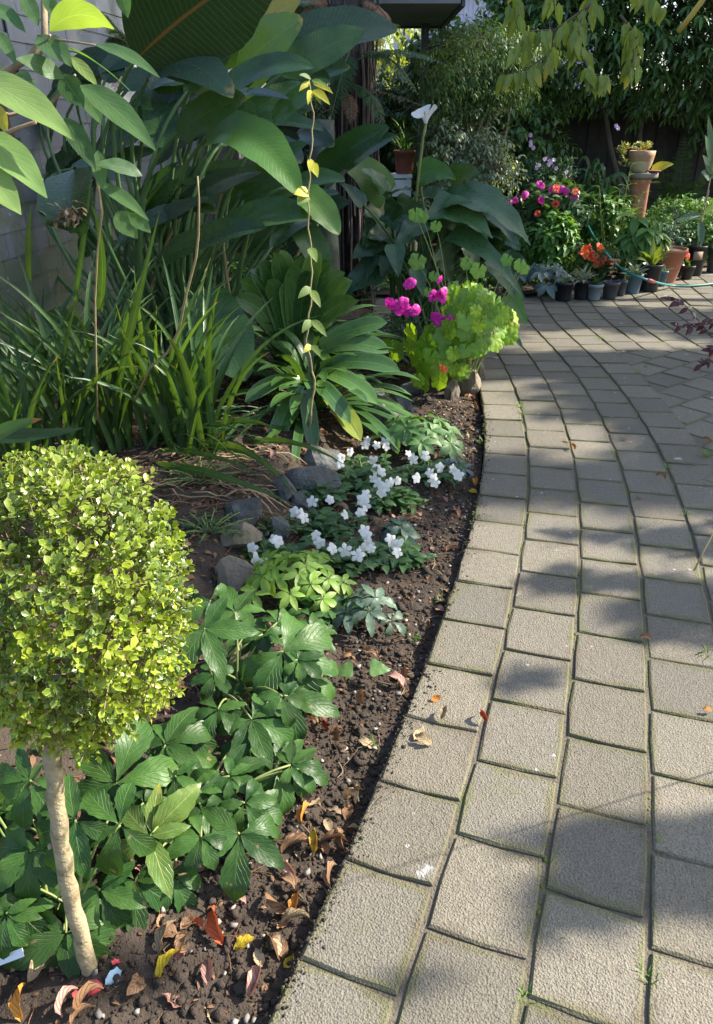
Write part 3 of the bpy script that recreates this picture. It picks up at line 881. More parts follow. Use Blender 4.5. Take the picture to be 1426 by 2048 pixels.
impatiens('white busy lizzie behind the lime hellebore with one tight double bloom', sg(*gp(700, 1130)[:2]), .13, .10, 13,
    fl([(632, 1070), (640, 1085), (665, 1098), (690, 1100), (737, 1085), (733, 1070), (728, 1095), (742, 1098), (730, 1062), (715, 1110)]), 35)
impatiens('white busy lizzie with few flowers nearest the bare soil', sg(*gp(800, 1120)[:2]), .09, .08, 8, fl([(790, 1090), (795, 1088), (795, 1105), (782, 1080)], .08), 36)

impatiens('flowerless busy lizzie filling the gap between lime and dark hellebores', sg(*gp(640, 1230)[:2]), .12, .10, 12, [], 37)
impatiens('flowerless busy lizzie behind the dull green hellebore', sg(*gp(780, 1010)[:2]), .12, .09, 12, [], 38)
impatiens('flowerless busy lizzie at the foot of the large slate stones', sg(*gp(640, 1000)[:2]), .12, .09, 12, [], 39)
for lab_, u_, v_, w_, sd_ in (('tiny leaved creeping weed over the flat topped grey stone', 540, 1050, .10, 61), ('tiny leaved creeping weed behind the tan boulder by the box ball', 420, 1090, .13, 62), ('tiny leaved weed patch on the raised bed beneath the strap blades', 400, 985, .16, 63)):
    impatiens(lab_, sg(*gp(u_, v_, .06)[:2]), w_, .05, 12, [], sd_, IMPM, FWM, None, 1, .38, 'creeping_weed')
# ================================================================ STONES OF THE LOW EDGING
def stone(u, v, wpx, hpx, label, mat, seed, y=None, flat=.6, rot=0.0, lean=0.0):
    c = gp(u, v, .05)
    for _ in range(4): c = gp(u, v, soil_z(c.x, c.y) + hpx * pxm(c) * .22)
    s = pxm(c)
    geo = lump(1, .42, seed, 1, 2)
    b = MB(); M = Matrix.Translation(c) @ Matrix.Rotation(lean, 4, 'Y') @ Matrix.Rotation(rot, 4, 'Z') @ Matrix.Diagonal((wpx * s / 2, wpx * s * .45, hpx * s * flat * 1.05, 1))
    V = geo[0].copy()
    # flatten facets as on broken stone
    rr = random.Random(seed)
    for _ in range(9):
        n = np.array([rr.gauss(0, 1), rr.gauss(0, 1), rr.gauss(.3, 1)]); n /= np.linalg.norm(n); lim = rr.uniform(.55, .8)
        dd = V @ n; V = V - np.maximum(0, dd - lim)[:, None] * n
    b.add((V, geo[1], geo[2]), M)
    o = b.build('edging_stone', mat, None, smooth=False)
    return tag(o, label, 'stone', 'stones edging the raised bed')
for a in [(485, 1030, 110, 60, 'flat topped grey stone at the left end of the low edging', M_ROCK, 41),
          (478, 1072, 100, 62, 'brownish stone under the flat topped grey one', M_ROCKT, 42),
          (562, 1062, 55, 60, 'small dark stone with green moss between grey stone and white flowers', M_ROCK, 43),
          (468, 1150, 110, 90, 'sunlit tan stone beside the box ball with a leaf shadow on it', M_ROCKT, 44),
          (622, 962, 110, 70, 'rounded grey stone with a pale split face above the white flowers', M_ROCK, 45),
          (575, 985, 55, 60, 'upright grey slab left of the rounded stone', M_ROCK, 46),
          (645, 925, 120, 60, 'dark broad stone under the yellowing clivia leaf', M_ROCK, 47),
          (760, 835, 120, 80, 'large slate blue stone below the clivia', M_ROCK, 48),
          (800, 812, 60, 50, 'dark stone right of the slate blue one', M_ROCK, 49),
          (830, 778, 80, 26, 'thin flat slab lying below the lime geraniums', M_ROCK, 50),
          (905, 785, 40, 60, 'narrow upright stone leaning beside the tan boulder', M_ROCKT, 51),
          (938, 770, 70, 62, 'tan boulder under the lime geraniums at the path', M_ROCKT, 52),
          (962, 755, 30, 62, 'thin standing stone closing the bed at the path', M_ROCKT, 53),
          (735, 790, 60, 40, 'half buried grey stone behind the slate blue one', M_ROCK, 54),
          (600, 1010, 60, 40, 'pale grey stone wedged at the foot of the rounded stone', M_ROCK, 55)]:
    stone(*a)

# dry and green grass blades lying on the raised bed behind the ball
for i in range(46):
    u, v = rng.uniform(290, 570), rng.uniform(870, 1030); c = gp(u, v, .1); a = rng.uniform(-.5, .9); L_ = rng.uniform(.12, .34); pts = []
    for q in range(6):
        xx, yy = c.x + math.cos(a) * L_ * (q / 5 - .5), c.y - math.sin(a) * L_ * (q / 5 - .5); a += rng.uniform(-.15, .15); pts.append((xx, yy, soil_z(xx, yy) + .006 + .03 * rng.random() * math.sin(q / 5 * 3.14)))
    if i == 0: dryg = MB()
    dryg.add(ribbon(pts, rng.uniform(.006, .014), 'blade', 2, .2, (0, 0, 1)), None, rng.random())
tag(dryg.build('dead_grass', M_LTAN), 'dead strap blades lying over the raised bed behind the box ball', 'dead grass', kind='stuff')

# ================================================================ FALLEN LEAVES
def litter_mesh(mat, L, W, seed, droop, fold, twist):
    return mesh1('fallen_leaf', leaf(L, W, 'lance', 9, 4, droop, fold, .10, .08, twist, seed, start=droop * .45), mat)
LIT = {}
for key, m in (('brown', M_LBROWN), ('tan', M_LTAN), ('red', M_LRED), ('yellow', M_LYELL), ('orange', M_LORNG), ('pink', M_LPINK)):
    LIT[key] = [litter_mesh(m, .075, .030, 1, 1.7, .65, 1.0), litter_mesh(m, .062, .032, 2, -1.4, .45, -.8), litter_mesh(m, .085, .028, 3, 2.4, .9, 1.6), litter_mesh(m, .058, .034, 4, .9, .35, .5)]
FALL_GROUP = 'fallen leaves'
def fallen(key, u, v, ang, sc=1.0, label=None, k=None, tilt=None, zoff=.006, ground=None):
    p = gp(u, v, 0); 
    onpath = edge_off(p) > 0
    z = 0.004 if onpath else soil_z(p.x, p.y)
    if not onpath: p = gp(u, v, z); z = soil_z(p.x, p.y)
    k = rng.randrange(4) if k is None else k
    ti = tilt if tilt is not None else rng.uniform(-.35, .35)
    M = Matrix.Translation((p.x, p.y, z + zoff)) @ Matrix.Rotation(R(ang), 4, 'Z') @ Matrix.Rotation(ti, 4, 'Y') @ Matrix.Rotation(rng.uniform(0, .3), 4, 'X') @ Matrix.Translation((0, -.03 * sc, 0)) @ Matrix.Scale(sc, 4)
    o = inst('fallen_leaf', LIT[key][k], M)
    return tag(o, label or 'dry brown fallen leaf lying on the dark soil beside the path', 'fallen leaf', FALL_GROUP)
named = [
 ('yellow', 338, 1935, -35, 1.0, 'yellow curled leaf lying on the soil right of the red wrapper', 0),
 ('red', 440, 1860, 15, 1.25, 'long rust red leaf upright between brown leaves below the hellebores', 0),
 ('yellow', 492, 1895, -60, .85, 'broad yellow leaf left of the smaller yellow one near the path edge', 3),
 ('yellow', 540, 1885, 10, .7, 'small yellow leaf standing right of the broad yellow one', 1),
 ('yellow', 578, 1925, -30, .62, 'tiny yellow curl beside the corner of the last paver', 1),
 ('orange', 592, 1815, -12, .85, 'orange and yellow leaf propped against the paver edge', 0),
 ('tan', 590, 1850, -80, .9, 'pale brown curled leaf under the propped orange one', 2),
 ('tan', 335, 1880, -25, 1.0, 'buff leaf hanging down under the holed hellebore', 0),
 ('brown', 322, 1842, 20, .8, 'brown leaf in shade under the hellebore right of the box stem', 1),
 ('red', 395, 1850, 60, .55, 'dark red scrap of leaf left of the long rust red one', 3),
 ('orange', 48, 2010, 10, 1.0, 'bright red orange curled leaf in the bottom corner by the stem', 0),
 ('pink', 415, 1950, 10, .8, 'faded pink leaf on the bare soil below the rust red one', 0),
 ('tan', 425, 2035, 50, .8, 'pale leaf cut by the bottom edge of the bed', 1),
 ('orange', 612, 1640, -25, .8, 'orange leaf curled upright below the lowest hellebore leaf', 2),
 ('brown', 590, 1705, -75, 1.1, 'long brown leaf bowed on the soil under the hellebores', 2),
 ('yellow', 628, 1690, 5, .8, 'narrow yellow brown leaf standing beside the bowed brown one', 2),
 ('tan', 655, 1650, 20, .7, 'small tan leaf on bare soil left of the path edge', 3),
 ('brown', 697, 1625, -15, .85, 'brown oval leaf resting at the paver edge', 3),
 ('brown', 690, 1690, 0, .95, 'dark narrow leaf standing in the gap beside the paver', 2),
 ('brown', 668, 1760, -20, .8, 'rolled brown leaf at the paver edge above the propped orange one', 2),
 ('tan', 730, 1495, 70, .85, 'cream leaf with green weeds behind it on the bare soil', 3),
 ('red', 655, 1455, 10, .6, 'orange red leaf under the middle hellebore', 2),
 ('brown', 672, 1470, 0, .9, 'olive brown leaf right of the orange red scrap under the hellebore', 3),
 ('brown', 815, 1385, -40, .8, 'brown and red leaf leaning on the paver edge above the mossy paver', 1),
 ('yellow', 815, 1195, 35, .9, 'yellow leaf tip among brown leaves by the blue green sprig', 1),
 ('orange', 735, 1115, -10, .8, 'orange leaf caught under the white double bloom', 0),
 ('brown', 745, 1275, -5, .9, 'rust brown leaf below the heart shaped seedling', 1),
 ('orange', 948, 970, 0, .9, 'peach leaf tip standing beside the path below the last white flowers', 0),
 ('yellow', 945, 985, 70, .8, 'mustard leaf under the peach one at the path edge', 3),
 ('tan', 895, 1120, 50, .8, 'crumpled pale leaf on the soil halfway up the path edge', 1),
 ('orange', 872, 1400, -55, .65, 'small orange leaf on the first paver course', 1),
 ('tan', 885, 1432, -15, .7, 'curled buff leaf standing on the joint of the first course', 0),
 ('tan', 838, 1470, -30, 1.0, 'olive buff leaf with long stalk on the mossy paver', 1),
 ('tan', 845, 1485, 60, .95, 'flat buff leaf pointing at the path edge on the mossy paver', 3),
 ('red', 968, 1440, 15, .6, 'small crimson leaf curled in the joint between first and second course', 2),
 ('brown', 1290, 1282, 70, .6, 'brown leaf crumpled on the joint of the third course', 0),
 ('orange', 1412, 1425, 80, .5, 'small orange red leaf at the right edge of the path', 3),
 ('brown', 1320, 960, 75, .7, 'dark curled leaf on the fourth paver course', 2),
 ('pink', 1278, 998, 80, .6, 'pinkish scrap of leaf on the third paver course', 1),
 ('brown', 1412, 888, 20, .9, 'russet leaf standing in the grass tuft at the right edge', 0),
 ('brown', 1248, 880, 40, .6, 'small dull leaf on a shaded paver', 1),
 ('tan', 1132, 885, 70, .7, 'pale leaf in the sunlit patch on the path', 1),
 ('orange', 1145, 900, 20, .6, 'orange brown scrap in the joint below the sunlit patch', 2),
]
for key, u, v, a, s, lab, k in named: fallen(key, u, v, a, s, lab, k)
ZN = [(-9, .35, 'beside the first paver'), (.35, 1.0, 'on open soil by the lower hellebores'), (1.0, 1.7, 'on open soil by the heart leaved seedling'), (1.7, 2.5, 'on the soil below the white flowers'), (2.5, 9, 'on the soil near the lime geranium')]
SHP = {0: 'bowed', 1: 'cupped', 2: 'rolled', 3: 'flat'}
nfl = 0
while nfl < 250:
    if nfl % 5 == 0: s = rng.uniform(-.45, .5); d = abs(rng.gauss(.2, .2)) + .02
    elif nfl % 3: s = rng.uniform(-.35, 3.9); d = abs(rng.gauss(.18, .2)) + .02
    else: s = rng.uniform(-.35, 3.9); d = rng.uniform(.65, 1.6)
    nfl += 1
    x, y = edge_pt(s, d); z = soil_z(x, y, d)
    key = rng.choice(('brown', 'brown', 'brown', 'tan', 'tan', 'pink')); k = rng.randrange(4)
    M = Matrix.Translation((x, y, z + .006)) @ Matrix.Rotation(rng.uniform(0, 6.28), 4, 'Z') @ Matrix.Rotation(rng.uniform(-.7, .7), 4, 'Y') @ Matrix.Rotation(rng.uniform(-.2, .5), 4, 'X') @ Matrix.Scale(rng.uniform(.5, 1.05), 4)
    zone = [q for a_, b_, q in ZN if a_ <= s < b_][0] if d < .62 else ('on the raised bed behind the stones' if s > 1.6 else 'in the shade beneath the box ball')
    lb_ = '%s %s dead leaf lying %s' % ({'brown': 'brown', 'tan': 'pale tan', 'pink': 'faded pinkish'}[key], SHP[k], zone)
    tag(inst('fallen_leaf', LIT[key][k], M), lb_, 'fallen leaf', 'fallen leaves: ' + lb_)
# fine litter: shreds and twig bits
b = MB()
sh = [leaf(.016, .007, 'lance', 3, 1, .8, .3, 0, 0, .6, i) for i in range(3)] + [tube([(0, 0, 0), (.002, .02, .002), (0, .04, 0)], .0009, 4, False)]
for i in range(6500):
    s = rng.uniform(-.35, 4.4); d = abs(rng.gauss(.2, .26)) + .015 if i % 3 == 0 else rng.uniform(.55, 1.9)
    x, y = edge_pt(s, d)
    b.add(sh[i % 4], Matrix.Translation((x, y, soil_z(x, y, d) + .004)) @ Matrix.Rotation(rng.uniform(0, 6.28), 4, 'Z') @ Matrix.Rotation(rng.uniform(-.6, .6), 4, 'Y') @ Matrix.Scale(rng.uniform(.5, 1.3) * (1 if d < .55 else 2.2), 4), rng.random())
tag(b.build('leaf_litter', M_LBROWN), 'shreds of brown leaf and twig scattered over the soil', 'leaf litter', kind='stuff')
# ================================================================ MIDDLE BED MATERIALS
M_STREL = leaf_mat('bird_of_paradise_leaf', (.014, .048, .015), (.042, .098, .022), vein=(.09, .14, .055), rough=.27, trans=.18, nv=30, slope=.12, mid=.028, veinw=.07, spec=.65, bump=.18, contrast=.5, vmix=.38, tcol=(1.8, 2.2, .35))
M_STRELM = leaf_mat('bird_of_paradise_mid_leaf', (.026, .075, .018), (.060, .135, .030), vein=(.12, .20, .06), rough=.30, trans=.2, nv=30, slope=.12, mid=.028, veinw=.07, spec=.6, bump=.18, contrast=.4, vmix=.35, tipcol=((.30, .22, .08), .9, .3))
M_STRELB = leaf_mat('bird_of_paradise_bluish_leaf', (.030, .070, .045), (.060, .110, .070), vein=(.14, .19, .12), rough=.24, trans=.12, nv=30, slope=.12, mid=.028, veinw=.07, spec=.8, bump=.2, contrast=.4, vmix=.4, tipcol=((.30, .22, .08), .9, .3))  # bluer, greyer and glossier copy of the leaf
M_STRELR = leaf_mat('bird_of_paradise_underside', (.014, .040, .014), (.026, .064, .020), vein=(.22, .09, .035), rough=.40, trans=.13, nv=30, slope=.10, mid=.035, veinw=.05, spec=.45, bump=.25, contrast=.3, vmix=.6, tcol=(1.8, 2.2, .35))
M_STRELY = leaf_mat('bird_of_paradise_old_leaf', (.12, .17, .03), (.34, .27, .03), vein=(.4, .3, .08), rough=.45, trans=.2, nv=40, slope=.1, mid=.04, veinw=.14, spots=((.30, .13, .03), 14, .6))
M_STRELG = leaf_mat('bird_of_paradise_bright_leaf', (.045, .13, .020), (.085, .19, .03), vein=(.16, .14, .05), rough=.32, trans=.30, nv=30, slope=.12, mid=.028, veinw=.07, spec=.5, bump=.18, vmix=.35)
M_CLIV = leaf_mat('clivia_leaf', (.032, .092, .024), (.08, .165, .038), vein=(.13, .23, .07), rough=.30, trans=.18, nv=0, mid=.05, spec=.6, bump=.3, contrast=.4, edge=((.15, .24, .09), .75, .5))
M_CLIVY = leaf_mat('yellowing_clivia_leaf', (.24, .30, .04), (.40, .42, .06), vein=(.16, .22, .05), rough=.35, trans=.25, nv=0, mid=.12, contrast=.2, tipcol=((.50, .46, .08), .6, .0))
M_BLADE = leaf_mat('strap_blade', (.026, .075, .022), (.080, .150, .034), vein=(.15, .23, .06), rough=.38, trans=.28, nv=0, mid=.06, spec=.5, contrast=.4, tipcol=((.36, .22, .08), .93, .5))
M_BLADEW = leaf_mat('iris_blade', (.030, .085, .040), (.055, .12, .05), vein=(.09, .16, .08), rough=.42, trans=.2, nv=0, mid=.06, spec=.5)
M_DRY = plain_mat('dry_stalk', (.42, .34, .17), (.26, .20, .10), rough=.7, scale=20)
M_PETI = plain_mat('leaf_stem', (.075, .15, .05), (.11, .19, .07), rough=.4, scale=6, bump=.1)
M_CALLA = leaf_mat('calla_leaf', (.026, .078, .030), (.062, .13, .038), vein=(.10, .18, .07), rough=.30, trans=.2, nv=9, slope=.5, mid=.03, veinw=.05, spec=.6, bump=.35, contrast=.35)
M_CALLAG = leaf_mat('bright_calla_leaf', (.060, .17, .025), (.10, .22, .035), vein=(.14, .26, .06), rough=.32, trans=.35, nv=9, slope=.5, mid=.03, veinw=.05)
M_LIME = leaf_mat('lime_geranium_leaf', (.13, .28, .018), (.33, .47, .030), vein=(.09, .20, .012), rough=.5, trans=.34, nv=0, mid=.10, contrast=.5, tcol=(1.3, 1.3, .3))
M_LIMED = leaf_mat('shade_tinted_geranium_leaf', (.12, .27, .045), (.22, .38, .06), vein=(.12, .24, .03), rough=.5, trans=.3, nv=0, mid=.02)  # duller copy of the lime leaf, shade put into its colour
M_DARKL = leaf_mat('dark_busy_lizzie_leaf', (.022, .050, .028), (.050, .075, .040), vein=(.14, .08, .07), rough=.35, trans=.15, nv=6, mid=.05)
M_SALV = leaf_mat('soft_green_leaf', (.045, .12, .03), (.085, .18, .045), vein=(.13, .22, .08), rough=.45, trans=.22, nv=6, mid=.05)
M_MAG = leaf_mat('broad_shrub_leaf', (.055, .125, .045), (.11, .20, .065), vein=(.19, .28, .11), rough=.42, trans=.36, nv=8, slope=.4, mid=.03, veinw=.04, spec=.45, bump=.35, contrast=.25, tcol=(1.7, 1.8, .4))
M_MAGL = leaf_mat('pale_broad_shrub_leaf', (.17, .30, .085), (.24, .36, .10), vein=(.32, .42, .18), rough=.42, trans=.36, nv=8, slope=.4, mid=.03, veinw=.04, spec=.45, bump=.35, contrast=.2)
M_YLEAF = leaf_mat('yellow_vine_leaf', (.42, .42, .03), (.58, .54, .05), vein=(.35, .40, .08), rough=.5, trans=.4, nv=5, tcol=(1.3, 1.2, .3))
M_VLEAF = leaf_mat('green_vine_leaf', (.14, .22, .05), (.24, .32, .08), vein=(.25, .32, .12), rough=.5, trans=.35, nv=5)
M_FERN = leaf_mat('fern_pinna', (.030, .085, .024), (.06, .13, .035), rough=.45, trans=.3, nv=0, mid=.08)
M_FERND = leaf_mat('dead_fern_pinna', (.20, .095, .045), (.33, .18, .09), rough=.7, trans=.15, nv=0, mid=.08, tcol=(1.3, .9, .5))
M_FIBRE = plain_mat('fern_trunk_fibre', (.035, .026, .022), (.095, .068, .055), rough=.85, scale=18, bump=.6, bscale=70)
M_FIBREL = plain_mat('pale_root_fibre', (.18, .14, .115), (.10, .075, .06), rough=.85, scale=18, bump=.6)
M_LICHEN = plain_mat('lichened_bark', (.16, .18, .14), (.075, .085, .065), rough=.9, scale=9, bump=.7, bscale=40, dirt=((.20, .24, .13), 5, .6))

def blade_obj(name, pts, W, prof, mat, parent, normal=(0, -.6, .8), fold=.2, nw=4, ripple=.02, seed=0, twist=0.0, rag=0.0):
    b = MB(); b.add(ribbon(pts, W, prof, nw, fold, normal, ripple, seed, twist, rag))
    return b.build(name, mat, parent)

# ================================================================ HOUSE WALL OF SHINGLES, EAVE, POST
WX0, WK = -2.75, .123
wdir = Vector((WK, 1, 0)).normalized(); wnor = Vector((1, -WK, 0)).normalized()
def wpt(y, z, out=0.0):
    return Vector((WX0 + WK * y, y, z)) + wnor * out
house = thing('house', 'grey shingled house wall behind the tall leaves with a dark window and a veranda roof', 'house', tuple(wpt(6, 0)))
def mat_shingle():
    k = NT('weathered_shingle'); P = k.pos(); rnd = k.rnd(); z = k.n('SeparateXYZ', i0=P).outputs[2]
    n1 = k.noise(5.0, 4, P); n2 = k.noise(24.0, 4, P)
    uvn = k.n('TexNoise', Scale=6.0, Detail=4, Vector=k.n('Mapping', Vector=P, Scale=(1, 8, .6)).outputs[0]).outputs[0]
    col = k.mix(rnd, (.17, .185, .20), (.25, .265, .28))
    col = k.mix(k.math('MULTIPLY', k.ramp(uvn, .5, .75), .5), col, (.20, .19, .18))
    low = k.math('SUBTRACT', 1.0, k.ramp(z, .3, 1.5))
    al = k.math('MULTIPLY', k.ramp(k.math('ADD', n1, k.math('MULTIPLY', low, .32)), .55, .80), .75)
    col = k.mix(al, col, (.13, .165, .075))
    col = k.mix(k.math('MULTIPLY', k.ramp(n2, .66, .72), .5), col, (.62, .63, .62))
    bp = k.n('Bump', Strength=.4, Distance=.004, Height=n2).outputs[0]
    p = k.n('BsdfPrincipled', Base__Color=col, Roughness=.75, Normal=bp); return k.finish(p.outputs[0])
M_SHING = mat_shingle()
M_WALLB = plain_mat('wall_backing', (.10, .10, .10), rough=.9)
M_FRAME = plain_mat('brown_window_frame', (.13, .075, .055), (.09, .055, .045), rough=.5)
M_DARK = plain_mat('dark_painted_board', (.075, .078, .085), (.06, .06, .065), rough=.6)
M_SOFFIT = plain_mat('soffit_lining', (.20, .21, .21), (.16, .17, .17), rough=.7)
kg = NT('dark_glass'); pg = kg.n('BsdfPrincipled', Base__Color=(.02, .025, .04, 1), Roughness=.05); M_GLASS = kg.finish(pg.outputs[0])
ang = math.atan2(wdir.y, wdir.x)
def wall_box(y0, y1, z0, z1, out0, out1):
    c = wpt((y0 + y1) / 2, (z0 + z1) / 2, (out0 + out1) / 2)
    return box(c.x, c.y, c.z, (y1 - y0) / wdir.y, out1 - out0, z1 - z0, ang)
b = MB(); b.add(wall_box(1.5, 5.2, -.1, 1.48, -.15, -.004)); b.add(wall_box(5.2, 16, -.1, 2.9, -.15, -.004)); b.add(wall_box(1.5, 3.6, 1.48, 2.7, -.15, -.004)); b.add(wall_box(3.6, 5.2, 2.62, 2.7, -.15, -.004))
b.build('wall', M_WALLB, house, smooth=False)
rs = random.Random(3)
SHG = []
for w in (.26, .31, .36, .42):
    SHG.append((w, mesh1('shingle', box(0, 0, 0, w - .004, .009, .185), M_SHING, smooth=False)))
z = 0.0; row = 0; nsh = 0
while z < 2.55:
    y = 3.9 - rs.uniform(0, .35)
    while y < 8.6:
        w, me = rs.choice(SHG)
        yc = y + w / 2 * wdir.y
        if not (z > 1.30 and yc < 5.32 and z < 2.6) and nsh < 298:
            p = wpt(yc, z + .0925, .008 + rs.uniform(0, .002))
            M = Matrix.Translation(p) @ Matrix.Rotation(ang, 4, 'Z') @ Matrix.Rotation(R(-2.6), 4, 'X') @ Matrix.Rotation(rs.uniform(-.006, .006), 4, 'Y')
            inst('shingle', me, M, house); nsh += 1
        y += w * wdir.y
    z += .148; row += 1
wf = MB()
wf.add(wall_box(5.06, 5.16, 1.44, 2.62, -.03, .045)); wf.add(wall_box(3.6, 5.16, 1.40, 1.44, -.03, .06)); wf.add(wall_box(3.6, 5.06, 2.54, 2.62, -.03, .045))
win = wf.build('window', M_FRAME, house, smooth=False)
b = MB(); b.add(wall_box(3.6, 5.06, 1.44, 2.54, -.04, -.02)); b.build('pane', M_GLASS, win, smooth=False)
b = MB(); b.add(wall_box(5.18, 5.30, 1.40, 2.62, -.01, .03)); b.build('trim_board', M_SHING, house, smooth=False)
# veranda roof: lining seen from below, dark fascia, post
ec = at(884, 57, 9.5); ez = ec.z
b = MB(); b.add(box(ec.x - 1.30, 8.60, ez + .05, 2.56, 1.76, .06)); b.build('soffit', M_SOFFIT, house, smooth=False)
b = MB(); b.add(box(ec.x - 1.30, 9.50, ez + .10, 2.60, .03, .20)); b.add(box(ec.x + .005, 8.6, ez + .10, .03, 1.76, .20)); b.build('fascia', M_DARK, house, smooth=False)
b = MB(); b.add(box(ec.x - 1.30, 8.6, ez + .23, 2.75, 1.95, .05)); b.build('roof', M_DARK, house, smooth=False)
pc = at(850, 60, 9.25)
b = MB(); b.add(box(pc.x, 9.25, ez / 2 + .01, .075, .075, ez + .02)); b.build('veranda_post', M_DARK, house, smooth=False)

# ================================================================ FERN FRONDS
def pinna_geo(L, n=11, w=.30, seed=0):
    b = MB()
    for i in range(n):
        t = (i + .5) / n
        l = L * w * math.sin(math.pi * (0.12 + .88 * t) ** .8) * .55 + .002
        for sg_ in (1, -1):
            b.add(leaf(l, L / n * .95, 'lance', 2, 1, .3, 0), frame((sg_ * 1.0, .45, 0), (0, 0, 1), (0, L * t, -.12 * L * t * t)))
    return np.concatenate(b.v), (np.concatenate(b.f4), []), np.concatenate(b.uv)
PIN = pinna_geo(1.0)
def frond(p0, p1, bulge, W, npair, mat_i=0, seed=0, up=(0, 0, 1)):
    "returns list of (geo, M) for one frond and the rachis points"
    rr = random.Random(seed)
    p0 = Vector(p0); p1 = Vector(p1)
    cv = bez(p0, (p0 + p1) / 2 + Vector(bulge), p1, 16)
    out = []
    for i in range(npair):
        t = .12 + .86 * i / npair; x = t * 16; k = int(x); p = Vector(cv[k] * (1 - (x - k)) + cv[min(16, k + 1)] * (x - k))
        tg = Vector(cv[min(16, k + 1)] - cv[k]).normalized(); sd = tg.cross(Vector(up)).normalized(); nn = sd.cross(tg)
        l = W * math.sin(math.pi * (.10 + .88 * t) ** .75) * rr.uniform(.85, 1.1) + .01
        for s_ in (1, -1):
            d = sd * s_ + tg * .45 - Vector((0, 0, rr.uniform(.05, .35)))
            out.append((PIN, frame(d, nn, p, l)))
    return out, cv
def fern_fronds(t, specs, mat, stalk_mat, name='frond'):
    for i, (p0, p1, bl, W, n) in enumerate(specs):
        fr, cv = frond(p0, p1, bl, W, n, 0, i + 3)
        b = MB(); rr = random.Random(i)
        b.add(tube(cv, [.006, .002], 5, False), mi=1)
        tt = rr.random() * .9
        for g_, M in fr: b.add(g_, M, tt + rr.uniform(0, .1))
        b.build(name, [mat, stalk_mat], t)

# ================================================================ TREE FERN
FY = 7.0
fb = gp(712, 588); fb = Vector((at(712, 500, FY).x, FY, 0.0))
tf = thing('tree_fern', 'tree fern with a dark fibrous trunk and hanging dead fronds beside the veranda', 'tree fern', tuple(fb))
rf = random.Random(9)
b = MB()
tops = at(700, -60, FY)
b.add(tube([fb + Vector((0, 0, -.1)), fb + Vector((-.01, 0, .8)), fb + Vector((-.02, 0, 1.6)), Vector((tops.x, FY, 2.75))], [.17, .125, .125, .16], 16))
b.build('trunk', M_FIBRE, tf)
for nm, mat, n, rad in (('trunk_fibres', M_FIBRE, 130, (.115, .19)), ('pale_roots', M_FIBREL, 34, (.14, .19))):
    b = MB()
    for i in range(n):
        a = rf.uniform(0, 6.28); z0 = rf.uniform(-.05, 1.9); z1 = min(2.6, z0 + rf.uniform(.4, 1.2)); r0 = rf.uniform(*rad); r1 = r0 + rf.uniform(-.02, .02)
        pts = []
        for k in range(6):
            z = z0 + (z1 - z0) * k / 5; aa = a + .10 * math.sin(z * 3 + i); rr_ = r0 + (r1 - r0) * k / 5 + .012 * math.sin(k * 1.3 + i)
            pts.append((fb.x + (tops.x - fb.x) * z / 2.75 + math.cos(aa) * rr_, FY + math.sin(aa) * rr_, z))
        b.add(tube(pts, rf.uniform(.005, .013), 5, False), None, rf.random())
    b.build(nm, mat, tf, kind='stuff')
cr = Vector((tops.x, FY, 2.7))
A = lambda u, v, y: at(u, v, y)
fern_fronds(tf, [(A(720, 110, 6.8), A(835, 190, 6.5), (0, 0, .22), .16, 24), (A(715, 120, 6.8), A(900, 135, 6.3), (0, 0, .16), .15, 26),
                 (A(700, 100, 6.8), A(655, 270, 6.5), (.02, -.05, .15), .13, 22), (A(690, 150, 6.8), A(600, 230, 6.5), (0, 0, .2), .12, 20),
                 (A(700, 170, 6.7), A(770, 270, 6.4), (.05, 0, .18), .11, 20), (A(690, 60, 6.8), A(560, 20, 6.3), (0, 0, .2), .14, 22),
                 (A(720, 100, 6.9), A(800, 60, 7.4), (0, 0, .2), .14, 20), (cr, cr + Vector((1.0, -.5, -.1)), (0, 0, .4), .2, 26), (cr, cr + Vector((-.9, -.7, -.1)), (0, 0, .4), .2, 26), (cr, cr + Vector((.2, 1.1, 0)), (0, 0, .4), .2, 26)], M_FERN, M_STALKD)
fern_fronds(tf, [(A(655, -20, 6.7), A(580, 130, 6.4), (-.05, -.05, .12), .12, 20), (A(640, -30, 6.7), A(640, 120, 6.4), (-.08, -.05, .1), .11, 20),
                 (A(725, 0, 6.8), A(785, 60, 6.6), (.03, 0, .08), .09, 16), (A(690, 180, 6.75), A(700, 250, 6.5), (.05, -.05, .02), .07, 14), (A(745, 20, 6.8), A(760, 110, 6.6), (.05, 0, .05), .08, 16),
                 (A(600, -20, 6.8), A(540, 60, 6.6), (0, 0, .1), .11, 18), (A(720, 540, 6.75), A(690, 600, 6.5), (0, -.05, .05), .05, 12), (A(740, 180, 6.8), A(850, 215, 6.4), (0, 0, .03), .05, 10)], M_FERND, M_FIBREL, 'dead_frond')
# lichened stump in front of it
sb = Vector((at(650, 560, 6.4).x, 6.4, 0.05))
b = MB(); b.add(tube([sb + Vector((0, 0, -.1)), sb + Vector((.01, 0, .35)), sb + Vector((-.01, 0, .9)), sb + Vector((0, .02, 1.45))], [.15, .115, .11, .09], 14))
tag(b.build('bare_tree', M_LICHEN), 'pale lichened bare tree just left of the dark tree fern', 'tree')
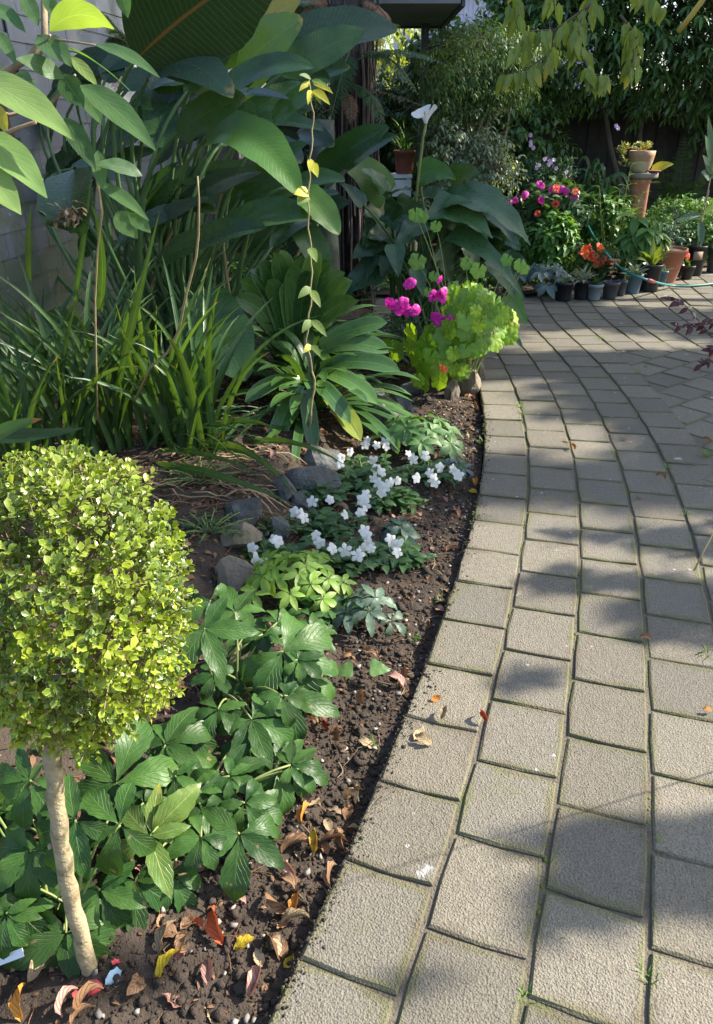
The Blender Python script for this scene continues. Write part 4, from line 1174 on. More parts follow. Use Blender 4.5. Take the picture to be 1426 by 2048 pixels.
# dead fern litter hung in the leaves, ground fern under the stems
df = thing('dead_fern', 'heap of dry brown fern fronds caught below the big leaves', 'dead fern', tuple(A(470, 370, 5.6)))
fern_fronds(df, [(A(440, 345, 5.5), A(500, 400, 5.4), (0, -.05, .08), .10, 16), (A(430, 360, 5.5), A(480, 415, 5.35), (0, -.05, .06), .10, 16), (A(455, 340, 5.6), A(515, 385, 5.5), (0, 0, .08), .09, 16), (A(420, 350, 5.6), A(455, 420, 5.5), (0, 0, .04), .09, 14), (A(285, 215, 6.0), A(310, 270, 5.8), (0, 0, .04), .10, 14), (A(225, 130, 6.4), A(245, 190, 6.2), (0, 0, .04), .10, 14)], M_FERND, M_FIBREL, 'frond')
wfn = thing('fern', 'pale fern fronds spraying against the upper house wall', 'fern', tuple(A(230, 60, 5.8)))
fern_fronds(wfn, [(A(265, 100, 5.6), A(190, 15, 5.5), (0, 0, .05), .14, 22), (A(270, 110, 5.6), A(215, 75, 5.5), (0, 0, .06), .13, 20), (A(290, 140, 5.6), A(240, 60, 5.6), (0, 0, .05), .12, 20), (A(275, 170, 5.6), A(255, 125, 5.5), (0, 0, .02), .08, 16)], leaf_mat('pale_fern', (.09, .16, .09), (.15, .23, .13), rough=.5, trans=.3, nv=0), M_STALKD)

# ================================================================ BIRD OF PARADISE
SB = Vector((-1.02, 4.75, .08))
st = thing('bird_of_paradise', 'huge bird of paradise clump with broad paddle leaves on long stems against the house', 'bird of paradise plant', tuple(SB))
rs = random.Random(17)
def strel(bu, bv, by, tu, tv, ty, wpx, nrm=(0, -.7, .7), bulge=.06, mat=M_STREL, fold=.16, stem=True, side=0.0, twist=0.0, rip=.012, seed=None):
    p0 = at(bu, bv, by); p1 = at(tu, tv, ty)
    L = (p1 - p0).length
    mid = (p0 + p1) / 2 + Vector((side * L, 0, bulge * L * 2))
    w = wpx * pxm((p0 + p1) / 2)
    sd = rs.randrange(1000) if seed is None else seed
    if mat is M_STREL: mat = (M_STREL, M_STRELM, M_STRELB)[(int(bu) * 7 + int(tv)) % 3]
    o = blade_obj('leaf', bez(p0, mid, p1, 34), w, 'paddle', mat, st, nrm, fold, 6, rip, sd, twist, .022)
    if stem:
        q = SB + Vector((rs.uniform(-.28, .28), rs.uniform(-.25, .2), 0))
        d = (Vector(mid) - p0).normalized()
        b = MB(); b.add(tube(bez(q, p0 - d * (p0 - q).length * .35, p0 + d * .02, 12), [.016, .008], 7, False)); b.build('leaf_stem', M_PETI, st)
    return o
strel(272, 118, 4.1, 560, -90, 3.6, 205, (.1, -.95, -.2), .03, M_STRELR, .08)
strel(395, 140, 4.4, 500, -30, 4.2, 85, (.5, -.8, .2), .04, M_STREL, .3)
strel(292, 165, 4.2, 466, 196, 3.75, 92, (.1, -.75, .55), .16, M_STREL, .10)
strel(352, 268, 4.1, 492, 198, 3.9, 82, (-.2, -.8, .5), .05, M_STREL, .12)
strel(440, 190, 4.7, 628, 136, 4.6, 62, (0, -.7, .7), .12, M_STREL, .16)
strel(470, 150, 4.9, 606, 38, 4.8, 84, (.25, -.85, .4), .05, M_STREL, .12)
strel(540, 108, 5.2, 795, 60, 5.4, 92, (0, -.8, .55), .07, M_STREL, .22)
strel(560, 150, 4.9, 728, 62, 5.0, 74, (.1, -.85, .5), .03, M_STREL, .14)
strel(440, 140, 4.6, 462, 14, 4.5, 66, (-.1, -.98, .1), .0, M_STREL, .2)
strel(500, 75, 5.1, 600, -2, 5.2, 46, (.3, -.8, .5), .03, M_STRELY, .2)
strel(462, 268, 4.6, 648, 262, 4.5, 52, (0, -.5, .85), .10, M_STREL, .25)
strel(470, 250, 4.7, 604, 166, 4.8, 48, (.1, -.8, .6), .03, M_STREL, .25)
strel(408, 283, 4.2, 600, 392, 3.85, 104, (.25, -.72, .65), .20, M_STRELG, .22)
strel(600, 383, 4.2, 678, 470, 4.1, 62, (.3, -.8, .5), .10, M_STRELG, .15)
strel(440, 472, 4.3, 626, 436, 4.1, 84, (0, -.6, .75), .10, M_STREL, .2)
strel(310, 528, 4.2, 532, 455, 3.9, 70, (0, -.65, .75), .06, M_STREL, .16)
strel(196, 312, 4.9, 350, 232, 4.9, 54, (-.1, -.8, .6), .05, M_STREL, .2)
strel(385, 590, 4.1, 492, 762, 3.75, 128, (.25, -.9, .35), .06, M_STREL, .12)
strel(85, 632, 3.9, 192, 738, 3.7, 84, (.1, -.9, .4), .05, M_STREL, .12)
strel(340, 395, 4.6, 428, 408, 4.4, 56, (0, -.7, .7), .16, M_STREL, .2)
strel(540, 290, 5.0, 604, 326, 4.9, 58, (.1, -.7, .7), .10, M_STREL, .12)
strel(560, 395, 4.7, 690, 362, 4.6, 52, (0, -.6, .8), .12, M_STREL, .2)
strel(315, 170, 4.7, 330, 300, 4.5, 72, (.1, -.95, .2), .0, M_STREL, .2)
strel(590, 440, 4.8, 660, 560, 4.6, 60, (.3, -.85, .4), .06, M_STREL, .2)
for i in range(40):                     # fill behind
    u = rs.uniform(60, 640); v = rs.uniform(150, 520)
    du = rs.uniform(20, 190); dv = rs.uniform(-120, 40)
    strel(u, v, 5.3 + rs.uniform(-.2, .4), u + du, v + dv, 5.2, rs.uniform(38, 62), (rs.uniform(-.3, .4), -.8, rs.uniform(.2, .8)), .06, M_STREL, .2)
for i in range(26):                     # the tangle of long leaves in front
    u = rs.uniform(230, 560); v = rs.uniform(170, 520)
    strel(u, v, rs.uniform(4.3, 5.0), u + rs.uniform(70, 190), v - rs.uniform(-10, 120), rs.uniform(4.2, 4.9), rs.uniform(30, 50), (rs.uniform(-.4, .5), -.8, rs.uniform(.1, .9)), rs.uniform(.03, .12), M_STREL, .25)
for i in range(20):                     # extra stems of cut and young leaves
    q = SB + Vector((rs.uniform(-.4, .4), rs.uniform(-.3, .3), 0)); p = q + Vector((rs.uniform(-.25, .7), rs.uniform(-.3, .3), rs.uniform(.55, 1.05)))
    b = MB(); b.add(tube(bez(q, (q + p) / 2 + Vector((-.08, 0, .12)), p, 8), [.015, .008], 7)); b.build('leaf_stem', M_PETI if i % 4 else M_DRY, st)
# the bowl shaped leaf holding dry litter
bl = blade_obj('leaf', [at(150, 338, 3.5), at(145, 365, 3.35), at(140, 400, 3.22), at(138, 430, 3.15), at(138, 452, 3.12), at(139, 464, 3.16)], 112 * pxm(at(140, 400, 3.25)), 'round', M_STREL, st, (0, -.9, .45), .42, 8, .01, 4)
b = MB(); b.add(tube(bez(SB + Vector((-.1, -.2, 0)), at(160, 380, 3.9), at(150, 338, 3.5), 10), [.015, .009], 7, False)); b.build('leaf_stem', M_PETI, st)
b = MB()
for i in range(60):
    p = at(139 + rs.gauss(0, 17), 428 + rs.gauss(0, 10), 3.10 + rs.uniform(-.02, .03))
    b.add(leaf(.045, .018, 'lance', 4, 2, rs.uniform(-1, 1.4), .4, .05), Matrix.Translation(p) @ Matrix.Rotation(rs.uniform(0, 6.28), 4, 'Z') @ Matrix.Rotation(rs.uniform(-.9, .9), 4, 'X') @ Matrix.Scale(rs.uniform(.5, 1), 4), rs.random())
tag(b.build('dry_litter', M_LTAN), 'dry leaf scraps caught in the cupped leaf in front of the house wall', 'leaf litter', kind='stuff')

# ================================================================ CLIVIA
def clivia(label, base, n, L, W, seed, bias=(0, 0), elev=(25, 85), mats=(M_CLIV,), extra=()):
    rr = random.Random(seed); t = thing('clivia', label, 'clivia', tuple(base), 'clivias in the raised bed')
    for i in range(n):
        a = rr.uniform(0, 6.28); f = (i + .5) / n
        el = R(elev[0] + (elev[1] - elev[0]) * f + rr.uniform(-8, 8)); l = L * rr.uniform(.75, 1.12)
        d = Vector((math.cos(a) + bias[0], math.sin(a) * .9 + bias[1], 0)); d.normalize()
        p0 = Vector(base) + d * .035 + Vector((rr.uniform(-.05, .05), rr.uniform(-.05, .05), 0))
        v0 = d * math.cos(el) + Vector((0, 0, math.sin(el)))
        m = p0 + v0 * l * .62
        e = m + (d * (.42 + .2 * math.cos(el)) + Vector((0, 0, -.30 + .38 * (el - .6)))) * l * rr.uniform(.6, .9)
        e.z = max(e.z, .06)
        nn = Vector((0, 0, 1)) - d * .5
        blade_obj('leaf', bez(p0, m, e, 12), W * rr.uniform(.85, 1.15), 'strap', mats[i % len(mats)], t, tuple(nn), .16, 4, .006, i, rr.uniform(-.25, .25))
    return t
cb = gp(632, 812, .12)
ct = clivia('lower clivia with broad glossy strap leaves sweeping over the dark stones', cb, 62, .58, .056, 5, (.25, -.35), (12, 84))
for (bu, bv, tu, tv, w, m, by, ty, bl) in [(640, 770, 722, 882, 42, M_CLIVY, 3.75, 3.45, .10), (640, 735, 800, 742, 44, M_CLIV, 3.9, 3.75, .16), (650, 700, 778, 705, 44, M_CLIV, 4.0, 3.9, .2), (640, 690, 775, 645, 42, M_CLIV, 4.05, 4.0, .1), (640, 745, 755, 808, 40, M_CLIV, 3.8, 3.6, .18), (620, 760, 700, 848, 36, M_CLIV, 3.75, 3.5, .2), (600, 770, 540, 912, 40, M_CLIV, 3.75, 3.5, .12), (610, 780, 628, 905, 32, M_CLIV, 3.7, 3.5, .14), (600, 760, 490, 805, 34, M_CLIV, 3.8, 3.6, .2), (645, 760, 735, 775, 40, M_CLIV, 3.85, 3.7, .16)]:
    p0, p1 = at(bu, bv, by), at(tu, tv, ty); L_ = (p1 - p0).length
    blade_obj('leaf', bez(p0, (p0 + p1) / 2 + Vector((0, 0, bl * L_ * 1.2)), p1, 12), w * pxm(p1), 'strap', m, ct, (.1, -.6, .8), .16, 4, .006, bu)
clivia('upper clivia with upright crowded strap leaves under the big paddle leaves', Vector((at(590, 700, 4.45).x, 4.45, .12)), 48, .74, .056, 6, (.0, -.25), (35, 88))
uc = [o for o in bpy.data.objects if o.get('label', '').startswith('upper clivia')][0]
rq = random.Random(3)
for (tu, tv) in ((520, 522), (548, 506), (562, 500), (602, 512), (642, 505), (662, 520), (690, 545), (705, 562), (480, 560), (468, 596), (585, 530), (622, 545), (716, 602), (500, 540), (535, 560), (655, 560), (570, 560)):
    p0 = at(590 + (tu - 590) * .25, 690, 4.3); p1 = at(tu, tv, 4.25 - .12 * rq.random()); L_ = (p1 - p0).length
    blade_obj('leaf', bez(p0, (p0 + p1) / 2 + Vector(((590 - tu) * .0005, 0, .30 * L_)), p1, 12), 40 * pxm(p1), 'strap', M_CLIV, uc, (rq.uniform(-.4, .4), -.9, .35), .16, 4, .006, tu, rq.uniform(-.4, .4))

# ================================================================ STRAP LEAVED CLUMPS
def strap_clump(name, label, cat, bases, n, L, W, seed, mat, lean=(0, 0), elev=(66, 89), droop=.5, prof='blade', lim=300):
    rr = random.Random(seed); c = Vector((sum(b_[0] for b_ in bases) / len(bases), sum(b_[1] for b_ in bases) / len(bases), bases[0][2]))
    t = thing(name, label, cat, tuple(c))
    for i in range(n):
        b0 = Vector(bases[i % len(bases)]) + Vector((rr.gauss(0, .05), rr.gauss(0, .05), 0))
        a = rr.uniform(0, 6.28); el = R(rr.uniform(*elev)); l = L * rr.uniform(.55, 1.15)
        d = Vector((math.cos(a) + lean[0], math.sin(a) + lean[1], 0)); d.normalize()
        v0 = d * math.cos(el) + Vector((0, 0, math.sin(el)))
        m = b0 + v0 * l * .6; e = m + (d * rr.uniform(.25, .9) * droop * 1.6 + v0 * .55 + Vector((0, 0, -rr.uniform(0, .8) * droop))) * l * .55
        e.z = max(e.z, soil_z(e.x, e.y) + .02)
        blade_obj('leaf', bez(b0, m, e, 10), W * rr.uniform(.7, 1.2), prof, mat, t, (d.x * -.3, -.8, .5), .35, 2, 0, i, rr.uniform(-.6, .6))
    return t
bs = [gp(u, v, .1) for u, v in ((60, 960), (150, 930), (240, 900), (330, 890), (400, 900), (200, 860), (100, 880))]
dt = strap_clump('strap_leaved_clump', 'dense clump of narrow arching green blades behind the box ball', 'strap leaved plant', [tuple(p) for p in bs], 190, .92, .030, 8, M_BLADE, (.12, -.1))
for (pts, w) in [(((440, 905), (560, 845), (690, 930), 3.6, 3.3, 3.1), 12), (((350, 890), (470, 810), (560, 862), 3.6, 3.4, 3.2), 14), (((380, 900), (500, 860), (590, 990), 3.5, 3.2, 2.9), 13), (((300, 930), (420, 930), (590, 1010), 3.2, 2.9, 2.7), 16), (((320, 900), (430, 900), (520, 950), 3.3, 3.1, 3.0), 10), (((200, 620), (215, 500), (187, 420), 3.2, 3.1, 3.05), 18), (((60, 560), (55, 480), (62, 410), 3.0, 2.9, 2.9), 14), (((150, 600), (170, 480), (185, 330), 3.2, 3.1, 3.1), 12), (((240, 760), (270, 620), (320, 420), 3.2, 3.1, 3.1), 16)]:
    (a_, b_, c_, y0, y1, y2) = pts
    blade_obj('leaf', bez(at(*a_, y0), at(*b_, y1), at(*c_, y2), 10), w * pxm(at(*a_, y0)), 'blade', M_BLADE, dt, (0, -.8, .5), .3, 2)
rz_ = random.Random(31)
for i in range(44):
    bu, bv = rz_.uniform(280, 450), rz_.uniform(868, 930); tu = bu + rz_.uniform(60, 190); tv = rz_.uniform(800, 1015)
    p0 = gp(bu, bv, .08); p1 = gp(tu, max(tv, 870), .1); p1.z = soil_z(p1.x, p1.y) + rz_.uniform(.02, .16)
    blade_obj('leaf', bez(p0, (p0 + p1) / 2 + Vector((0, 0, rz_.uniform(.06, .24))), p1, 10), rz_.uniform(.008, .017), 'blade', M_BLADE, dt, (0, -.6, .8), .3, 2, 0, i, rz_.uniform(-.5, .5))
# dry and green flower stalks
for nm, lab, mat, pts, r_ in (
    ('dry_stalk', 'bent dry stalk with a pale upright tip in front of the big leaves', M_DRY, [(395, 352, 2.9), (398, 400, 2.9), (397, 470, 2.92), (392, 515, 2.95), (372, 590, 3.0), (358, 660, 3.05), (335, 705, 3.1), (300, 735, 3.15), (270, 800, 3.2)], [.003, .006, .005]),
    ('dry_stalk', 'thin brown stalk bent over beside the cupped leaf', M_DRY, [(192, 335, 2.9), (196, 372, 2.9), (204, 425, 2.92), (195, 500, 2.95), (190, 600, 3.0), (192, 720, 3.05), (195, 840, 3.15)], [.006, .004, .004])):
    b = MB(); b.add(tube([at(*p) for p in pts], r_, 6)); tag(b.build(nm, mat), lab, 'stalk', 'old flower stalks')
# iris blades by the left edge
iris = thing('iris', 'dark broad iris blades at the left edge below the box ball', 'iris', tuple(gp(10, 1800, -.02)))
for (bu, bv, mu, mv, tu, tv, w, y0) in [(30, 1790, -5, 1690, 10, 1540, 62, 1.25), (90, 1800, 40, 1690, 20, 1560, 50, 1.3), (20, 1850, -40, 1750, -60, 1620, 60, 1.2), (60, 1690, 60, 1600, 25, 1500, 46, 1.4), (110, 1720, 90, 1630, 60, 1490, 40, 1.4)]:
    blade_obj('leaf', bez(at(bu, bv, y0), at(mu, mv, y0), at(tu, tv, y0 + .05), 10), w * pxm(at(bu, bv, y0)), 'blade', M_BLADEW, iris, (.1, -.9, .4), .1, 2)
br_ = thing('strap_leaf', 'broad strap leaf with a scorched orange tip above the box ball', 'strap leaved plant', tuple(at(-40, 900, 2.3)))
blade_obj('leaf', bez(at(-60, 900, 2.3), at(20, 850, 2.2), at(84, 838, 2.15), 10), 44 * pxm(at(20, 850, 2.2)), 'blade', leaf_mat('scorched_blade', (.05, .13, .045), (.08, .17, .06), vein=(.1, .2, .08), rough=.4, trans=.25, nv=0, tipcol=((.52, .16, .04), .8, -1)), br_, (0, -.6, .8), .12, 4)
blade_obj('leaf', bez(at(-60, 870, 2.45), at(60, 880, 2.3), at(170, 855, 2.2), 10), 40 * pxm(at(20, 850, 2.2)), 'blade', M_BLADEW, br_, (0, -.6, .8), .12, 4)

# ================================================================ BROAD LEAVED SHRUB, UPPER LEFT
mg = thing('broad_leaved_shrub', 'light green broad leaved shrub reaching in from the left near the house window', 'shrub', (-1.25, 1.95, 0.05))
MAGN = org(mg)
b = MB()
for pts, r_ in [([(-1.25, 1.95, 0), (-1.22, 1.95, .8), at(-60, 290, 1.9), at(0, 272, 1.85), at(40, 255, 1.85), at(72, 244, 1.85)], [.02, .012, .005, .004]),
                ([(-1.22, 1.95, .8), at(-80, 200, 2.0), at(10, 145, 2.0), at(60, 115, 2.0), at(90, 70, 2.0), at(88, 0, 2.05), at(80, -60, 2.1)], [.012, .009, .008, .008, .006]),
                ([at(60, 115, 2.0), at(80, 110, 2.0), at(100, 70, 1.95)], [.004, .003]), ([at(85, 75, 2.0), at(120, 80, 1.95), at(190, 90, 1.9)], [.003, .002]),
                ([at(-80, 200, 2.0), at(20, 230, 2.1), at(105, 205, 2.1), at(125, 180, 2.1), at(150, 150, 2.05)], [.006, .004, .004, .003]),
                ([at(-60, 290, 1.9), at(10, 300, 2.0), at(60, 340, 2.05), at(85, 360, 2.1)], [.004, .003]), ([at(-60, 200, 1.7), at(-20, 150, 1.65)], .004)]:
    b.add(tube(pts, r_, 7))
b.build('branches', M_TWIG, mg)
for (bu, bv, tu, tv, w, y0, y1, nrm, bl, m) in [
    (-70, 150, 148, 280, 84, 1.75, 1.62, (.25, -.7, .7), .12, M_MAGL), (-40, 262, 94, 396, 74, 1.68, 1.58, (.3, -.7, .65), .10, M_MAGL), (-50, 330, 42, 430, 66, 1.62, 1.55, (.3, -.7, .65), .10, M_MAGL),
    (128, 156, 32, 118, 46, 1.95, 1.9, (0, -.8, .6), .10, M_MAG), (160, 170, 312, 302, 56, 1.9, 1.8, (.2, -.8, .55), .12, M_MAG), (100, 62, 228, 58, 60, 1.9, 1.85, (0, .8, .55), .34, M_MAGL),
    (190, 90, 320, 156, 34, 1.9, 1.85, (-.1, -.5, .85), .14, M_MAG), (162, 182, 206, 252, 32, 2.0, 1.95, (.2, -.9, .4), .08, M_MAG), (100, 88, 268, 190, 20, 2.0, 1.9, (.5, .2, .85), .16, M_MAG),
    (74, 72, 144, 134, 52, 1.98, 1.9, (.3, -.8, .5), .08, M_MAG), (122, 150, 168, 216, 48, 2.0, 1.95, (.1, -.95, .3), .03, M_MAG), (140, 112, 196, 174, 26, 2.05, 2.0, (.3, -.8, .5), .05, M_VLEAF),
    (-20, 10, 52, 66, 34, 2.0, 1.95, (0, -.6, .8), .14, M_MAG), (-10, 60, 34, 132, 26, 1.9, 1.85, (.1, -.7, .7), .1, M_MAG), (46, -10, 78, 52, 34, 2.0, 1.95, (.2, -.9, .4), .05, M_MAG), (240, -30, 256, 36, 30, 2.0, 2.0, (0, -.98, .2), .0, M_MAG),
    (128, 236, 192, 342, 40, 2.15, 2.1, (.1, -.9, .4), .12, M_MAG), (285, 352, 190, 330, 38, 2.3, 2.25, (0, -.7, .7), .16, M_MAG), (196, 368, 298, 442, 30, 2.3, 2.2, (.2, -.8, .6), .12, M_MAG), (232, 424, 275, 478, 44, 2.3, 2.25, (.1, -.9, .4), .05, M_MAG), (258, 428, 302, 466, 30, 2.25, 2.2, (.2, -.9, .4), .05, M_MAG),
    (-6, 208, 14, 268, 26, 1.9, 1.88, (0, -.98, .2), .0, M_YLEAF), (90, -30, 110, 40, 30, 2.05, 2.0, (0, -.9, .4), .05, M_MAG), (30, 150, 66, 170, 30, 2.1, 2.05, (0, -.8, .6), .1, M_MAG), (-30, 120, 20, 200, 44, 2.1, 2.05, (.2, -.8, .6), .1, M_MAG), (195, 300, 205, 380, 30, 2.3, 2.25, (.1, -.95, .3), .0, M_MAG), (70, 160, 20, 200, 40, 2.15, 2.1, (0, -.8, .6), .1, M_MAG)]:
    p0, p1 = at(bu, bv, y0), at(tu, tv, y1); L_ = (p1 - p0).length
    blade_obj('leaf', bez(p0, (p0 + p1) / 2 + Vector((0, 0, bl * L_)), p1, 14), w * pxm(p1), 'lance', m, mg, nrm, .16, 4, .022, bu + tv)

# ================================================================ THIN VINE STEM WITH YELLOW LEAVES
vn = thing('vine_seedling', 'single thin tan stem with a few yellow leaves rising through the clivia', 'vine', tuple(at(618, 862, 3.55)))
vp = [at(618, 862, 3.55), at(625, 760, 3.5), at(617, 680, 3.48), at(622, 600, 3.46), at(618, 520, 3.45), at(621, 430, 3.45), at(620, 330, 3.45), at(622, 240, 3.45), at(622, 160, 3.45)]
vp = [p + Vector((.012 * math.sin(i * 2.1), .02 * math.cos(i * 1.7), 0)) for i, p in enumerate(vp)]
vp = [Vector(np.array(vp[max(0, int(t))]) * (1 - t % 1) + np.array(vp[min(len(vp) - 1, int(t) + 1)]) * (t % 1)) + Vector((.004 * math.sin(t * 9), 0, 0)) for t in np.linspace(0, len(vp) - 1, 40)]
b = MB(); b.add(tube(vp, [.006, .004, .0035, .0025], 6)); b.build('stem', M_DRY, vn)
for (u, v, du, dv, w, m) in [(622, 158, -24, -8, 14, M_VLEAF), (620, 165, -22, 18, 16, M_YLEAF), (624, 160, 30, 16, 16, M_VLEAF), (626, 165, 40, 22, 20, M_YLEAF), (622, 180, -6, 30, 16, M_YLEAF), (624, 182, 18, 28, 14, M_VLEAF), (626, 180, 34, 30, 24, M_YLEAF), (622, 325, 14, 30, 26, M_YLEAF), (622, 318, -2, 28, 18, M_YLEAF), (618, 385, -30, 4, 30, M_YLEAF), (616, 390, -20, 20, 30, M_VLEAF), (620, 495, 14, 30, 24, M_VLEAF), (622, 575, -26, 22, 22, M_VLEAF), (622, 580, 20, 36, 22, M_VLEAF), (622, 640, -18, 26, 22, M_VLEAF), (624, 640, 30, 34, 22, M_VLEAF), (622, 690, -14, 16, 18, M_YLEAF), (624, 690, 18, 24, 18, M_VLEAF)]:
    p0 = at(u, v, 3.45); p1 = at(u + du, v + dv, 3.40); L_ = (p1 - p0).length
    blade_obj('leaf', bez(p0, (p0 + p1) / 2 + Vector((0, -.01, .12 * L_)), p1, 6), w * pxm(p0) * .78, 'ovate', m, vn, (.2, -.85, .5), .2, 2, .03, u + v)

# ================================================================ CALLA LILY
CB = Vector((.42, 5.75, .05))
ca = thing('calla_lily', 'calla lily clump of large arrow shaped leaves with one white bloom on a tall stalk', 'calla lily', tuple(CB))
rc = random.Random(4)
def calla(bu, bv, by, tu, tv, ty, wpx, nrm=(.1, -.7, .7), bulge=.1, mat=M_CALLA, fold=.2, stem=True):
    p0, p1 = at(bu, bv, by), at(tu, tv, ty); L_ = (p1 - p0).length
    blade_obj('leaf', bez(p0, (p0 + p1) / 2 + Vector((0, 0, bulge * L_ * 1.4)), p1, 14), wpx * pxm(p0), 'heart', mat, ca, nrm, fold, 6, .03, bu + tv)
    if stem:
        q = CB + Vector((rc.uniform(-.16, .16), rc.uniform(-.12, .12), 0))
        b = MB(); b.add(tube(bez(q, Vector((q.x * .6 + p0.x * .4, q.y * .6 + p0.y * .4, p0.z * .75)), p0, 9), [.013, .008], 7, False)); b.build('leaf_stem', M_STALK if mat is M_CALLAG else M_PETI, ca)
calla(772, 395, 5.6, 652, 300, 5.4, 84, (.1, -.8, .55), .10, M_CALLAG)
calla(775, 390, 5.5, 720, 338, 5.4, 60, (.2, -.5, .8), .12)
calla(782, 390, 5.5, 825, 382, 5.3, 50, (.1, -.4, .9), .1)
calla(838, 352, 5.7, 912, 360, 5.6, 66, (-.1, -.75, .6), .20, M_CALLAG)
calla(905, 400, 5.6, 1060, 492, 5.2, 118, (.3, -.6, .75), .20)
calla(880, 420, 5.5, 985, 478, 5.2, 84, (.2, -.7, .65), .14)
calla(900, 470, 5.4, 1050, 600, 5.0, 60, (.3, -.75, .6), .16)
calla(985, 520, 5.3, 1030, 600, 5.1, 56, (.3, -.85, .4), .06)
calla(1015, 590, 5.2, 1055, 652, 5.1, 44, (.2, -.9, .4), .05, M_CALLAG)
calla(990, 640, 5.1, 1045, 695, 5.0, 40, (.3, -.85, .4), .1)
calla(788, 488, 5.3, 797, 555, 5.2, 44, (.1, -.95, .3), .03)
calla(832, 535, 5.3, 848, 596, 5.2, 38, (.2, -.9, .35), .05)
calla(727, 410, 5.4, 680, 366, 5.4, 32, (.1, -.8, .6), .1)
calla(850, 440, 5.5, 790, 500, 5.3, 60, (-.1, -.8, .6), .1)
calla(845, 395, 5.9, 900, 390, 5.8, 60, (0, -.4, .9), .1)
calla(930, 400, 5.9, 1030, 400, 5.7, 44, (0, -.3, .95), .08)
for i in range(34):
    u = rc.uniform(745, 985); v = rc.uniform(395, 540); s_ = 1 if u > 850 else -1
    if i % 3 == 0 and u > 850: calla(u, v - 30, 5.8, u + s_ * rc.uniform(10, 60), v - 30 - rc.uniform(20, 60), 5.6, rc.uniform(44, 70), (rc.uniform(-.3, .3), -.9, .4), .12, M_CALLA)
    calla(u, v, 5.7 + rc.uniform(-.25, .25), u + s_ * rc.uniform(10, 90), v + rc.uniform(-20, 90), 5.5, rc.uniform(44, 80), (rc.uniform(-.2, .4), -.75, rc.uniform(.3, .9)), .12)
# the bloom
b = MB(); b.add(tube([CB, at(826, 480, 5.7), at(836, 360, 5.65), at(846, 275, 5.6), at(852, 248, 5.6)], [.014, .010, .009], 8)); b.build('flower_stalk', M_STALK, ca)
fc = at(851, 247, 5.6); s_ = pxm(fc); V = []; UV = []
nr, na = 7, 18
for i in range(nr + 1):
    t = i / nr
    for j_ in range(na + 1):
        a = -2.75 + 5.5 * j_ / na
        lip = math.cos(a)
        r_ = .011 + .062 * t ** 1.5 * (1 + .45 * t * max(0, lip))
        z = .10 * t - .065 * t * t * max(0, lip) + .012 * t * math.sin(3 * a)
        ox, oy = math.cos(a) * r_, math.sin(a) * r_
        x = -.80 * ox - .6 * oy; y = -.6 * ox + .80 * oy
        V.append((fc.x + x, fc.y + y, fc.z + z)); UV.append((j_ / na, t))
b = MB(); b.add((np.array(V), (grid_faces(nr, na), []), np.array(UV))); b.build('flower', M_WHITE, ca)
b = MB(); b.add(tube([fc, fc + Vector((-.01, -.005, .07))], [.006, .004], 6)); b.build('spadix', plain_mat('spadix_yellow', (.7, .5, .05)), ca)

# ================================================================ LIME GERANIUM
def round_leaf(Rr, lobes=5, seed=0):
    rr = random.Random(seed); na, nr = 30, 4; V = [(0, 0, 0)]; UV = [(.5, .0)]
    for i in range(1, nr + 1):
        t = i / nr
        for j_ in range(na + 1):
            a = -2.95 + 5.9 * j_ / na
            rad = Rr * t * (1 + (.085 * math.cos(a * lobes) + .035 * math.cos(a * lobes * 3 + 1)) * t) * (1 - .18 * (abs(a) / 2.95) ** 4)
            V.append((math.sin(a) * rad, math.cos(a) * rad, Rr * (.10 * t ** 2 * math.cos(a * lobes) * .6 + .16 * t - .16 * t ** 3)))
            UV.append((.5 + .5 * ((j_ * 5 / na) % 1 - .5) * 2 * .9, t))
    q = []; t3 = []
    for j_ in range(na): t3.append((0, 1 + j_ + 1, 1 + j_))
    for i in range(nr - 1):
        for j_ in range(na):
            a0 = 1 + i * (na + 1) + j_; q.append((a0, a0 + 1, a0 + na + 2, a0 + na + 1))
    return np.array(V, float), (q, t3), np.array(UV)
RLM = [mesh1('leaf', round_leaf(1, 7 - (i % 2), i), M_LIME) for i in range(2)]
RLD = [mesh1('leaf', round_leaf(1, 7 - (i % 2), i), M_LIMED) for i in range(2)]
GB = Vector((.66, 4.75, .02))
ge = thing('lime_geranium', 'lime green geranium spilling over the stones at the bend of the path', 'geranium', tuple(GB))
rg = random.Random(12); stm = MB()
gl = []
for i in range(100):
    # mound surface, denser to the right
    a = rg.uniform(0, 6.28); q = math.sqrt(rg.random())
    q *= 1 + .25 * math.sin(a * 3 + 1); u = 940 + 78 * q * math.cos(a); v = 664 + 82 * q * math.sin(a) - (24 if math.cos(a) > 0 else 0)
    yy = 4.62 - .32 * math.sqrt(max(0, 1 - q * q)) + (660 - v) * .0012
    gl.append((u, v, yy + rg.uniform(-.16, .16), rg.uniform(13, 21)))
gl += [(u, v, y, r_) for u, v, y, r_ in [(855, 690, 4.4, 26), (862, 665, 4.45, 22), (832, 715, 4.35, 24), (818, 690, 4.45, 22), (845, 740, 4.25, 20), (866, 735, 4.25, 20), (850, 765, 4.2, 20), (878, 758, 4.2, 22), (880, 738, 4.22, 20), (860, 715, 4.3, 22), (900, 700, 4.3, 24), (905, 680, 4.35, 20), (822, 665, 4.5, 22), (790, 700, 4.5, 24), (775, 690, 4.5, 18), (836, 760, 4.2, 16)]]
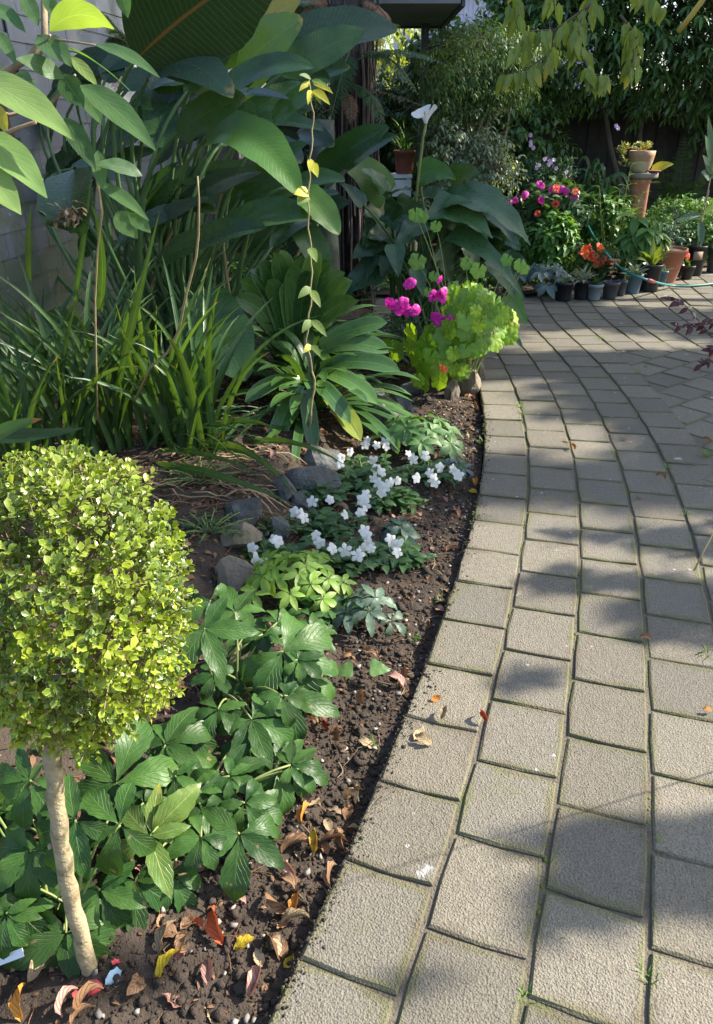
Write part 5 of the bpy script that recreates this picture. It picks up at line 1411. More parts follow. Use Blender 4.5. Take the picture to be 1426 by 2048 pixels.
for u, v, yy, r_ in gl:
    c = at(u, v, yy); n_ = Vector(((u - 930) / 110, -.75, .55 + (650 - v) / 200)) + Vector((rg.uniform(-.55, .55), rg.uniform(-.35, .35), rg.uniform(-.3, .5)))
    lit = u > 890 or v > 700  # right and lower leaves mostly take the copy coloured as sunlit
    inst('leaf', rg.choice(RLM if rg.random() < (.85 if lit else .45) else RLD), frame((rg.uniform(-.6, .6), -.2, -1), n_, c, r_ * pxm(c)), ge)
    if rg.random() < .6: stm.add(tube(bez(GB + Vector((rg.uniform(-.1, .1), rg.uniform(-.1, .1), 0)), (GB + c) / 2 + Vector((0, .05, .08)), c, 5), [.004, .002], 4, False))
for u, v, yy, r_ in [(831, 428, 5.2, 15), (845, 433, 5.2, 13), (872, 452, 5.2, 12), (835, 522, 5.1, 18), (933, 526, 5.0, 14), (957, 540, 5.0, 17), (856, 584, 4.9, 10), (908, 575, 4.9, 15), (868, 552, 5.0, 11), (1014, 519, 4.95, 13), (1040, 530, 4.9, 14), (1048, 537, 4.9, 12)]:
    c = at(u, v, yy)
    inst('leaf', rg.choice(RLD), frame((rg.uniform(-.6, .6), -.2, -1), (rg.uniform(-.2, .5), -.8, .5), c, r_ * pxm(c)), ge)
    stm.add(tube(bez(GB + Vector((rg.uniform(-.1, .1), .05, 0)), Vector((GB.x * .5 + c.x * .5 + .04, c.y, c.z * .6)), c, 8), [.005, .0025], 5, False))
stm.build('stems', M_STALK, ge)
for u, v, yy in [(1017, 632, 4.5), (1013, 626, 4.5), (990, 673, 4.35), (889, 739, 4.15), (884, 735, 4.15), (1020, 640, 4.5)]:
    c = at(u, v, yy); inst('flower', mesh1('flower', flower5(.022, .5, u), M_ORANGE), frame((.3, .2, 1), (.4, -.8, .3), c, 1.1), ge)
# magenta busy lizzie and the dull green small plant
FMM = [mesh1('flower', flower5(.033, .2, i + 10, w=1.1), M_MAGENTA) for i in range(3)]
DLM = [mesh1('leaf', leaf(.085, .036, 'ovate', 6, 2, .8, .2, .02, 0, 0, i), M_DARKL) for i in range(3)]
mgp = Vector((.28, 4.95, .03))
impatiens('magenta busy lizzie with dark leaves behind the lime geranium', mgp, .27, .40, 22,
          [(u_, v_, 4.36 if v_ > 630 else 4.48) for u_, v_ in ((866, 592), (878, 588), (884, 596), (888, 584), (806, 604), (800, 618), (815, 624), (796, 622), (826, 622), (832, 618), (810, 612), (876, 640), (892, 652), (900, 640), (884, 657), (888, 668), (872, 634), (880, 645), (896, 660), (890, 640), (816, 570), (822, 565), (880, 560), (788, 610), (780, 606))], 51, DLM, FMM, 'coloured busy lizzies', 1.0, 1.0, fl_leaf=8)
SVM = [mesh1('leaf', leaf(.075, .024, 'lance', 6, 2, .7, .2, .01, 0, 0, i), M_SALV) for i in range(3)]
impatiens('low plant with soft pointed green leaves between clivia and magenta flowers', gp(750, 690, .05), .28, .26, 20, [], 52, SVM, FMM, None, name='leafy_plant', fl_leaf=9)
impatiens('sparse dusky leaved plant at the foot of the tree fern', gp(715, 610, .05), .16, .34, 8, [], 53, DLM, FMM, None, name='leafy_plant', fl_leaf=6)
# heart leaved seedling on the soil
SDM = mesh1('leaf', leaf(1.5, 1.5, 'heart', 8, 4, .4, .12, .03), M_MIDH)
sd = thing('seedling', 'heart shaped seedling leaves low on the bare soil below the hellebores', 'seedling', tuple(sg(*gp(722, 1350)[:2])))
for du, dv, r_ in ((-16, 0, 26), (18, -4, 28)):
    c = at(722 + du, 1340 + dv, org(sd).y - .02); inst('leaf', SDM, frame((du, -.2, -.3), (du * .01, -.4, 1), c, r_ * pxm(c)), sd)
# ================================================================ TREES AND SHRUBS
def tree_leaf_mat(name, a, b_, **kw):
    return leaf_mat(name, a, b_, vein=tuple(min(.5, x * 1.6) for x in b_), nv=0, mid=.05, rough=kw.pop('rough', .4), trans=kw.pop('trans', .25), bump=.1, **kw)
M_T1 = tree_leaf_mat('dark_tree_leaf', (.030, .078, .030), (.075, .145, .045))
M_T2 = tree_leaf_mat('mid_tree_leaf', (.045, .11, .028), (.105, .19, .05))
M_EVG = tree_leaf_mat('evergreen_leaf', (.045, .105, .032), (.12, .21, .06), rough=.32)
M_T3 = tree_leaf_mat('yellow_green_leaf', (.10, .17, .035), (.20, .26, .05), trans=.35)
M_T4 = tree_leaf_mat('variegated_leaf', (.08, .14, .06), (.30, .36, .24))
M_T5 = tree_leaf_mat('maple_leaf', (.05, .125, .030), (.12, .21, .045), rough=.55, tipcol=((.36, .28, .05), .6, .8))
M_T6 = tree_leaf_mat('bright_far_leaf', (.22, .33, .04), (.36, .45, .06), trans=.4)
M_T7 = tree_leaf_mat('burgundy_leaf', (.07, .022, .03), (.13, .04, .045))
M_GC = tree_leaf_mat('ground_cover_leaf', (.065, .175, .038), (.15, .28, .065), rough=.5)
M_GC2 = tree_leaf_mat('blue_green_leaf', (.06, .14, .075), (.12, .21, .12), rough=.5)
M_BARK = plain_mat('brown_bark', (.11, .085, .065), (.06, .045, .035), rough=.9, scale=14, bump=.6)
M_BARKP = plain_mat('pale_shrub_bark', (.25, .22, .17), (.15, .13, .10), rough=.85, scale=18, bump=.5)
LG_LANCE = [leaf(.13, .034, 'lance', 4, 2, .8, .2, 0, 0, .2, i) for i in range(3)]
LG_OVAL = [leaf(.10, .050, 'ovate', 4, 2, .8, .2, 0, 0, .2, i) for i in range(3)]
LG_SMALL = [leaf(.055, .026, 'ovate', 3, 2, .7, .2, 0, 0, 0, i) for i in range(3)]
LG_FINE = [leaf(.05, .011, 'lance', 3, 1, .8, 0, 0, 0, 0, i) for i in range(3)]
LG_BIG = [leaf(.17, .075, 'ovate', 5, 2, .8, .2, 0, 0, .2, i) for i in range(3)]

def sprays(b, blobs, n, geos, rr, per=7, size=1.0, hang=.5, keep=None, spread=.10, twigs=None, shell=.55):
    "leafy sprays spread through ellipsoids [(centre, radii, weight)]"
    ws = [w for _, _, w in blobs]; cnt = 0
    for i in range(n):
        c, r_, w = rr.choices(blobs, ws)[0]
        d = Vector((rr.gauss(0, 1), rr.gauss(0, 1), rr.gauss(0, 1))).normalized()
        q = (shell + (1 - shell) * rr.random()) if rr.random() < .8 else rr.random()
        q *= 1 + .25 * mnoise.noise(d * 2.2 + Vector(c))
        p = Vector((c[0] + d.x * r_[0] * q, c[1] + d.y * r_[1] * q, c[2] + d.z * r_[2] * q))
        if p.z < .05: continue
        if keep and not keep(p): continue
        ax = (d + Vector((rr.uniform(-.5, .5), rr.uniform(-.5, .5), -hang + rr.uniform(-.3, .3)))).normalized()
        tt = rr.random() * .9
        if twigs is not None and i % 3 == 0: twigs.add(tube([tuple(p - ax * spread * 2.2), tuple(p + ax * spread)], .0025, 4, False))
        u = ax.orthogonal().normalized(); v = ax.cross(u)
        for k in range(per):
            ph = k * 2.4 + rr.uniform(-.3, .3); s = u * math.cos(ph) + v * math.sin(ph)
            b.add(rr.choice(geos), frame(s * .8 + ax * .6 + Vector((0, 0, -hang * .6)), ax * .6 + Vector((0, 0, 1)) + s * .2, p + ax * spread * (k / per - .3) * 2, size * rr.uniform(.7, 1.2)), tt + rr.uniform(0, .1))
        cnt += 1
    return cnt
def limbs(b, base, tops, r0, r1, rr, sag=.1):
    for t_ in tops:
        p0 = Vector(base); p1 = Vector(t_); m = (p0 + p1) / 2 + Vector((rr.uniform(-sag, sag), rr.uniform(-sag, sag), abs(p1.z - p0.z) * .12))
        cv = bez(p0, m, p1, 9); cv[1:-1] += np.array([[rr.uniform(-.015, .015) for _ in range(3)] for _ in range(8)])
        b.add(tube(cv, [r0, r1], 7))

def woody(name, label, cat, base, trunks, blobs, n, geos, mat, seed, bark=M_BARK, group=None, per=7, size=1.0, hang=.5, keep=None, r0=.05, r1=.012, shell=.55, spread=.10):
    rr = random.Random(seed); t = thing(name, label, cat, tuple(base), group)
    tb = MB(); limbs(tb, Vector(base) - Vector((0, 0, .05)), trunks, r0, r1, rr); tb.build('trunk', bark, t)
    cb_ = MB(); tw = MB(); sprays(cb_, blobs, n, geos, rr, per, size, hang, keep, spread, tw, shell)
    cb_.build('crown', mat, t, kind='stuff')
    if tw.n: tw.build('twigs', bark, t, kind='stuff')
    return t

# where daylight comes through the canopy: openings given as spots on the ground the sun reaches through them
OPEN = [((.45, 4.40), (.34, .26)), ((-.75, 3.57), (.32, .08)), ((1.15, 5.80), (.4, .10)), ((.80, 4.48), (.30, .34)), ((.66, 4.30), (.28, .26)), ((1.05, 3.72), (.17, .10)), ((1.62, 5.78), (.50, .14)), ((2.95, 7.25), (.45, .14)), ((2.1, 5.72), (.35, .08)), ((-1.95, 3.62), (.22, .10)), ((-3.0, 4.2), (.35, .12)), ((.1, 3.6), (.30, .07)), ((-.38, 3.68), (.30, .14)), ((-1.5, 3.1), (.5, .06)), ((-2.2, 2.8), (.4, .06)), ((-2.3, 3.5), (.3, .1)), ((-.9, 4.3), (.3, .08)), ((-.35, 3.3), (.3, .05))]
def ground_spot(p):
    k = p.z / to_sun.z
    return p.x - to_sun.x * k, p.y - to_sun.y * k
def shade_keep(p):
    x, y = ground_spot(p)
    for (cx, cy), (rx, ry) in OPEN:
        if ((x - cx) / (rx + .30)) ** 2 + ((y - cy) / (ry + .26)) ** 2 < 1: return False
    lim = 3.02 + .22 * mnoise.noise(Vector((x * .9, y * 1.2, 4))) + (-.72 * min(1, max(0, (-.05 - x) / .25)))
    if y > 7.45 and mnoise.noise(Vector((x * 1.1, y * 1.3, 9))) > -.28: return False
    if y > 6.2 and mnoise.noise(Vector((x * 1.3, y * 1.6, 9))) > .16: return False
    return y > lim
def dapple_keep(p):
    x, y = ground_spot(p)
    if y > 3.25: return False
    f = mnoise.noise(Vector((x * .95 + y * .35, y * 4.2, 1.5))) + .45 * mnoise.noise(Vector((x * 2.2, y * 9, 7)))
    lim = .20 if x > .05 + .38 * (y - .9) else .62
    if x < -.6: lim = .8
    if y > 2.3: lim -= .22 * min(1, (y - 2.3) / .5)
    return f > lim
R1 = random.Random(77)
woody('tree', 'tall shade tree well beyond the right edge of the path', 'tree', (11.5, 7.5, 0), [(11.2, 6.6, 6), (12, 8.5, 7), (10.8, 9.5, 6.5), (11.4, 7.5, 10), (11, 5.6, 4)],
      [((10.6, 6.4, 5.6), (1.2, 2.2, 2.4), 1.2), ((11.2, 9.2, 6.2), (1.2, 2.4, 2.8), 1.2), ((11.4, 7.6, 9.4), (1.2, 2.9, 2.6), 1.3), ((10.8, 12.4, 6.6), (1.3, 2.4, 3.2), 1), ((11.6, 11.2, 9.8), (1.2, 2.4, 2.4), .9), ((10.8, 5.0, 3.4), (.9, 1.4, 1.6), .6), ((10.8, 5.2, 7.4), (1.0, 1.4, 2.0), .8), ((11.6, 8.0, 12.0), (1.2, 2.6, 1.8), .9)], 8200, LG_BIG, M_T1, 61, keep=shade_keep, r0=.2, r1=.05, spread=.2, size=1.35)
woody('shrub', 'loose tall shrub beyond the right edge of the near path', 'shrub', (5.0, 2.6, 0), [(4.6, 2.2, 2.2), (5.2, 2.8, 2.8), (4.9, 1.9, 3.0), (5.5, 2.4, 3.4), (4.4, 3.0, 2.4)],
      [((4.6, 2.3, 2.6), (1.5, 1.7, 1.7), 1), ((5.6, 2.6, 3.8), (1.3, 1.7, 1.3), .6)], 9500, LG_SMALL, M_T2, 63, keep=dapple_keep, r0=.06, r1=.015, spread=.045, per=5, size=1.25)

# rear fence of dark palings
fen = thing('paling_fence', 'dark timber paling fence shaded by trees at the back of the garden', 'fence', (2, 11.2, 0))
M_PAL = plain_mat('dark_paling', (.030, .028, .028), (.055, .05, .046), rough=.9, scale=10, bump=.5)
PALM = [mesh1('paling', box(0, 0, 0, .162, .018, 1.84 + .02 * i), M_PAL, smooth=False) for i in range(3)]
rp = random.Random(2)
for i in range(78):
    x = -4.4 + i * .15
    inst('paling', PALM[rp.randrange(3)], Matrix.Translation((x, 11.2 + (.010 if i % 2 else -.010) + rp.uniform(-.001, .001), .92 + rp.uniform(-.015, .015))) @ Matrix.Rotation(rp.uniform(-.006, .006), 4, 'Y'), fen)
for z in (.35, 1.5):
    b = MB(); b.add(box(1.4, 11.26, z, 11.9, .045, .09)); b.build('rail', M_PAL, fen, smooth=False)
# neighbours' buildings behind
nb = thing('shed', 'pale lilac corrugated metal shed wall glimpsed beyond the fence under the eave', 'shed', (3.1, 22, 0))
M_CORR = plain_mat('pale_corrugated_metal', (.60, .60, .72), (.52, .52, .64), rough=.45)
V = []; nn_ = 170
for i in range(nn_ + 1):
    for z in (0.0, 4.15): V.append((.9 + 5.0 * i / nn_, 22 + .03 * math.sin(i * 1.571), z))
b = MB(); b.add((V, (grid_faces(nn_, 1), []), np.zeros((len(V), 2)))); b.build('corrugated_wall', M_CORR, nb)
b = MB(); b.add(box(3.4, 22.3, 4.2, 5.3, .9, .10)); b.build('roof', M_CORR, nb, smooth=False)
nh = thing('house', 'cream neighbouring house wall seen through the gap beside the tree fern', 'house', (.9, 19, 0))
b = MB(); b.add(box(.9, 19.3, 1.35, 2.6, .3, 2.7)); b.build('wall', plain_mat('cream_wall', (.55, .50, .42), (.5, .45, .38)), nh, smooth=False)
b = MB(); b.add(box(.9, 19.2, 2.76, 3.0, .9, .12)); b.build('roof', M_DARK, nh, smooth=False)

P = at
def Vp(u, v, y): return tuple(at(u, v, y))
# far bright tree
c = at(775, 105, 14.5)
woody('tree', 'bright yellow green feathery tree beyond the tree fern', 'tree', (c.x - .3, 14.5, 0), [(c.x - .2, 14.5, 2.4), (c.x + .3, 14.6, 2.9)], [((c.x - .1, 14.5, c.z + .25), (.75, .6, .75), 1), ((c.x - .6, 14.5, c.z + .6), (.6, .5, .6), .6)], 520, LG_FINE, M_T6, 64, hang=.9, size=1.8, r0=.07, r1=.02)
# dense evergreen at the back right
woody('evergreen_tree', 'dense dark evergreen with narrow leaves hanging over the fence at upper right', 'tree', (3.6, 10.6, 0), [Vp(1180, 130, 10.5), Vp(1290, 100, 10.6)],
      [((2.5, 10.4, 2.5), (.95, .7, .9), 1), ((3.5, 10.3, 2.45), (1.0, .7, .9), 1.1), ((4.6, 10.4, 2.4), (1.1, .6, 1.0), 1.2), ((3.0, 10.5, 3.6), (1.5, .8, .9), 1), ((4.6, 10.6, 3.7), (1.5, .9, 1.0), 1), ((5.4, 10.6, 2.7), (.9, .45, 1.4), 1.0), ((2.3, 10.6, 3.4), (.7, .6, .8), .5), ((4.7, 10.7, 2.0), (.8, .35, .8), .6), ((3.8, 10.9, 4.0), (2.4, .6, .9), 1.6), ((5.2, 10.9, 3.4), (1.2, .6, 1.2), 1)], 7000, LG_LANCE, M_EVG, 65, r0=.05, r1=.02, size=1.05, hang=-.05)
woody('shrub', 'glossy broad leaved shrub filling the corner under the eave', 'shrub', Vp(905, 420, 10.0)[:2] + (0,), [Vp(880, 140, 9.9), Vp(930, 90, 9.9), Vp(980, 120, 10.0)],
      [(Vp(875, 150, 9.9), (.38, .4, .55), 1), (Vp(930, 125, 10.1), (.42, .45, .42), .9), (Vp(1020, 75, 10.3), (.45, .5, .55), 1), (Vp(1020, 180, 10.1), (.45, .4, .6), 1), (Vp(1050, 290, 9.9), (.5, .4, .6), 1), (Vp(850, 260, 10.0), (.35, .4, .8), .9)], 1500, LG_OVAL, M_T2, 66, r0=.04, r1=.01)
woody('hedge_shrub', 'dark shrub wall between the terracotta pot and the back fence', 'shrub', Vp(800, 400, 10.6)[:2] + (0,), [Vp(780, 220, 10.6), Vp(830, 200, 10.6)],
      [(Vp(770, 230, 10.6), (.5, .4, .6), 1), (Vp(840, 240, 10.7), (.5, .4, .8), 1), (Vp(700, 260, 10.7), (.6, .4, .7), .8), (Vp(560, 200, 10.6), (1.2, .5, 1.2), 1)], 800, LG_SMALL, M_T1, 67, size=1.5, r0=.03, r1=.01, hang=.7)
# fine leaved maple with its stems
mb_ = at(955, 430, 8.6); mb_.z = .05
woody('maple', 'fine leaved maple with yellowing top layers in the middle of the rear bed', 'tree', tuple(mb_), [Vp(905, 210, 8.5), Vp(935, 190, 8.6), Vp(985, 200, 8.6), Vp(1040, 140, 8.6), Vp(960, 120, 8.7), Vp(880, 180, 8.5)],
      [(Vp(960, 110, 8.5), (.62, .45, .26), 1), (Vp(930, 165, 8.4), (.50, .4, .22), 1), (Vp(1000, 160, 8.6), (.40, .4, .26), .8), (Vp(895, 215, 8.4), (.30, .3, .26), .7), (Vp(1050, 100, 8.6), (.30, .3, .14), .4), (Vp(905, 270, 8.5), (.22, .25, .22), .4)], 1500, LG_FINE, M_T5, 68, bark=M_BARKP, hang=.6, size=1.25, r0=.022, r1=.007, per=9)
vb = at(930, 430, 8.2); vb.z = .05
woody('variegated_shrub', 'pale variegated shrub around the maple stems', 'shrub', tuple(vb), [Vp(900, 300, 8.2), Vp(960, 310, 8.2), Vp(985, 330, 8.2)],
      [(Vp(905, 290, 8.2), (.25, .25, .30), 1), (Vp(960, 300, 8.25), (.28, .25, .34), 1), (Vp(985, 350, 8.1), (.26, .25, .22), .8), (Vp(900, 360, 8.1), (.22, .22, .22), .7), (Vp(880, 400, 8.0), (.25, .2, .15), .5)], 620, LG_SMALL, M_T4, 69, bark=M_BARKP, r0=.012, r1=.004)
# nearer overhanging branch with pale leaves
ob = thing('hanging_branch', 'overhanging branch with pale yellowish drooping leaves at the top right', 'branch', Vp(1200, -60, 6.2))
b = MB(); rr8 = random.Random(8); lb = MB()
for pts in ([(1240, -80, 6.2), (1180, 10, 6.15), (1150, 60, 6.1), (1165, 110, 6.1)], [(1180, 10, 6.15), (1110, 60, 6.1), (1060, 62, 6.05), (1030, 110, 6.0)], [(1110, 60, 6.1), (1095, 110, 6.1), (1050, 140, 6.0), (1010, 150, 6.0)], [(1240, 30, 6.2), (1265, 60, 6.15), (1268, 110, 6.1), (1262, 140, 6.1)], [(1165, 110, 6.1), (1180, 150, 6.1), (1225, 150, 6.1)], [(1240, -80, 6.2), (1290, -10, 6.2), (1320, 20, 6.2)], [(1040, -60, 6.4), (1032, 0, 6.4), (1035, 50, 6.4)], [(1100, -60, 6.3), (1110, 20, 6.2)]):
    q = [at(*p) for p in pts]; b.add(tube(q, [.010, .004], 6, False))
    for k in range(len(q) - 1):
        for s in range(6):
            p = q[k].lerp(q[k + 1], s / 6)
            if k == 0 and s < 3: continue
            for h_ in range(2):
                d = Vector((rr8.uniform(-.6, .6), rr8.uniform(-.4, .2), -1)); lb.add(leaf(.14, .052, 'ovate', 5, 2, .4, .15, 0, 0, 0, s), frame(d, (rr8.uniform(-.5, .5), -1, .3), p + Vector((rr8.uniform(-.05, .05), rr8.uniform(-.05, .05), 0)), rr8.uniform(.65, 1.1)), rr8.random())
b.build('branch', M_BARK, ob); lb.build('leaves', tree_leaf_mat('hanging_leaf', (.12, .20, .035), (.24, .30, .06), trans=.4, tipcol=((.45, .34, .05), .2, .86)), ob, kind='stuff')
# near yellow cane crossing the top right corner, and a thin dry stem low on the right
b = MB(); b.add(tube([at(1358, 62, 3.0), at(1385, 28, 2.95), at(1414, -12, 2.9), at(1470, -110, 2.85)], .009, 8)); tag(b.build('bamboo_cane', plain_mat('yellow_cane', (.55, .45, .10), (.48, .38, .09), rough=.45)), 'yellow cane slanting across the top right corner', 'cane')
b = MB(); b.add(tube(np.vstack([[at(1388, 1142, 1.25)[:], at(1408, 1100, 1.26)[:]], bez(at(1430, 1060, 1.28), (1.25, 1.45, 1.05), (1.75, 1.75, -.01), 12)]), [.0016, .0018, .0024], 6)); tag(b.build('dry_twig', M_DRY), 'thin dry stem poking in from the right edge over the path', 'stem')

# ================================================================ REAR BED
M_TERRA = plain_mat('terracotta', (.46, .19, .12), (.38, .15, .09), rough=.75, scale=10, bump=.15, dirt=((.50, .36, .28), 7, .5))
M_TERRAD = plain_mat('dark_terracotta', (.27, .10, .07), (.22, .08, .055), rough=.75)
M_GLAZE = plain_mat('banded_clay', (.42, .25, .14), (.36, .22, .12), rough=.5)
M_GLAZE2 = plain_mat('cream_clay_band', (.52, .42, .29), (.46, .36, .25), rough=.5)
M_STONE = plain_mat('grey_slab', (.30, .26, .21), (.22, .19, .16), rough=.9)
M_BLACKP = plain_mat('black_plastic', (.018, .018, .020), (.028, .028, .03), rough=.45, bump=.05)
M_GREYP = plain_mat('grey_plastic', (.22, .27, .30), (.17, .21, .24), rough=.5, bump=.05)
M_DGREYP = plain_mat('dark_grey_plastic', (.055, .06, .07), (.075, .08, .09), rough=.5, bump=.05)
M_BLUEP = plain_mat('blue_grey_plastic', (.10, .17, .23), (.08, .14, .19), rough=.5, bump=.05)
M_WPLAS = plain_mat('white_plastic', (.78, .80, .84), (.70, .72, .76), rough=.45, bump=.03)
M_POTSOIL = plain_mat('potting_soil', (.05, .04, .03), (.09, .07, .05), rough=.95, scale=60, bump=.8)
M_HOSE = plain_mat('green_hose', (.020, .16, .14), (.025, .19, .17), rough=.4, bump=.0)
M_STEEL = plain_mat('galvanised_pipe', (.26, .28, .28), (.18, .19, .19), rough=.45, metal=.6)
M_BRASS = plain_mat('dull_tap_metal', (.12, .11, .10), (.08, .075, .07), rough=.5, metal=.5)
M_REDPL = plain_mat('pink_connector', (.60, .16, .17), (.50, .13, .14), rough=.45)

def pot_geo(r, h, c, rim=.012, taper=.74, ns=24, rimh=.025):
    return lathe([(0.001, 0), (r * taper * .96, 0), (r * taper, .008), (r * .965, h - rimh), (r + rim * .3, h - rimh), (r + rim * .3, h - .003), (r, h), (r - .008, h), (r * .93, h - .03), (0.001, h - .032)], ns, c)
def tuft(b, c, n, L, W, rr, prof='lance', el=(30, 85), droop=.6, spread=.02, tint=None, nl=6):
    for i in range(n):
        a = rr.uniform(0, 6.28); e = R(rr.uniform(*el)); d = Vector((math.cos(a) * math.cos(e), math.sin(a) * math.cos(e), math.sin(e)))
        b.add(leaf(1, W / L, prof, nl, 2, rr.uniform(.5, 1.4) * droop, .2, 0, 0, rr.uniform(-.3, .3), i), frame(d, (0, 0, 1) if e < 1.2 else (-d.x, -d.y, .3), Vector(c) + Vector((rr.uniform(-spread, spread), rr.uniform(-spread, spread), 0)), L * rr.uniform(.7, 1.15)), rr.random() if tint is None else tint)
def potted(label, u, vb, vt, w, mat, plant=None, seed=0, taper=.74, rim=.010, cat='plant pot', group='nursery pots along the rear edge of the paving', name='plant_pot', extra=None):
    base = gp(u, vb, .004); s = pxm(base); r_ = w * s / 2; h = (vb - vt) * s / math.cos(R(12)) * .97
    t = thing(name, label, cat, tuple(base), group)
    base = base + Vector((0, r_ * taper, 0)); 
    b = MB(); b.add(pot_geo(r_, h, base, rim, taper)); b.build('pot', mat, t)
    b = MB(); b.add(lathe([(0.001, h - .018), (r_ * .90, h - .024)], 18, base)); b.build('soil', M_POTSOIL, t)
    rr = random.Random(seed); top = base + Vector((0, 0, h - .02))
    if plant: plant(t, top, rr, s)
    return t
def leaf_plant(mat, n, L, W, prof='lance', el=(20, 80), droop=.7):
    def f(t, top, rr, s):
        for i in range(n):
            b = MB(); tuft(b, top, 1, L, W, rr, prof, el, droop, .02); b.build('leaf', mat, t)
    return f
def stem_plant(mat, h, nst, geos, size, smat=M_STALK, flowers=None, wild=.12, per=6):
    def f(t, top, rr, s):
        b = MB(); lb_ = MB()
        for i in range(nst):
            tip = top + Vector((rr.uniform(-wild, wild), rr.uniform(-wild, wild), h * rr.uniform(.6, 1.05))); cv = bez(top + Vector((rr.uniform(-.02, .02), rr.uniform(-.02, .02), 0)), (top + tip) / 2, tip, 6)
            b.add(tube(cv, [.004, .002], 5, False))
            for k in range(per):
                p = Vector(cv[2 + k % 5]); a = rr.uniform(0, 6.28); lb_.add(rr.choice(geos), frame((math.cos(a), math.sin(a), .2), (0, 0, 1), p, size * rr.uniform(.7, 1.2)), rr.random())
            if flowers:
                mt, fs = flowers
                inst('flower', mt, frame((rr.uniform(-1, 1), rr.uniform(-1, 1), .2), (rr.uniform(-.4, .4), -.7, .6), tip, fs), t)
        b.build('stems', smat, t); lb_.build('leaves', mat, t)
    return f
M_SILV = leaf_mat('silvery_leaf', (.20, .26, .20), (.38, .42, .34), vein=(.45, .48, .4), rough=.55, trans=.2, nv=0)
M_SUCC = leaf_mat('pale_succulent', (.22, .28, .08), (.46, .44, .20), rough=.5, trans=.2, nv=0, edge=((.5, .45, .25), .6, .5))
potted('black bag pot with pale root streaks at the left end of the pot row', 1129, 603, 567, 33, M_BLACKP, leaf_plant(M_T3, 7, .08, .025), 1, .92)
potted('black pot with silvery leaved plant behind the left end of the row', 1164, 600, 563, 31, M_BLACKP, leaf_plant(M_SILV, 22, .17, .045, 'ovate'), 2, .85)
potted('light grey pot with small dark plant near the left end', 1190, 601, 570, 33, M_GREYP, leaf_plant(M_T1, 8, .12, .05, 'ovate'), 3)
potted('dark grey pot holding a bare stemmed pink and cream seedling', 1222, 599, 566, 34, M_DGREYP, stem_plant(leaf_mat('pink_cream_leaf', (.45, .20, .14), (.62, .50, .30), rough=.5, trans=.25, nv=0), .28, 1, LG_SMALL, 1.1, M_BARKP, None, .02, 26), 4)
potted('small dark pot half hidden between two larger ones', 1243, 592, 562, 20, M_DGREYP, stem_plant(M_T2, .2, 4, LG_SMALL, .8), 5)
potted('blue grey pot with soft grey green rosette', 1268, 588, 550, 34, M_BLUEP, leaf_plant(M_SILV, 16, .16, .045, 'ovate', (10, 80)), 6)
potted('black pot behind the blue grey one', 1256, 575, 540, 24, M_BLACKP, stem_plant(M_T1, .2, 5, LG_SMALL, .8), 7)
potted('large black pot with lush bright strap leaves beside the terracotta pot', 1302, 584, 532, 42, M_BLACKP, leaf_plant(M_T3, 20, .24, .05, 'lance', (30, 85)), 8, .85)
potted('narrow pale blue pot squeezed against the terracotta pot', 1325, 573, 543, 18, M_BLUEP, leaf_plant(M_T5, 8, .12, .02), 9)
bp_ = potted('big terracotta pot with rolled rim and a thin leafed shrub', 1333, 566, 502, 76, M_TERRA, stem_plant(M_T2, .5, 7, LG_FINE, 1.0, M_BARKP, None, .22, 14), 10, .66, .014, 'plant pot', None, 'terracotta_pot')
potted('small black pot on the right of the terracotta pot', 1376, 559, 533, 27, M_BLACKP, leaf_plant(M_T2, 5, .10, .045, 'ovate', (50, 85)), 11)
potted('tall black pot bag with paper label and staked cane plant', 1392, 552, 495, 34, M_BLACKP, None, 12, .9)
potted('grey pot cut by the right edge of the picture', 1432, 546, 497, 36, M_DGREYP, leaf_plant(M_T2, 6, .2, .05), 13)
b = MB(); c = gp(1360, 556, .004) + Vector((0, .25, 0)); b.add(pot_geo(.075, .05, c, .006)); tag(b.build('terracotta_saucer', M_TERRA), 'small terracotta saucer behind the small black pot', 'saucer')
# cane plant beside the tall black pot
cp = gp(1392, 552, .004) + Vector((0, .08, .24)); t = thing('cane_plant', 'tall thin canes with long pointed leaves rising from the black pot bag', 'cane plant', tuple(cp))
b = MB(); y0 = cp.y
for pts in ([cp, at(1398, 440, y0), at(1414, 390, y0), at(1424, 340, y0)], [cp + Vector((.02, 0, 0)), at(1404, 440, y0), at(1418, 380, y0)]): b.add(tube(pts, .006, 6, False))
b.build('canes', M_DRY, t)
for (u0, v0, u1, v1, w) in [(1405, 430, 1350, 443, 14), (1408, 430, 1440, 400, 12), (1400, 440, 1403, 495, 16), (1422, 350, 1405, 310, 16), (1422, 345, 1440, 300, 18), (1424, 330, 1410, 270, 16), (1424, 325, 1416, 230, 14), (1420, 350, 1440, 360, 20), (1420, 360, 1402, 345, 18)]:
    p0, p1 = at(u0, v0, y0), at(u1, v1, y0 - .1); blade_obj('leaf', bez(p0, (p0 + p1) / 2 + Vector((0, 0, .03)), p1, 8), w * pxm(p0), 'lance', M_GC2, t, (0, -.8, .5), .15, 2)
b = MB(); c = at(1396, 512, cp.y - .16); b.add(box(c.x, c.y, c.z, .10, .004, .085, .1)); tag(b.build('paper_tag', plain_mat('brown_paper', (.28, .20, .13), (.24, .17, .11))), 'brown paper tag on the tall black pot bag', 'tag')

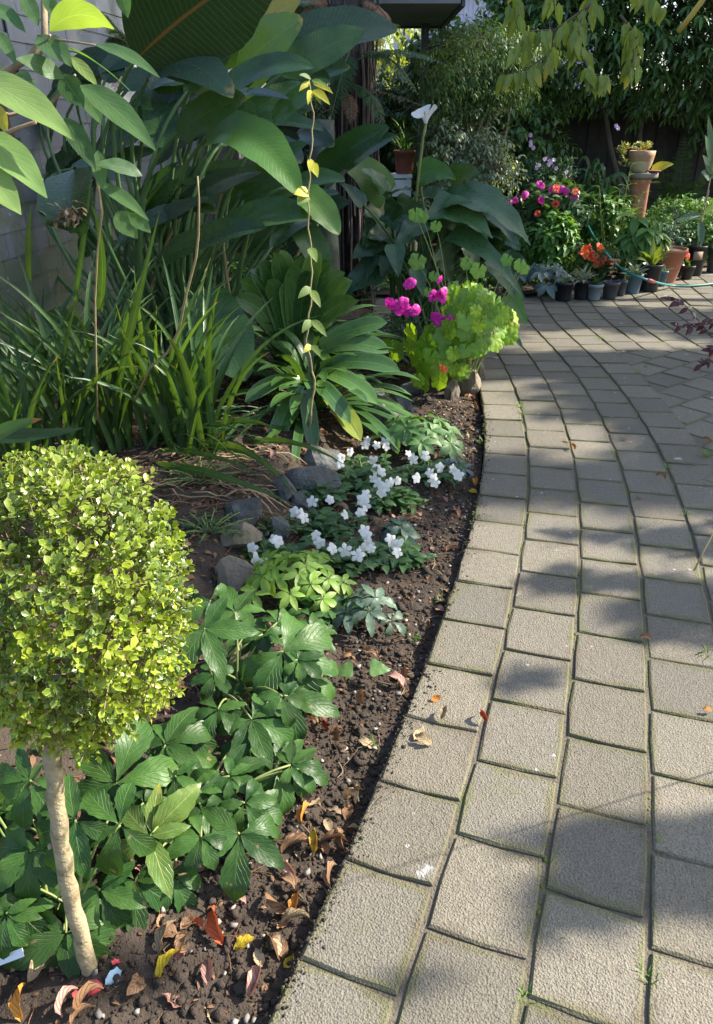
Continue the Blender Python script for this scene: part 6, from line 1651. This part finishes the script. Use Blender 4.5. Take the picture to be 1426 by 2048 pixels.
# standpipe and hose
tp = gp(1150, 545, 0.02); ty = tp.y
t = thing('standpipe', 'grey garden standpipe with a tap at the back of the pots', 'garden tap', tuple(tp))
top = at(1160, 420, ty)
b = MB(); b.add(tube([tp, at(1155, 480, ty), top], .013, 10)); b.build('pipe', M_STEEL, t)
b = MB(); b.add(tube([at(1160, 435, ty), at(1162, 412, ty), at(1164, 403, ty)], [.030, .028, .02], 10)); b.add(tube([at(1162, 412, ty), at(1167, 420, ty - .05), at(1166, 428, ty - .06)], [.02, .018], 8)); b.build('tap', M_BRASS, t)
b = MB(); b.add(tube([at(1158, 402, ty), at(1170, 401, ty)], .008, 6)); b.build('handle', M_BRASS, t)
hp = [at(1166, 424, ty - .06), at(1170, 440, ty - .1), at(1184, 468, ty - .3), at(1206, 500, 7.9), at(1232, 530, 7.6), at(1262, 550, 7.35)]
g1 = at(1305, 563, 7.3); g2 = gp(1338, 571, .02); g3 = gp(1370, 573, .014); g4 = gp(1430, 568, .014); g5 = gp(1540, 548, .014)
pts = np.array([p[:] for p in hp + [g1, g2, g3, g4, g5]])
fine_ = np.array([np.interp(np.linspace(0, len(pts) - 1, 60), np.arange(len(pts)), pts[:, k]) for k in range(3)]).T
for _ in range(6): fine_[1:-1] = (fine_[:-2] + 2 * fine_[1:-1] + fine_[2:]) / 4
t = thing('garden_hose', 'teal garden hose running from the tap over the pots and along the paving', 'hose', tuple(pts[0]))
b = MB(); b.add(tube(fine_, .011, 10)); b.build('hose', M_HOSE, t)
b = MB(); b.add(tube([fine_[0], fine_[2]], .02, 10)); b.build('connector', M_REDPL, t)
i5 = int(6 / 10 * 59); b = MB(); b.add(tube([fine_[i5 - 1], fine_[i5], fine_[i5 + 1]], [.016, .019, .016], 10)); b.build('connector', M_REDPL, t)

# clay pedestal with slab, pot, saucer
pd = at(1284, 345, 9.0); pdx = pd.x
t = thing('clay_pedestal', 'terracotta pipe pedestal with a round stone slab on top', 'pedestal', (pdx, 9.0, 0))
zt = pd.z
b = MB(); b.add(lathe([(.10, 0), (.10, zt - .10), (.108, zt - .09), (.108, zt - .055), (.001, zt - .054)], 24, (pdx, 9.0, 0))); b.build('pipe', M_TERRA, t)
b = MB(); b.add(lathe([(.001, zt - .055), (.145, zt - .053), (.152, zt - .04), (.152, zt - .008), (.145, zt), (.001, zt)], 28, (pdx + .02, 9.0, 0))); b.build('slab', M_STONE, t)
px_ = at(1279, 343, 8.98).x
t = thing('clay_pot', 'banded clay pot of succulents on the pedestal', 'plant pot', (px_, 8.98, zt + .003))
b = MB(); b.add(lathe([(.001, .003), (.075, .003), (.105, .05), (.122, .11)], 24, (px_, 8.98, zt))); b.add(lathe([(.122, .11), (.132, .165)], 24, (px_, 8.98, zt)), mi=1); b.add(lathe([(.132, .165), (.137, .212), (.128, .215), (.12, .19), (.001, .19)], 24, (px_, 8.98, zt)), mi=1); b.build('pot', [M_GLAZE2, M_GLAZE], t)
rr = random.Random(6)
for i in range(26):
    c = Vector((px_ + rr.gauss(-.01, .07), 8.96 + rr.gauss(0, .05), zt + .21 + rr.uniform(0, .06))); b = MB(); tuft(b, c, 9, .045, .018, rr, 'obovate', (10, 80), .2, .004, None, 3); b.build('rosette', M_SUCC, t)
for i in range(16):
    c = at(1248 + rr.gauss(0, 7), 300 + rr.uniform(-10, 34), 8.85); b = MB(); tuft(b, c, 9, .05, .02, rr, 'obovate', (-20, 80), .2, .004, None, 3); b.build('rosette', M_SUCC, t)
t = MB(); c = at(1308, 345, 8.93); t.add(lathe([(.001, .004), (.05, .004), (.072, .022), (.07, .026), (.045, .012), (.001, .012)], 22, (c.x, c.y, zt))); tag(t.build('clay_saucer', M_TERRAD), 'shallow clay saucer beside the pot on the pedestal', 'saucer')
# terracotta pot on a white stand, white plastic bin behind the calla
sc = at(808, 345, 8.7); 
t = thing('plant_stand', 'white plastic plant stand behind the calla lily', 'plant stand', (sc.x, 8.7, 0))
b = MB(); b.add(box(sc.x - .05, 8.7, sc.z - .03, .26, .26, .035, 0, .005)); b.build('top', M_WPLAS, t, smooth=False)
for dx in (-.10, .10):
    for dy in (-.10, .10): b = MB(); b.add(box(sc.x - .05 + dx, 8.7 + dy, (sc.z - .05) / 2 + .01, .03, .03, sc.z - .08)); b.build('leg', M_WPLAS, t, smooth=False)
b = MB(); b.add(box(sc.x - .05, 8.56, sc.z - .14, .24, .008, .16)); b.build('panel', M_WPLAS, t, smooth=False)
pt = at(808, 344, 8.7)
t = thing('terracotta_pot', 'dark terracotta pot of grassy leaves on the white stand', 'plant pot', (pt.x, 8.7, sc.z - .01))
b = MB(); b.add(pot_geo(.115, .22, (pt.x, 8.7, sc.z - .01), .012, .72)); b.build('pot', M_TERRAD, t)
for i in range(26):
    b = MB(); tuft(b, (pt.x, 8.7, sc.z + .2), 1, .34, .02, rr, 'blade', (40, 85), 1.0, .05); b.build('leaf', M_GC, t)
b = MB(); c = at(742, 340, 8.9); b.add(box(c.x, 8.9, c.z - .05, .10, .06, .22, .2, .02)); tag(b.build('plastic_jug', M_WPLAS, smooth=False), 'white plastic jug beside the tree fern trunk', 'jug')
tb_ = MB()
c = at(765, 470, 8.0); tb_.add(pot_geo(.10, .16, (c.x + .35, 8.2, .02), .01)); tag(tb_.build('terracotta_pot', M_TERRA), 'small terracotta pot low behind the calla stems', 'plant pot')

# flowering and leafy plants of the rear bed
def bed_plant(label, u, v, y, wpx, hpx, geos, mat, n, seed, flowers=(), name='leafy_plant', cat='plant', hang=.2, size=1.0, per=6, group=None, fname='flower'):
    base = at(u, v, y); rr = random.Random(seed); s = pxm(base); t = thing(name, label, cat, (base.x, y, .05), group)
    b = MB(); tw = MB(); hz = max(.12, base.z)
    sprays(b, [((base.x, y, base.z), (wpx * s / 2, wpx * s * .4, hpx * s / 2), 1)], n, geos, rr, per, size, hang, None, .05, tw, .4)
    for i in range(9): tw.add(tube([(base.x + rr.uniform(-.1, .1), y, .03), (base.x + rr.uniform(-.4, .4) * wpx * s, y + rr.uniform(-.1, .1), base.z)], .004, 4, False))
    b.build('leaves', mat, t); tw.build('stems', M_STALKD, t)
    for fu, fv, me, fs in flowers:
        c = at(fu, fv, y - wpx * s * .42); inst(fname, me, frame((rr.uniform(-1, 1), .1, rr.uniform(-1, 1)), (rr.uniform(-.3, .3), -.9, .4), c, fs), t)
    return t
def pompom(r_, seed):
    b = MB(); rr = random.Random(seed)
    for i in range(60):
        z = 1 - 2 * (i + .5) / 60; a = i * 2.4; d = Vector((math.sqrt(1 - z * z) * math.cos(a), math.sqrt(1 - z * z) * math.sin(a), z))
        b.add(leaf(r_ * .6, r_ * .5, 'obovate', 2, 2, .4, .3), frame(d + Vector((0, 0, .1)), (0, 0, 1), d * r_ * .5))
    return np.concatenate(b.v), (np.concatenate(b.f4), []), np.concatenate(b.uv)
POM = mesh1('pompom', pompom(.042, 1), petal_mat('coral_petal', (.75, .14, .08), c2=(.80, .22, .12)))
MAGF = FMM[0]; ORF = mesh1('flower', flower5(.035, .6, 3, 7), M_ORANGE); ORF2 = mesh1('flower', flower5(.035, .6, 5, 7), petal_mat('red_orange_petal', (.72, .07, .03)))
PKF = mesh1('flower', flower5(.028, .6, 8), M_PINK)
bed_plant('dahlia bush with coral pompoms and magenta blooms in the rear bed', 1110, 405, 8.6, 150, 80, LG_OVAL, M_T1, 260, 71,
          [(1112, 377, POM, 1.0), (1150, 383, POM, .85), (1111, 408, POM, .95), (1075, 427, POM, .8)] + [(u, v, MAGF, 1.2) for u, v in ((1078, 368), (1084, 372), (1104, 380), (1120, 380), (1125, 378), (1132, 384), (1083, 400), (1052, 388), (1048, 392), (1020, 405), (1030, 400), (1150, 395), (1145, 398))], 'dahlia', 'flowering plant')
PKp = bed_plant('wispy plant with lilac flower spikes behind the dahlia', 1095, 350, 9.2, 110, 70, LG_FINE, M_GC2, 200, 72, [(u + random.Random(u * v).uniform(-4, 4), v, PKF, 1.0) for u, v in ((1095, 322), (1100, 326), (1090, 318), (1098, 330), (1104, 320), (1060, 290), (1065, 296), (1058, 284), (1134, 350), (1132, 356), (1136, 344), (1112, 337), (1080, 330), (1075, 336), (1236, 252), (1234, 257), (1062, 270))], 'snapdragon', 'flowering plant', hang=-.5, size=1.3)
bed_plant('leafy clump behind the standpipe with pointed green leaves', 1200, 430, 8.9, 120, 80, LG_OVAL, M_GC, 260, 73)
bed_plant('low bushy green plant left of the standpipe', 1050, 470, 8.3, 70, 60, LG_SMALL, M_GC, 160, 74)
bed_plant('tall leafy stems in front of the standpipe', 1105, 480, 8.2, 80, 110, LG_OVAL, M_GC, 150, 75)
bed_plant('broad drooping heart leaved plant in front of the clay pedestal', 1285, 470, 8.3, 90, 90, LG_BIG, M_GC, 70, 76, hang=.9, per=5)
bed_plant('soft ferny green mass right of the pedestal', 1360, 440, 9.3, 170, 90, LG_SMALL, M_GC, 420, 77, size=1.1)
bed_plant('pale weedy green mass behind the terracotta pot', 1330, 480, 8.9, 130, 70, LG_SMALL, M_GC2, 300, 78)
bed_plant('green leafy mass behind the staked pot at the right edge', 1415, 470, 8.9, 90, 90, LG_SMALL, M_GC, 240, 79)
bed_plant('orange and scarlet flowered bedding plant right of the standpipe', 1195, 512, 8.1, 90, 50, LG_SMALL, M_T2, 150, 80, [(u, v, ORF if (u + v) % 3 else ORF2, 1.15) for u, v in ((1165, 498), (1176, 495), (1170, 512), (1178, 515), (1184, 508), (1190, 512), (1163, 507), (1196, 520), (1200, 525), (1206, 522), (1210, 515), (1198, 492), (1202, 498), (1186, 518), (1174, 507), (1192, 528), (1220, 520), (1226, 524))], 'bedding_plant', 'flowering plant')
bed_plant('orange flowered bedding plant behind the large black pot', 1290, 500, 8.5, 110, 44, LG_SMALL, M_T2, 130, 81, [(u, v, ORF if (u + v) % 3 else ORF2, 1.15) for u, v in ((1252, 500), (1244, 516), (1248, 512), (1266, 488), (1280, 504), (1285, 500), (1296, 486), (1306, 482), (1312, 486), (1300, 492), (1318, 490), (1372, 510), (1376, 514))], 'bedding_plant', 'flowering plant')
small_hell('blue leaved hellebore clump at the left end of the pot row', gp(1090, 592, .02) + Vector((0, .15, 0)), 'b', 18, .16, .22, .30, 91, 6)
# reedy plant with yellowish canes before the pedestal
t = thing('reed_plant', 'thin yellowish canes with narrow drying leaves before the pedestal', 'reed plant', tuple(gp(1225, 545, .03)))
yy = org(t).y; b = MB(); lb = MB(); rr = random.Random(14)
for (u0, v0, u1, v1) in ((1228, 540, 1262, 330), (1222, 540, 1240, 380), (1232, 540, 1256, 400), (1226, 540, 1292, 370), (1218, 540, 1205, 430), (1235, 540, 1275, 420), (1212, 540, 1199, 375)):
    p0 = at(u0, v0, yy); p0.z = .03; p1 = at(u1, v1, yy); cv = bez(p0, (p0 + p1) / 2 + Vector((-.02, 0, .02)), p1, 10); b.add(tube(cv, [.008, .003], 5, False))
    for k in range(2, 11):
        for q in range(2):
            a = rr.uniform(0, 6.28); lb.add(leaf(.17, .018, 'lance', 5, 2, 1.0, .2, 0, 0, .3, k), frame((math.cos(a), math.sin(a), .6), (0, 0, 1), Vector(cv[k]), rr.uniform(.5, 1.1)), rr.random())
b.build('canes', plain_mat('green_cane', (.30, .34, .10), (.24, .26, .08)), t); lb.build('leaves', M_T3, t)
# strap leaved orchid, ferns, canna leaf
ob_ = at(1195, 400, 9.6); t = thing('orchid_plant', 'tall arching strap leaved orchid in front of the dark fence', 'orchid', (ob_.x, 9.6, .05))
rr = random.Random(15)
for i in range(60):
    a = rr.uniform(0, 6.28); d = Vector((math.cos(a), math.sin(a) * .6, 0)); p0 = Vector((ob_.x + rr.uniform(-.15, .15), 9.6 + rr.uniform(-.1, .1), rr.uniform(.35, 1.0)))
    e = p0 + d * rr.uniform(.15, .38) + Vector((0, 0, rr.uniform(-.40, .1))); m = (p0 + e) / 2 + Vector((0, 0, rr.uniform(.2, .38)))
    blade_obj('leaf', bez(p0, m, e, 10), .045, 'blade', M_CLIV if i % 3 else M_BLADE, t, (0, -.6, .8), .2, 2)
t = thing('ground_fern', 'spreading green fern fronds behind the pedestal by the fence', 'fern', (at(1360, 420, 10.2).x, 10.2, .05)); c0 = Vector((at(1355, 420, 10.2).x, 10.2, .25))
fern_fronds(t, [(c0, at(1315, 300, 10.0), (-.1, 0, .3), .16, 20), (c0, at(1370, 270, 10.0), (0, 0, .2), .16, 20), (c0, at(1280, 380, 9.9), (-.1, 0, .25), .16, 18), (c0, at(1340, 370, 9.8), (0, -.1, .3), .18, 20), (c0, at(1395, 360, 9.8), (.1, 0, .3), .16, 20), (c0, at(1420, 330, 10), (.1, 0, .3), .16, 20), (c0, at(1310, 400, 9.7), (0, -.1, .3), .15, 18), (c0, at(1385, 400, 9.7), (0, -.1, .3), .15, 18)], M_FERN, M_STALKD)
p0, p1 = at(1302, 342, 9.1), at(1348, 328, 9.05); yl = thing('yellow_leaf', 'broad yellowed leaf leaning behind the saucer on the pedestal', 'leaf', tuple(p0))
blade_obj('blade', bez(p0, (p0 + p1) / 2 + Vector((0, 0, .03)), p1, 8), 22 * pxm(p0), 'ovate', M_YLEAF, yl, (0, -.7, .7), .15, 4)
# green carpet under everything in the rear bed
b = MB(); rr = random.Random(16)
for i in range(2600):
    x = rr.uniform(-1.5, 6.0); y = 7.5 + max(0, x - 1.6) * .70 + abs(rr.gauss(0.15, 1.3)) + .12
    if y > 11: continue
    sprays(b, [((x, y, .10), (.12, .12, .10), 1)], 1, LG_SMALL, rr, 6, 1.2, .1, None, .04)
tag(b.build('ground_cover', M_GC), 'low green ground cover between the plants of the rear bed', 'ground cover', kind='stuff')
# burgundy shrub leaning in from the right
t = thing('burgundy_shrub', 'twigs of a dark burgundy leaved shrub reaching in from the right edge', 'shrub', (2.95, 5.2, 0)); b = MB(); lb = MB(); rr = random.Random(18)
b.add(tube([(2.95, 5.2, 0), (2.95, 5.2, .5), at(1500, 640, 5.1)], [.02, .01], 6))
for pts in ([at(1500, 660, 5.1), at(1430, 645, 5.1), at(1380, 655, 5.1), at(1352, 652, 5.1)], [at(1500, 680, 5.1), at(1420, 668, 5.1), at(1370, 610, 5.15), at(1335, 598, 5.2)], [at(1500, 740, 5.0), at(1425, 722, 5.0), at(1400, 730, 5.0)], [at(1500, 640, 5.1), at(1440, 690, 5.0), at(1415, 705, 5.0)]):
    b.add(tube(pts, [.006, .002], 5, False))
    for k in range(len(pts) - 1):
        for s in range(9):
            p = pts[k].lerp(pts[k + 1], s / 9)
            if p.x < 3.2: lb.add(leaf(.06, .032, 'ovate', 4, 2, .5, .15, 0, 0, 0, s), frame((rr.uniform(-1, .5), rr.uniform(-.5, .5), rr.uniform(-.6, .6)), (rr.uniform(-.3, .3), -.6, .7), p, rr.uniform(.6, 1.2)), rr.random())
b.build('twigs', M_BARK, t); lb.build('leaves', M_T7, t)
# moss and grass in the joints
b = MB(); rr = random.Random(19)
for j in range(-2, 12):
    for k in range(210):
        s = rr.uniform(-.6, 6.5)
        if mnoise.noise(Vector((s * 1.7, j * 3.1, 2))) < .12: continue
        x, y, th = cpt(s, (j - 2) * MOD + rr.gauss(0, .004))
        if j < 0 or (j > 5 and y < 5.5): continue
        r_ = rr.uniform(.004, .009); b.add(lump(1, .4, k % 6, .5), Matrix.Translation((x, y, -.008)) @ Matrix.Scale(r_, 4), rr.random())
M_MOSS = plain_mat('joint_moss', (.13, .16, .025), (.06, .085, .015), rough=.95, scale=40, bump=.8)
tag(b.build('joint_moss', M_MOSS), 'mossy crumbs filling the joints of the paving', 'moss', kind='stuff')
b = MB()
for (u, v, n, L) in [(1040, 815, 26, .05), (1045, 830, 18, .04), (1410, 915, 26, .07), (1335, 938, 14, .05), (1300, 1680, 8, .03), (1120, 1880, 8, .02), (1040, 1990, 14, .02), (1300, 1960, 10, .03), (1340, 660, 12, .05), (1200, 680, 14, .05), (1275, 750, 18, .05), (1230, 910, 8, .04), (965, 880, 14, .06), (890, 1195, 14, .04), (835, 1260, 8, .04), (1408, 1310, 14, .04), (720, 1700, 6, .03), (1372, 1030, 8, .04), (1290, 735, 10, .04), (740, 1480, 10, .05)]:
    c = gp(u, v, -.01)
    if edge_off(c) < 0: c.z = soil_z(c.x, c.y)
    tuft(b, c, n, L, .004, rr, 'blade', (25, 85), .8, .018, None, 3)
tag(b.build('weed_tufts', leaf_mat('weed_grass', (.09, .19, .03), (.16, .27, .05), nv=0, trans=.3)), 'small tufts of grass growing in the paving joints', 'weeds', kind='stuff')
# labels and scraps on the soil
b = MB(); p = at(18, 1915, .94); b.add(box(p.x - .03, p.y, p.z, .13, .0012, .016)); o = b.build('plant_label', M_WPLAS, smooth=False)
o.data.transform(Matrix.Translation(p) @ Matrix.Rotation(R(-28), 4, 'Y') @ Matrix.Rotation(R(-40), 4, 'X') @ Matrix.Translation(-p)); tag(o, 'white plastic plant label lying at the left edge near the box stem', 'plant label')
M_WRAPR = petal_mat('red_wrapper', (.70, .02, .04), .15, (.78, .20, .20), .3); M_WRAPB = petal_mat('blue_wrapper', (.15, .45, .60), .15, (.75, .8, .85), .3)
for nm, lab, u, v, m, sd, L in (('sweet_wrapper', 'crumpled red and white sweet wrapper right of the stem foot', 207, 1998, M_WRAPR, 1, .04), ('sweet_wrapper', 'scrap of blue wrapper beside the stem foot', 243, 1955, M_WRAPB, 2, .035), ('sweet_wrapper', 'small red wrapper scrap directly below the stem foot', 152, 1998, M_WRAPR, 3, .022), ('sweet_wrapper', 'red edged scrap above the blue one', 228, 1945, M_WRAPR, 4, .022)):
    p = gp(u, v, -.01); g_ = leaf(L, L * .7, 'strap', 6, 4, 1.2, .3, .12, 0, .8, sd)
    o = inst(nm, mesh1(nm, g_, m), Matrix.Translation((p.x, p.y, soil_z(p.x, p.y) + .012)) @ Matrix.Rotation(sd * 1.3, 4, 'Z')); tag(o, lab, 'wrapper')
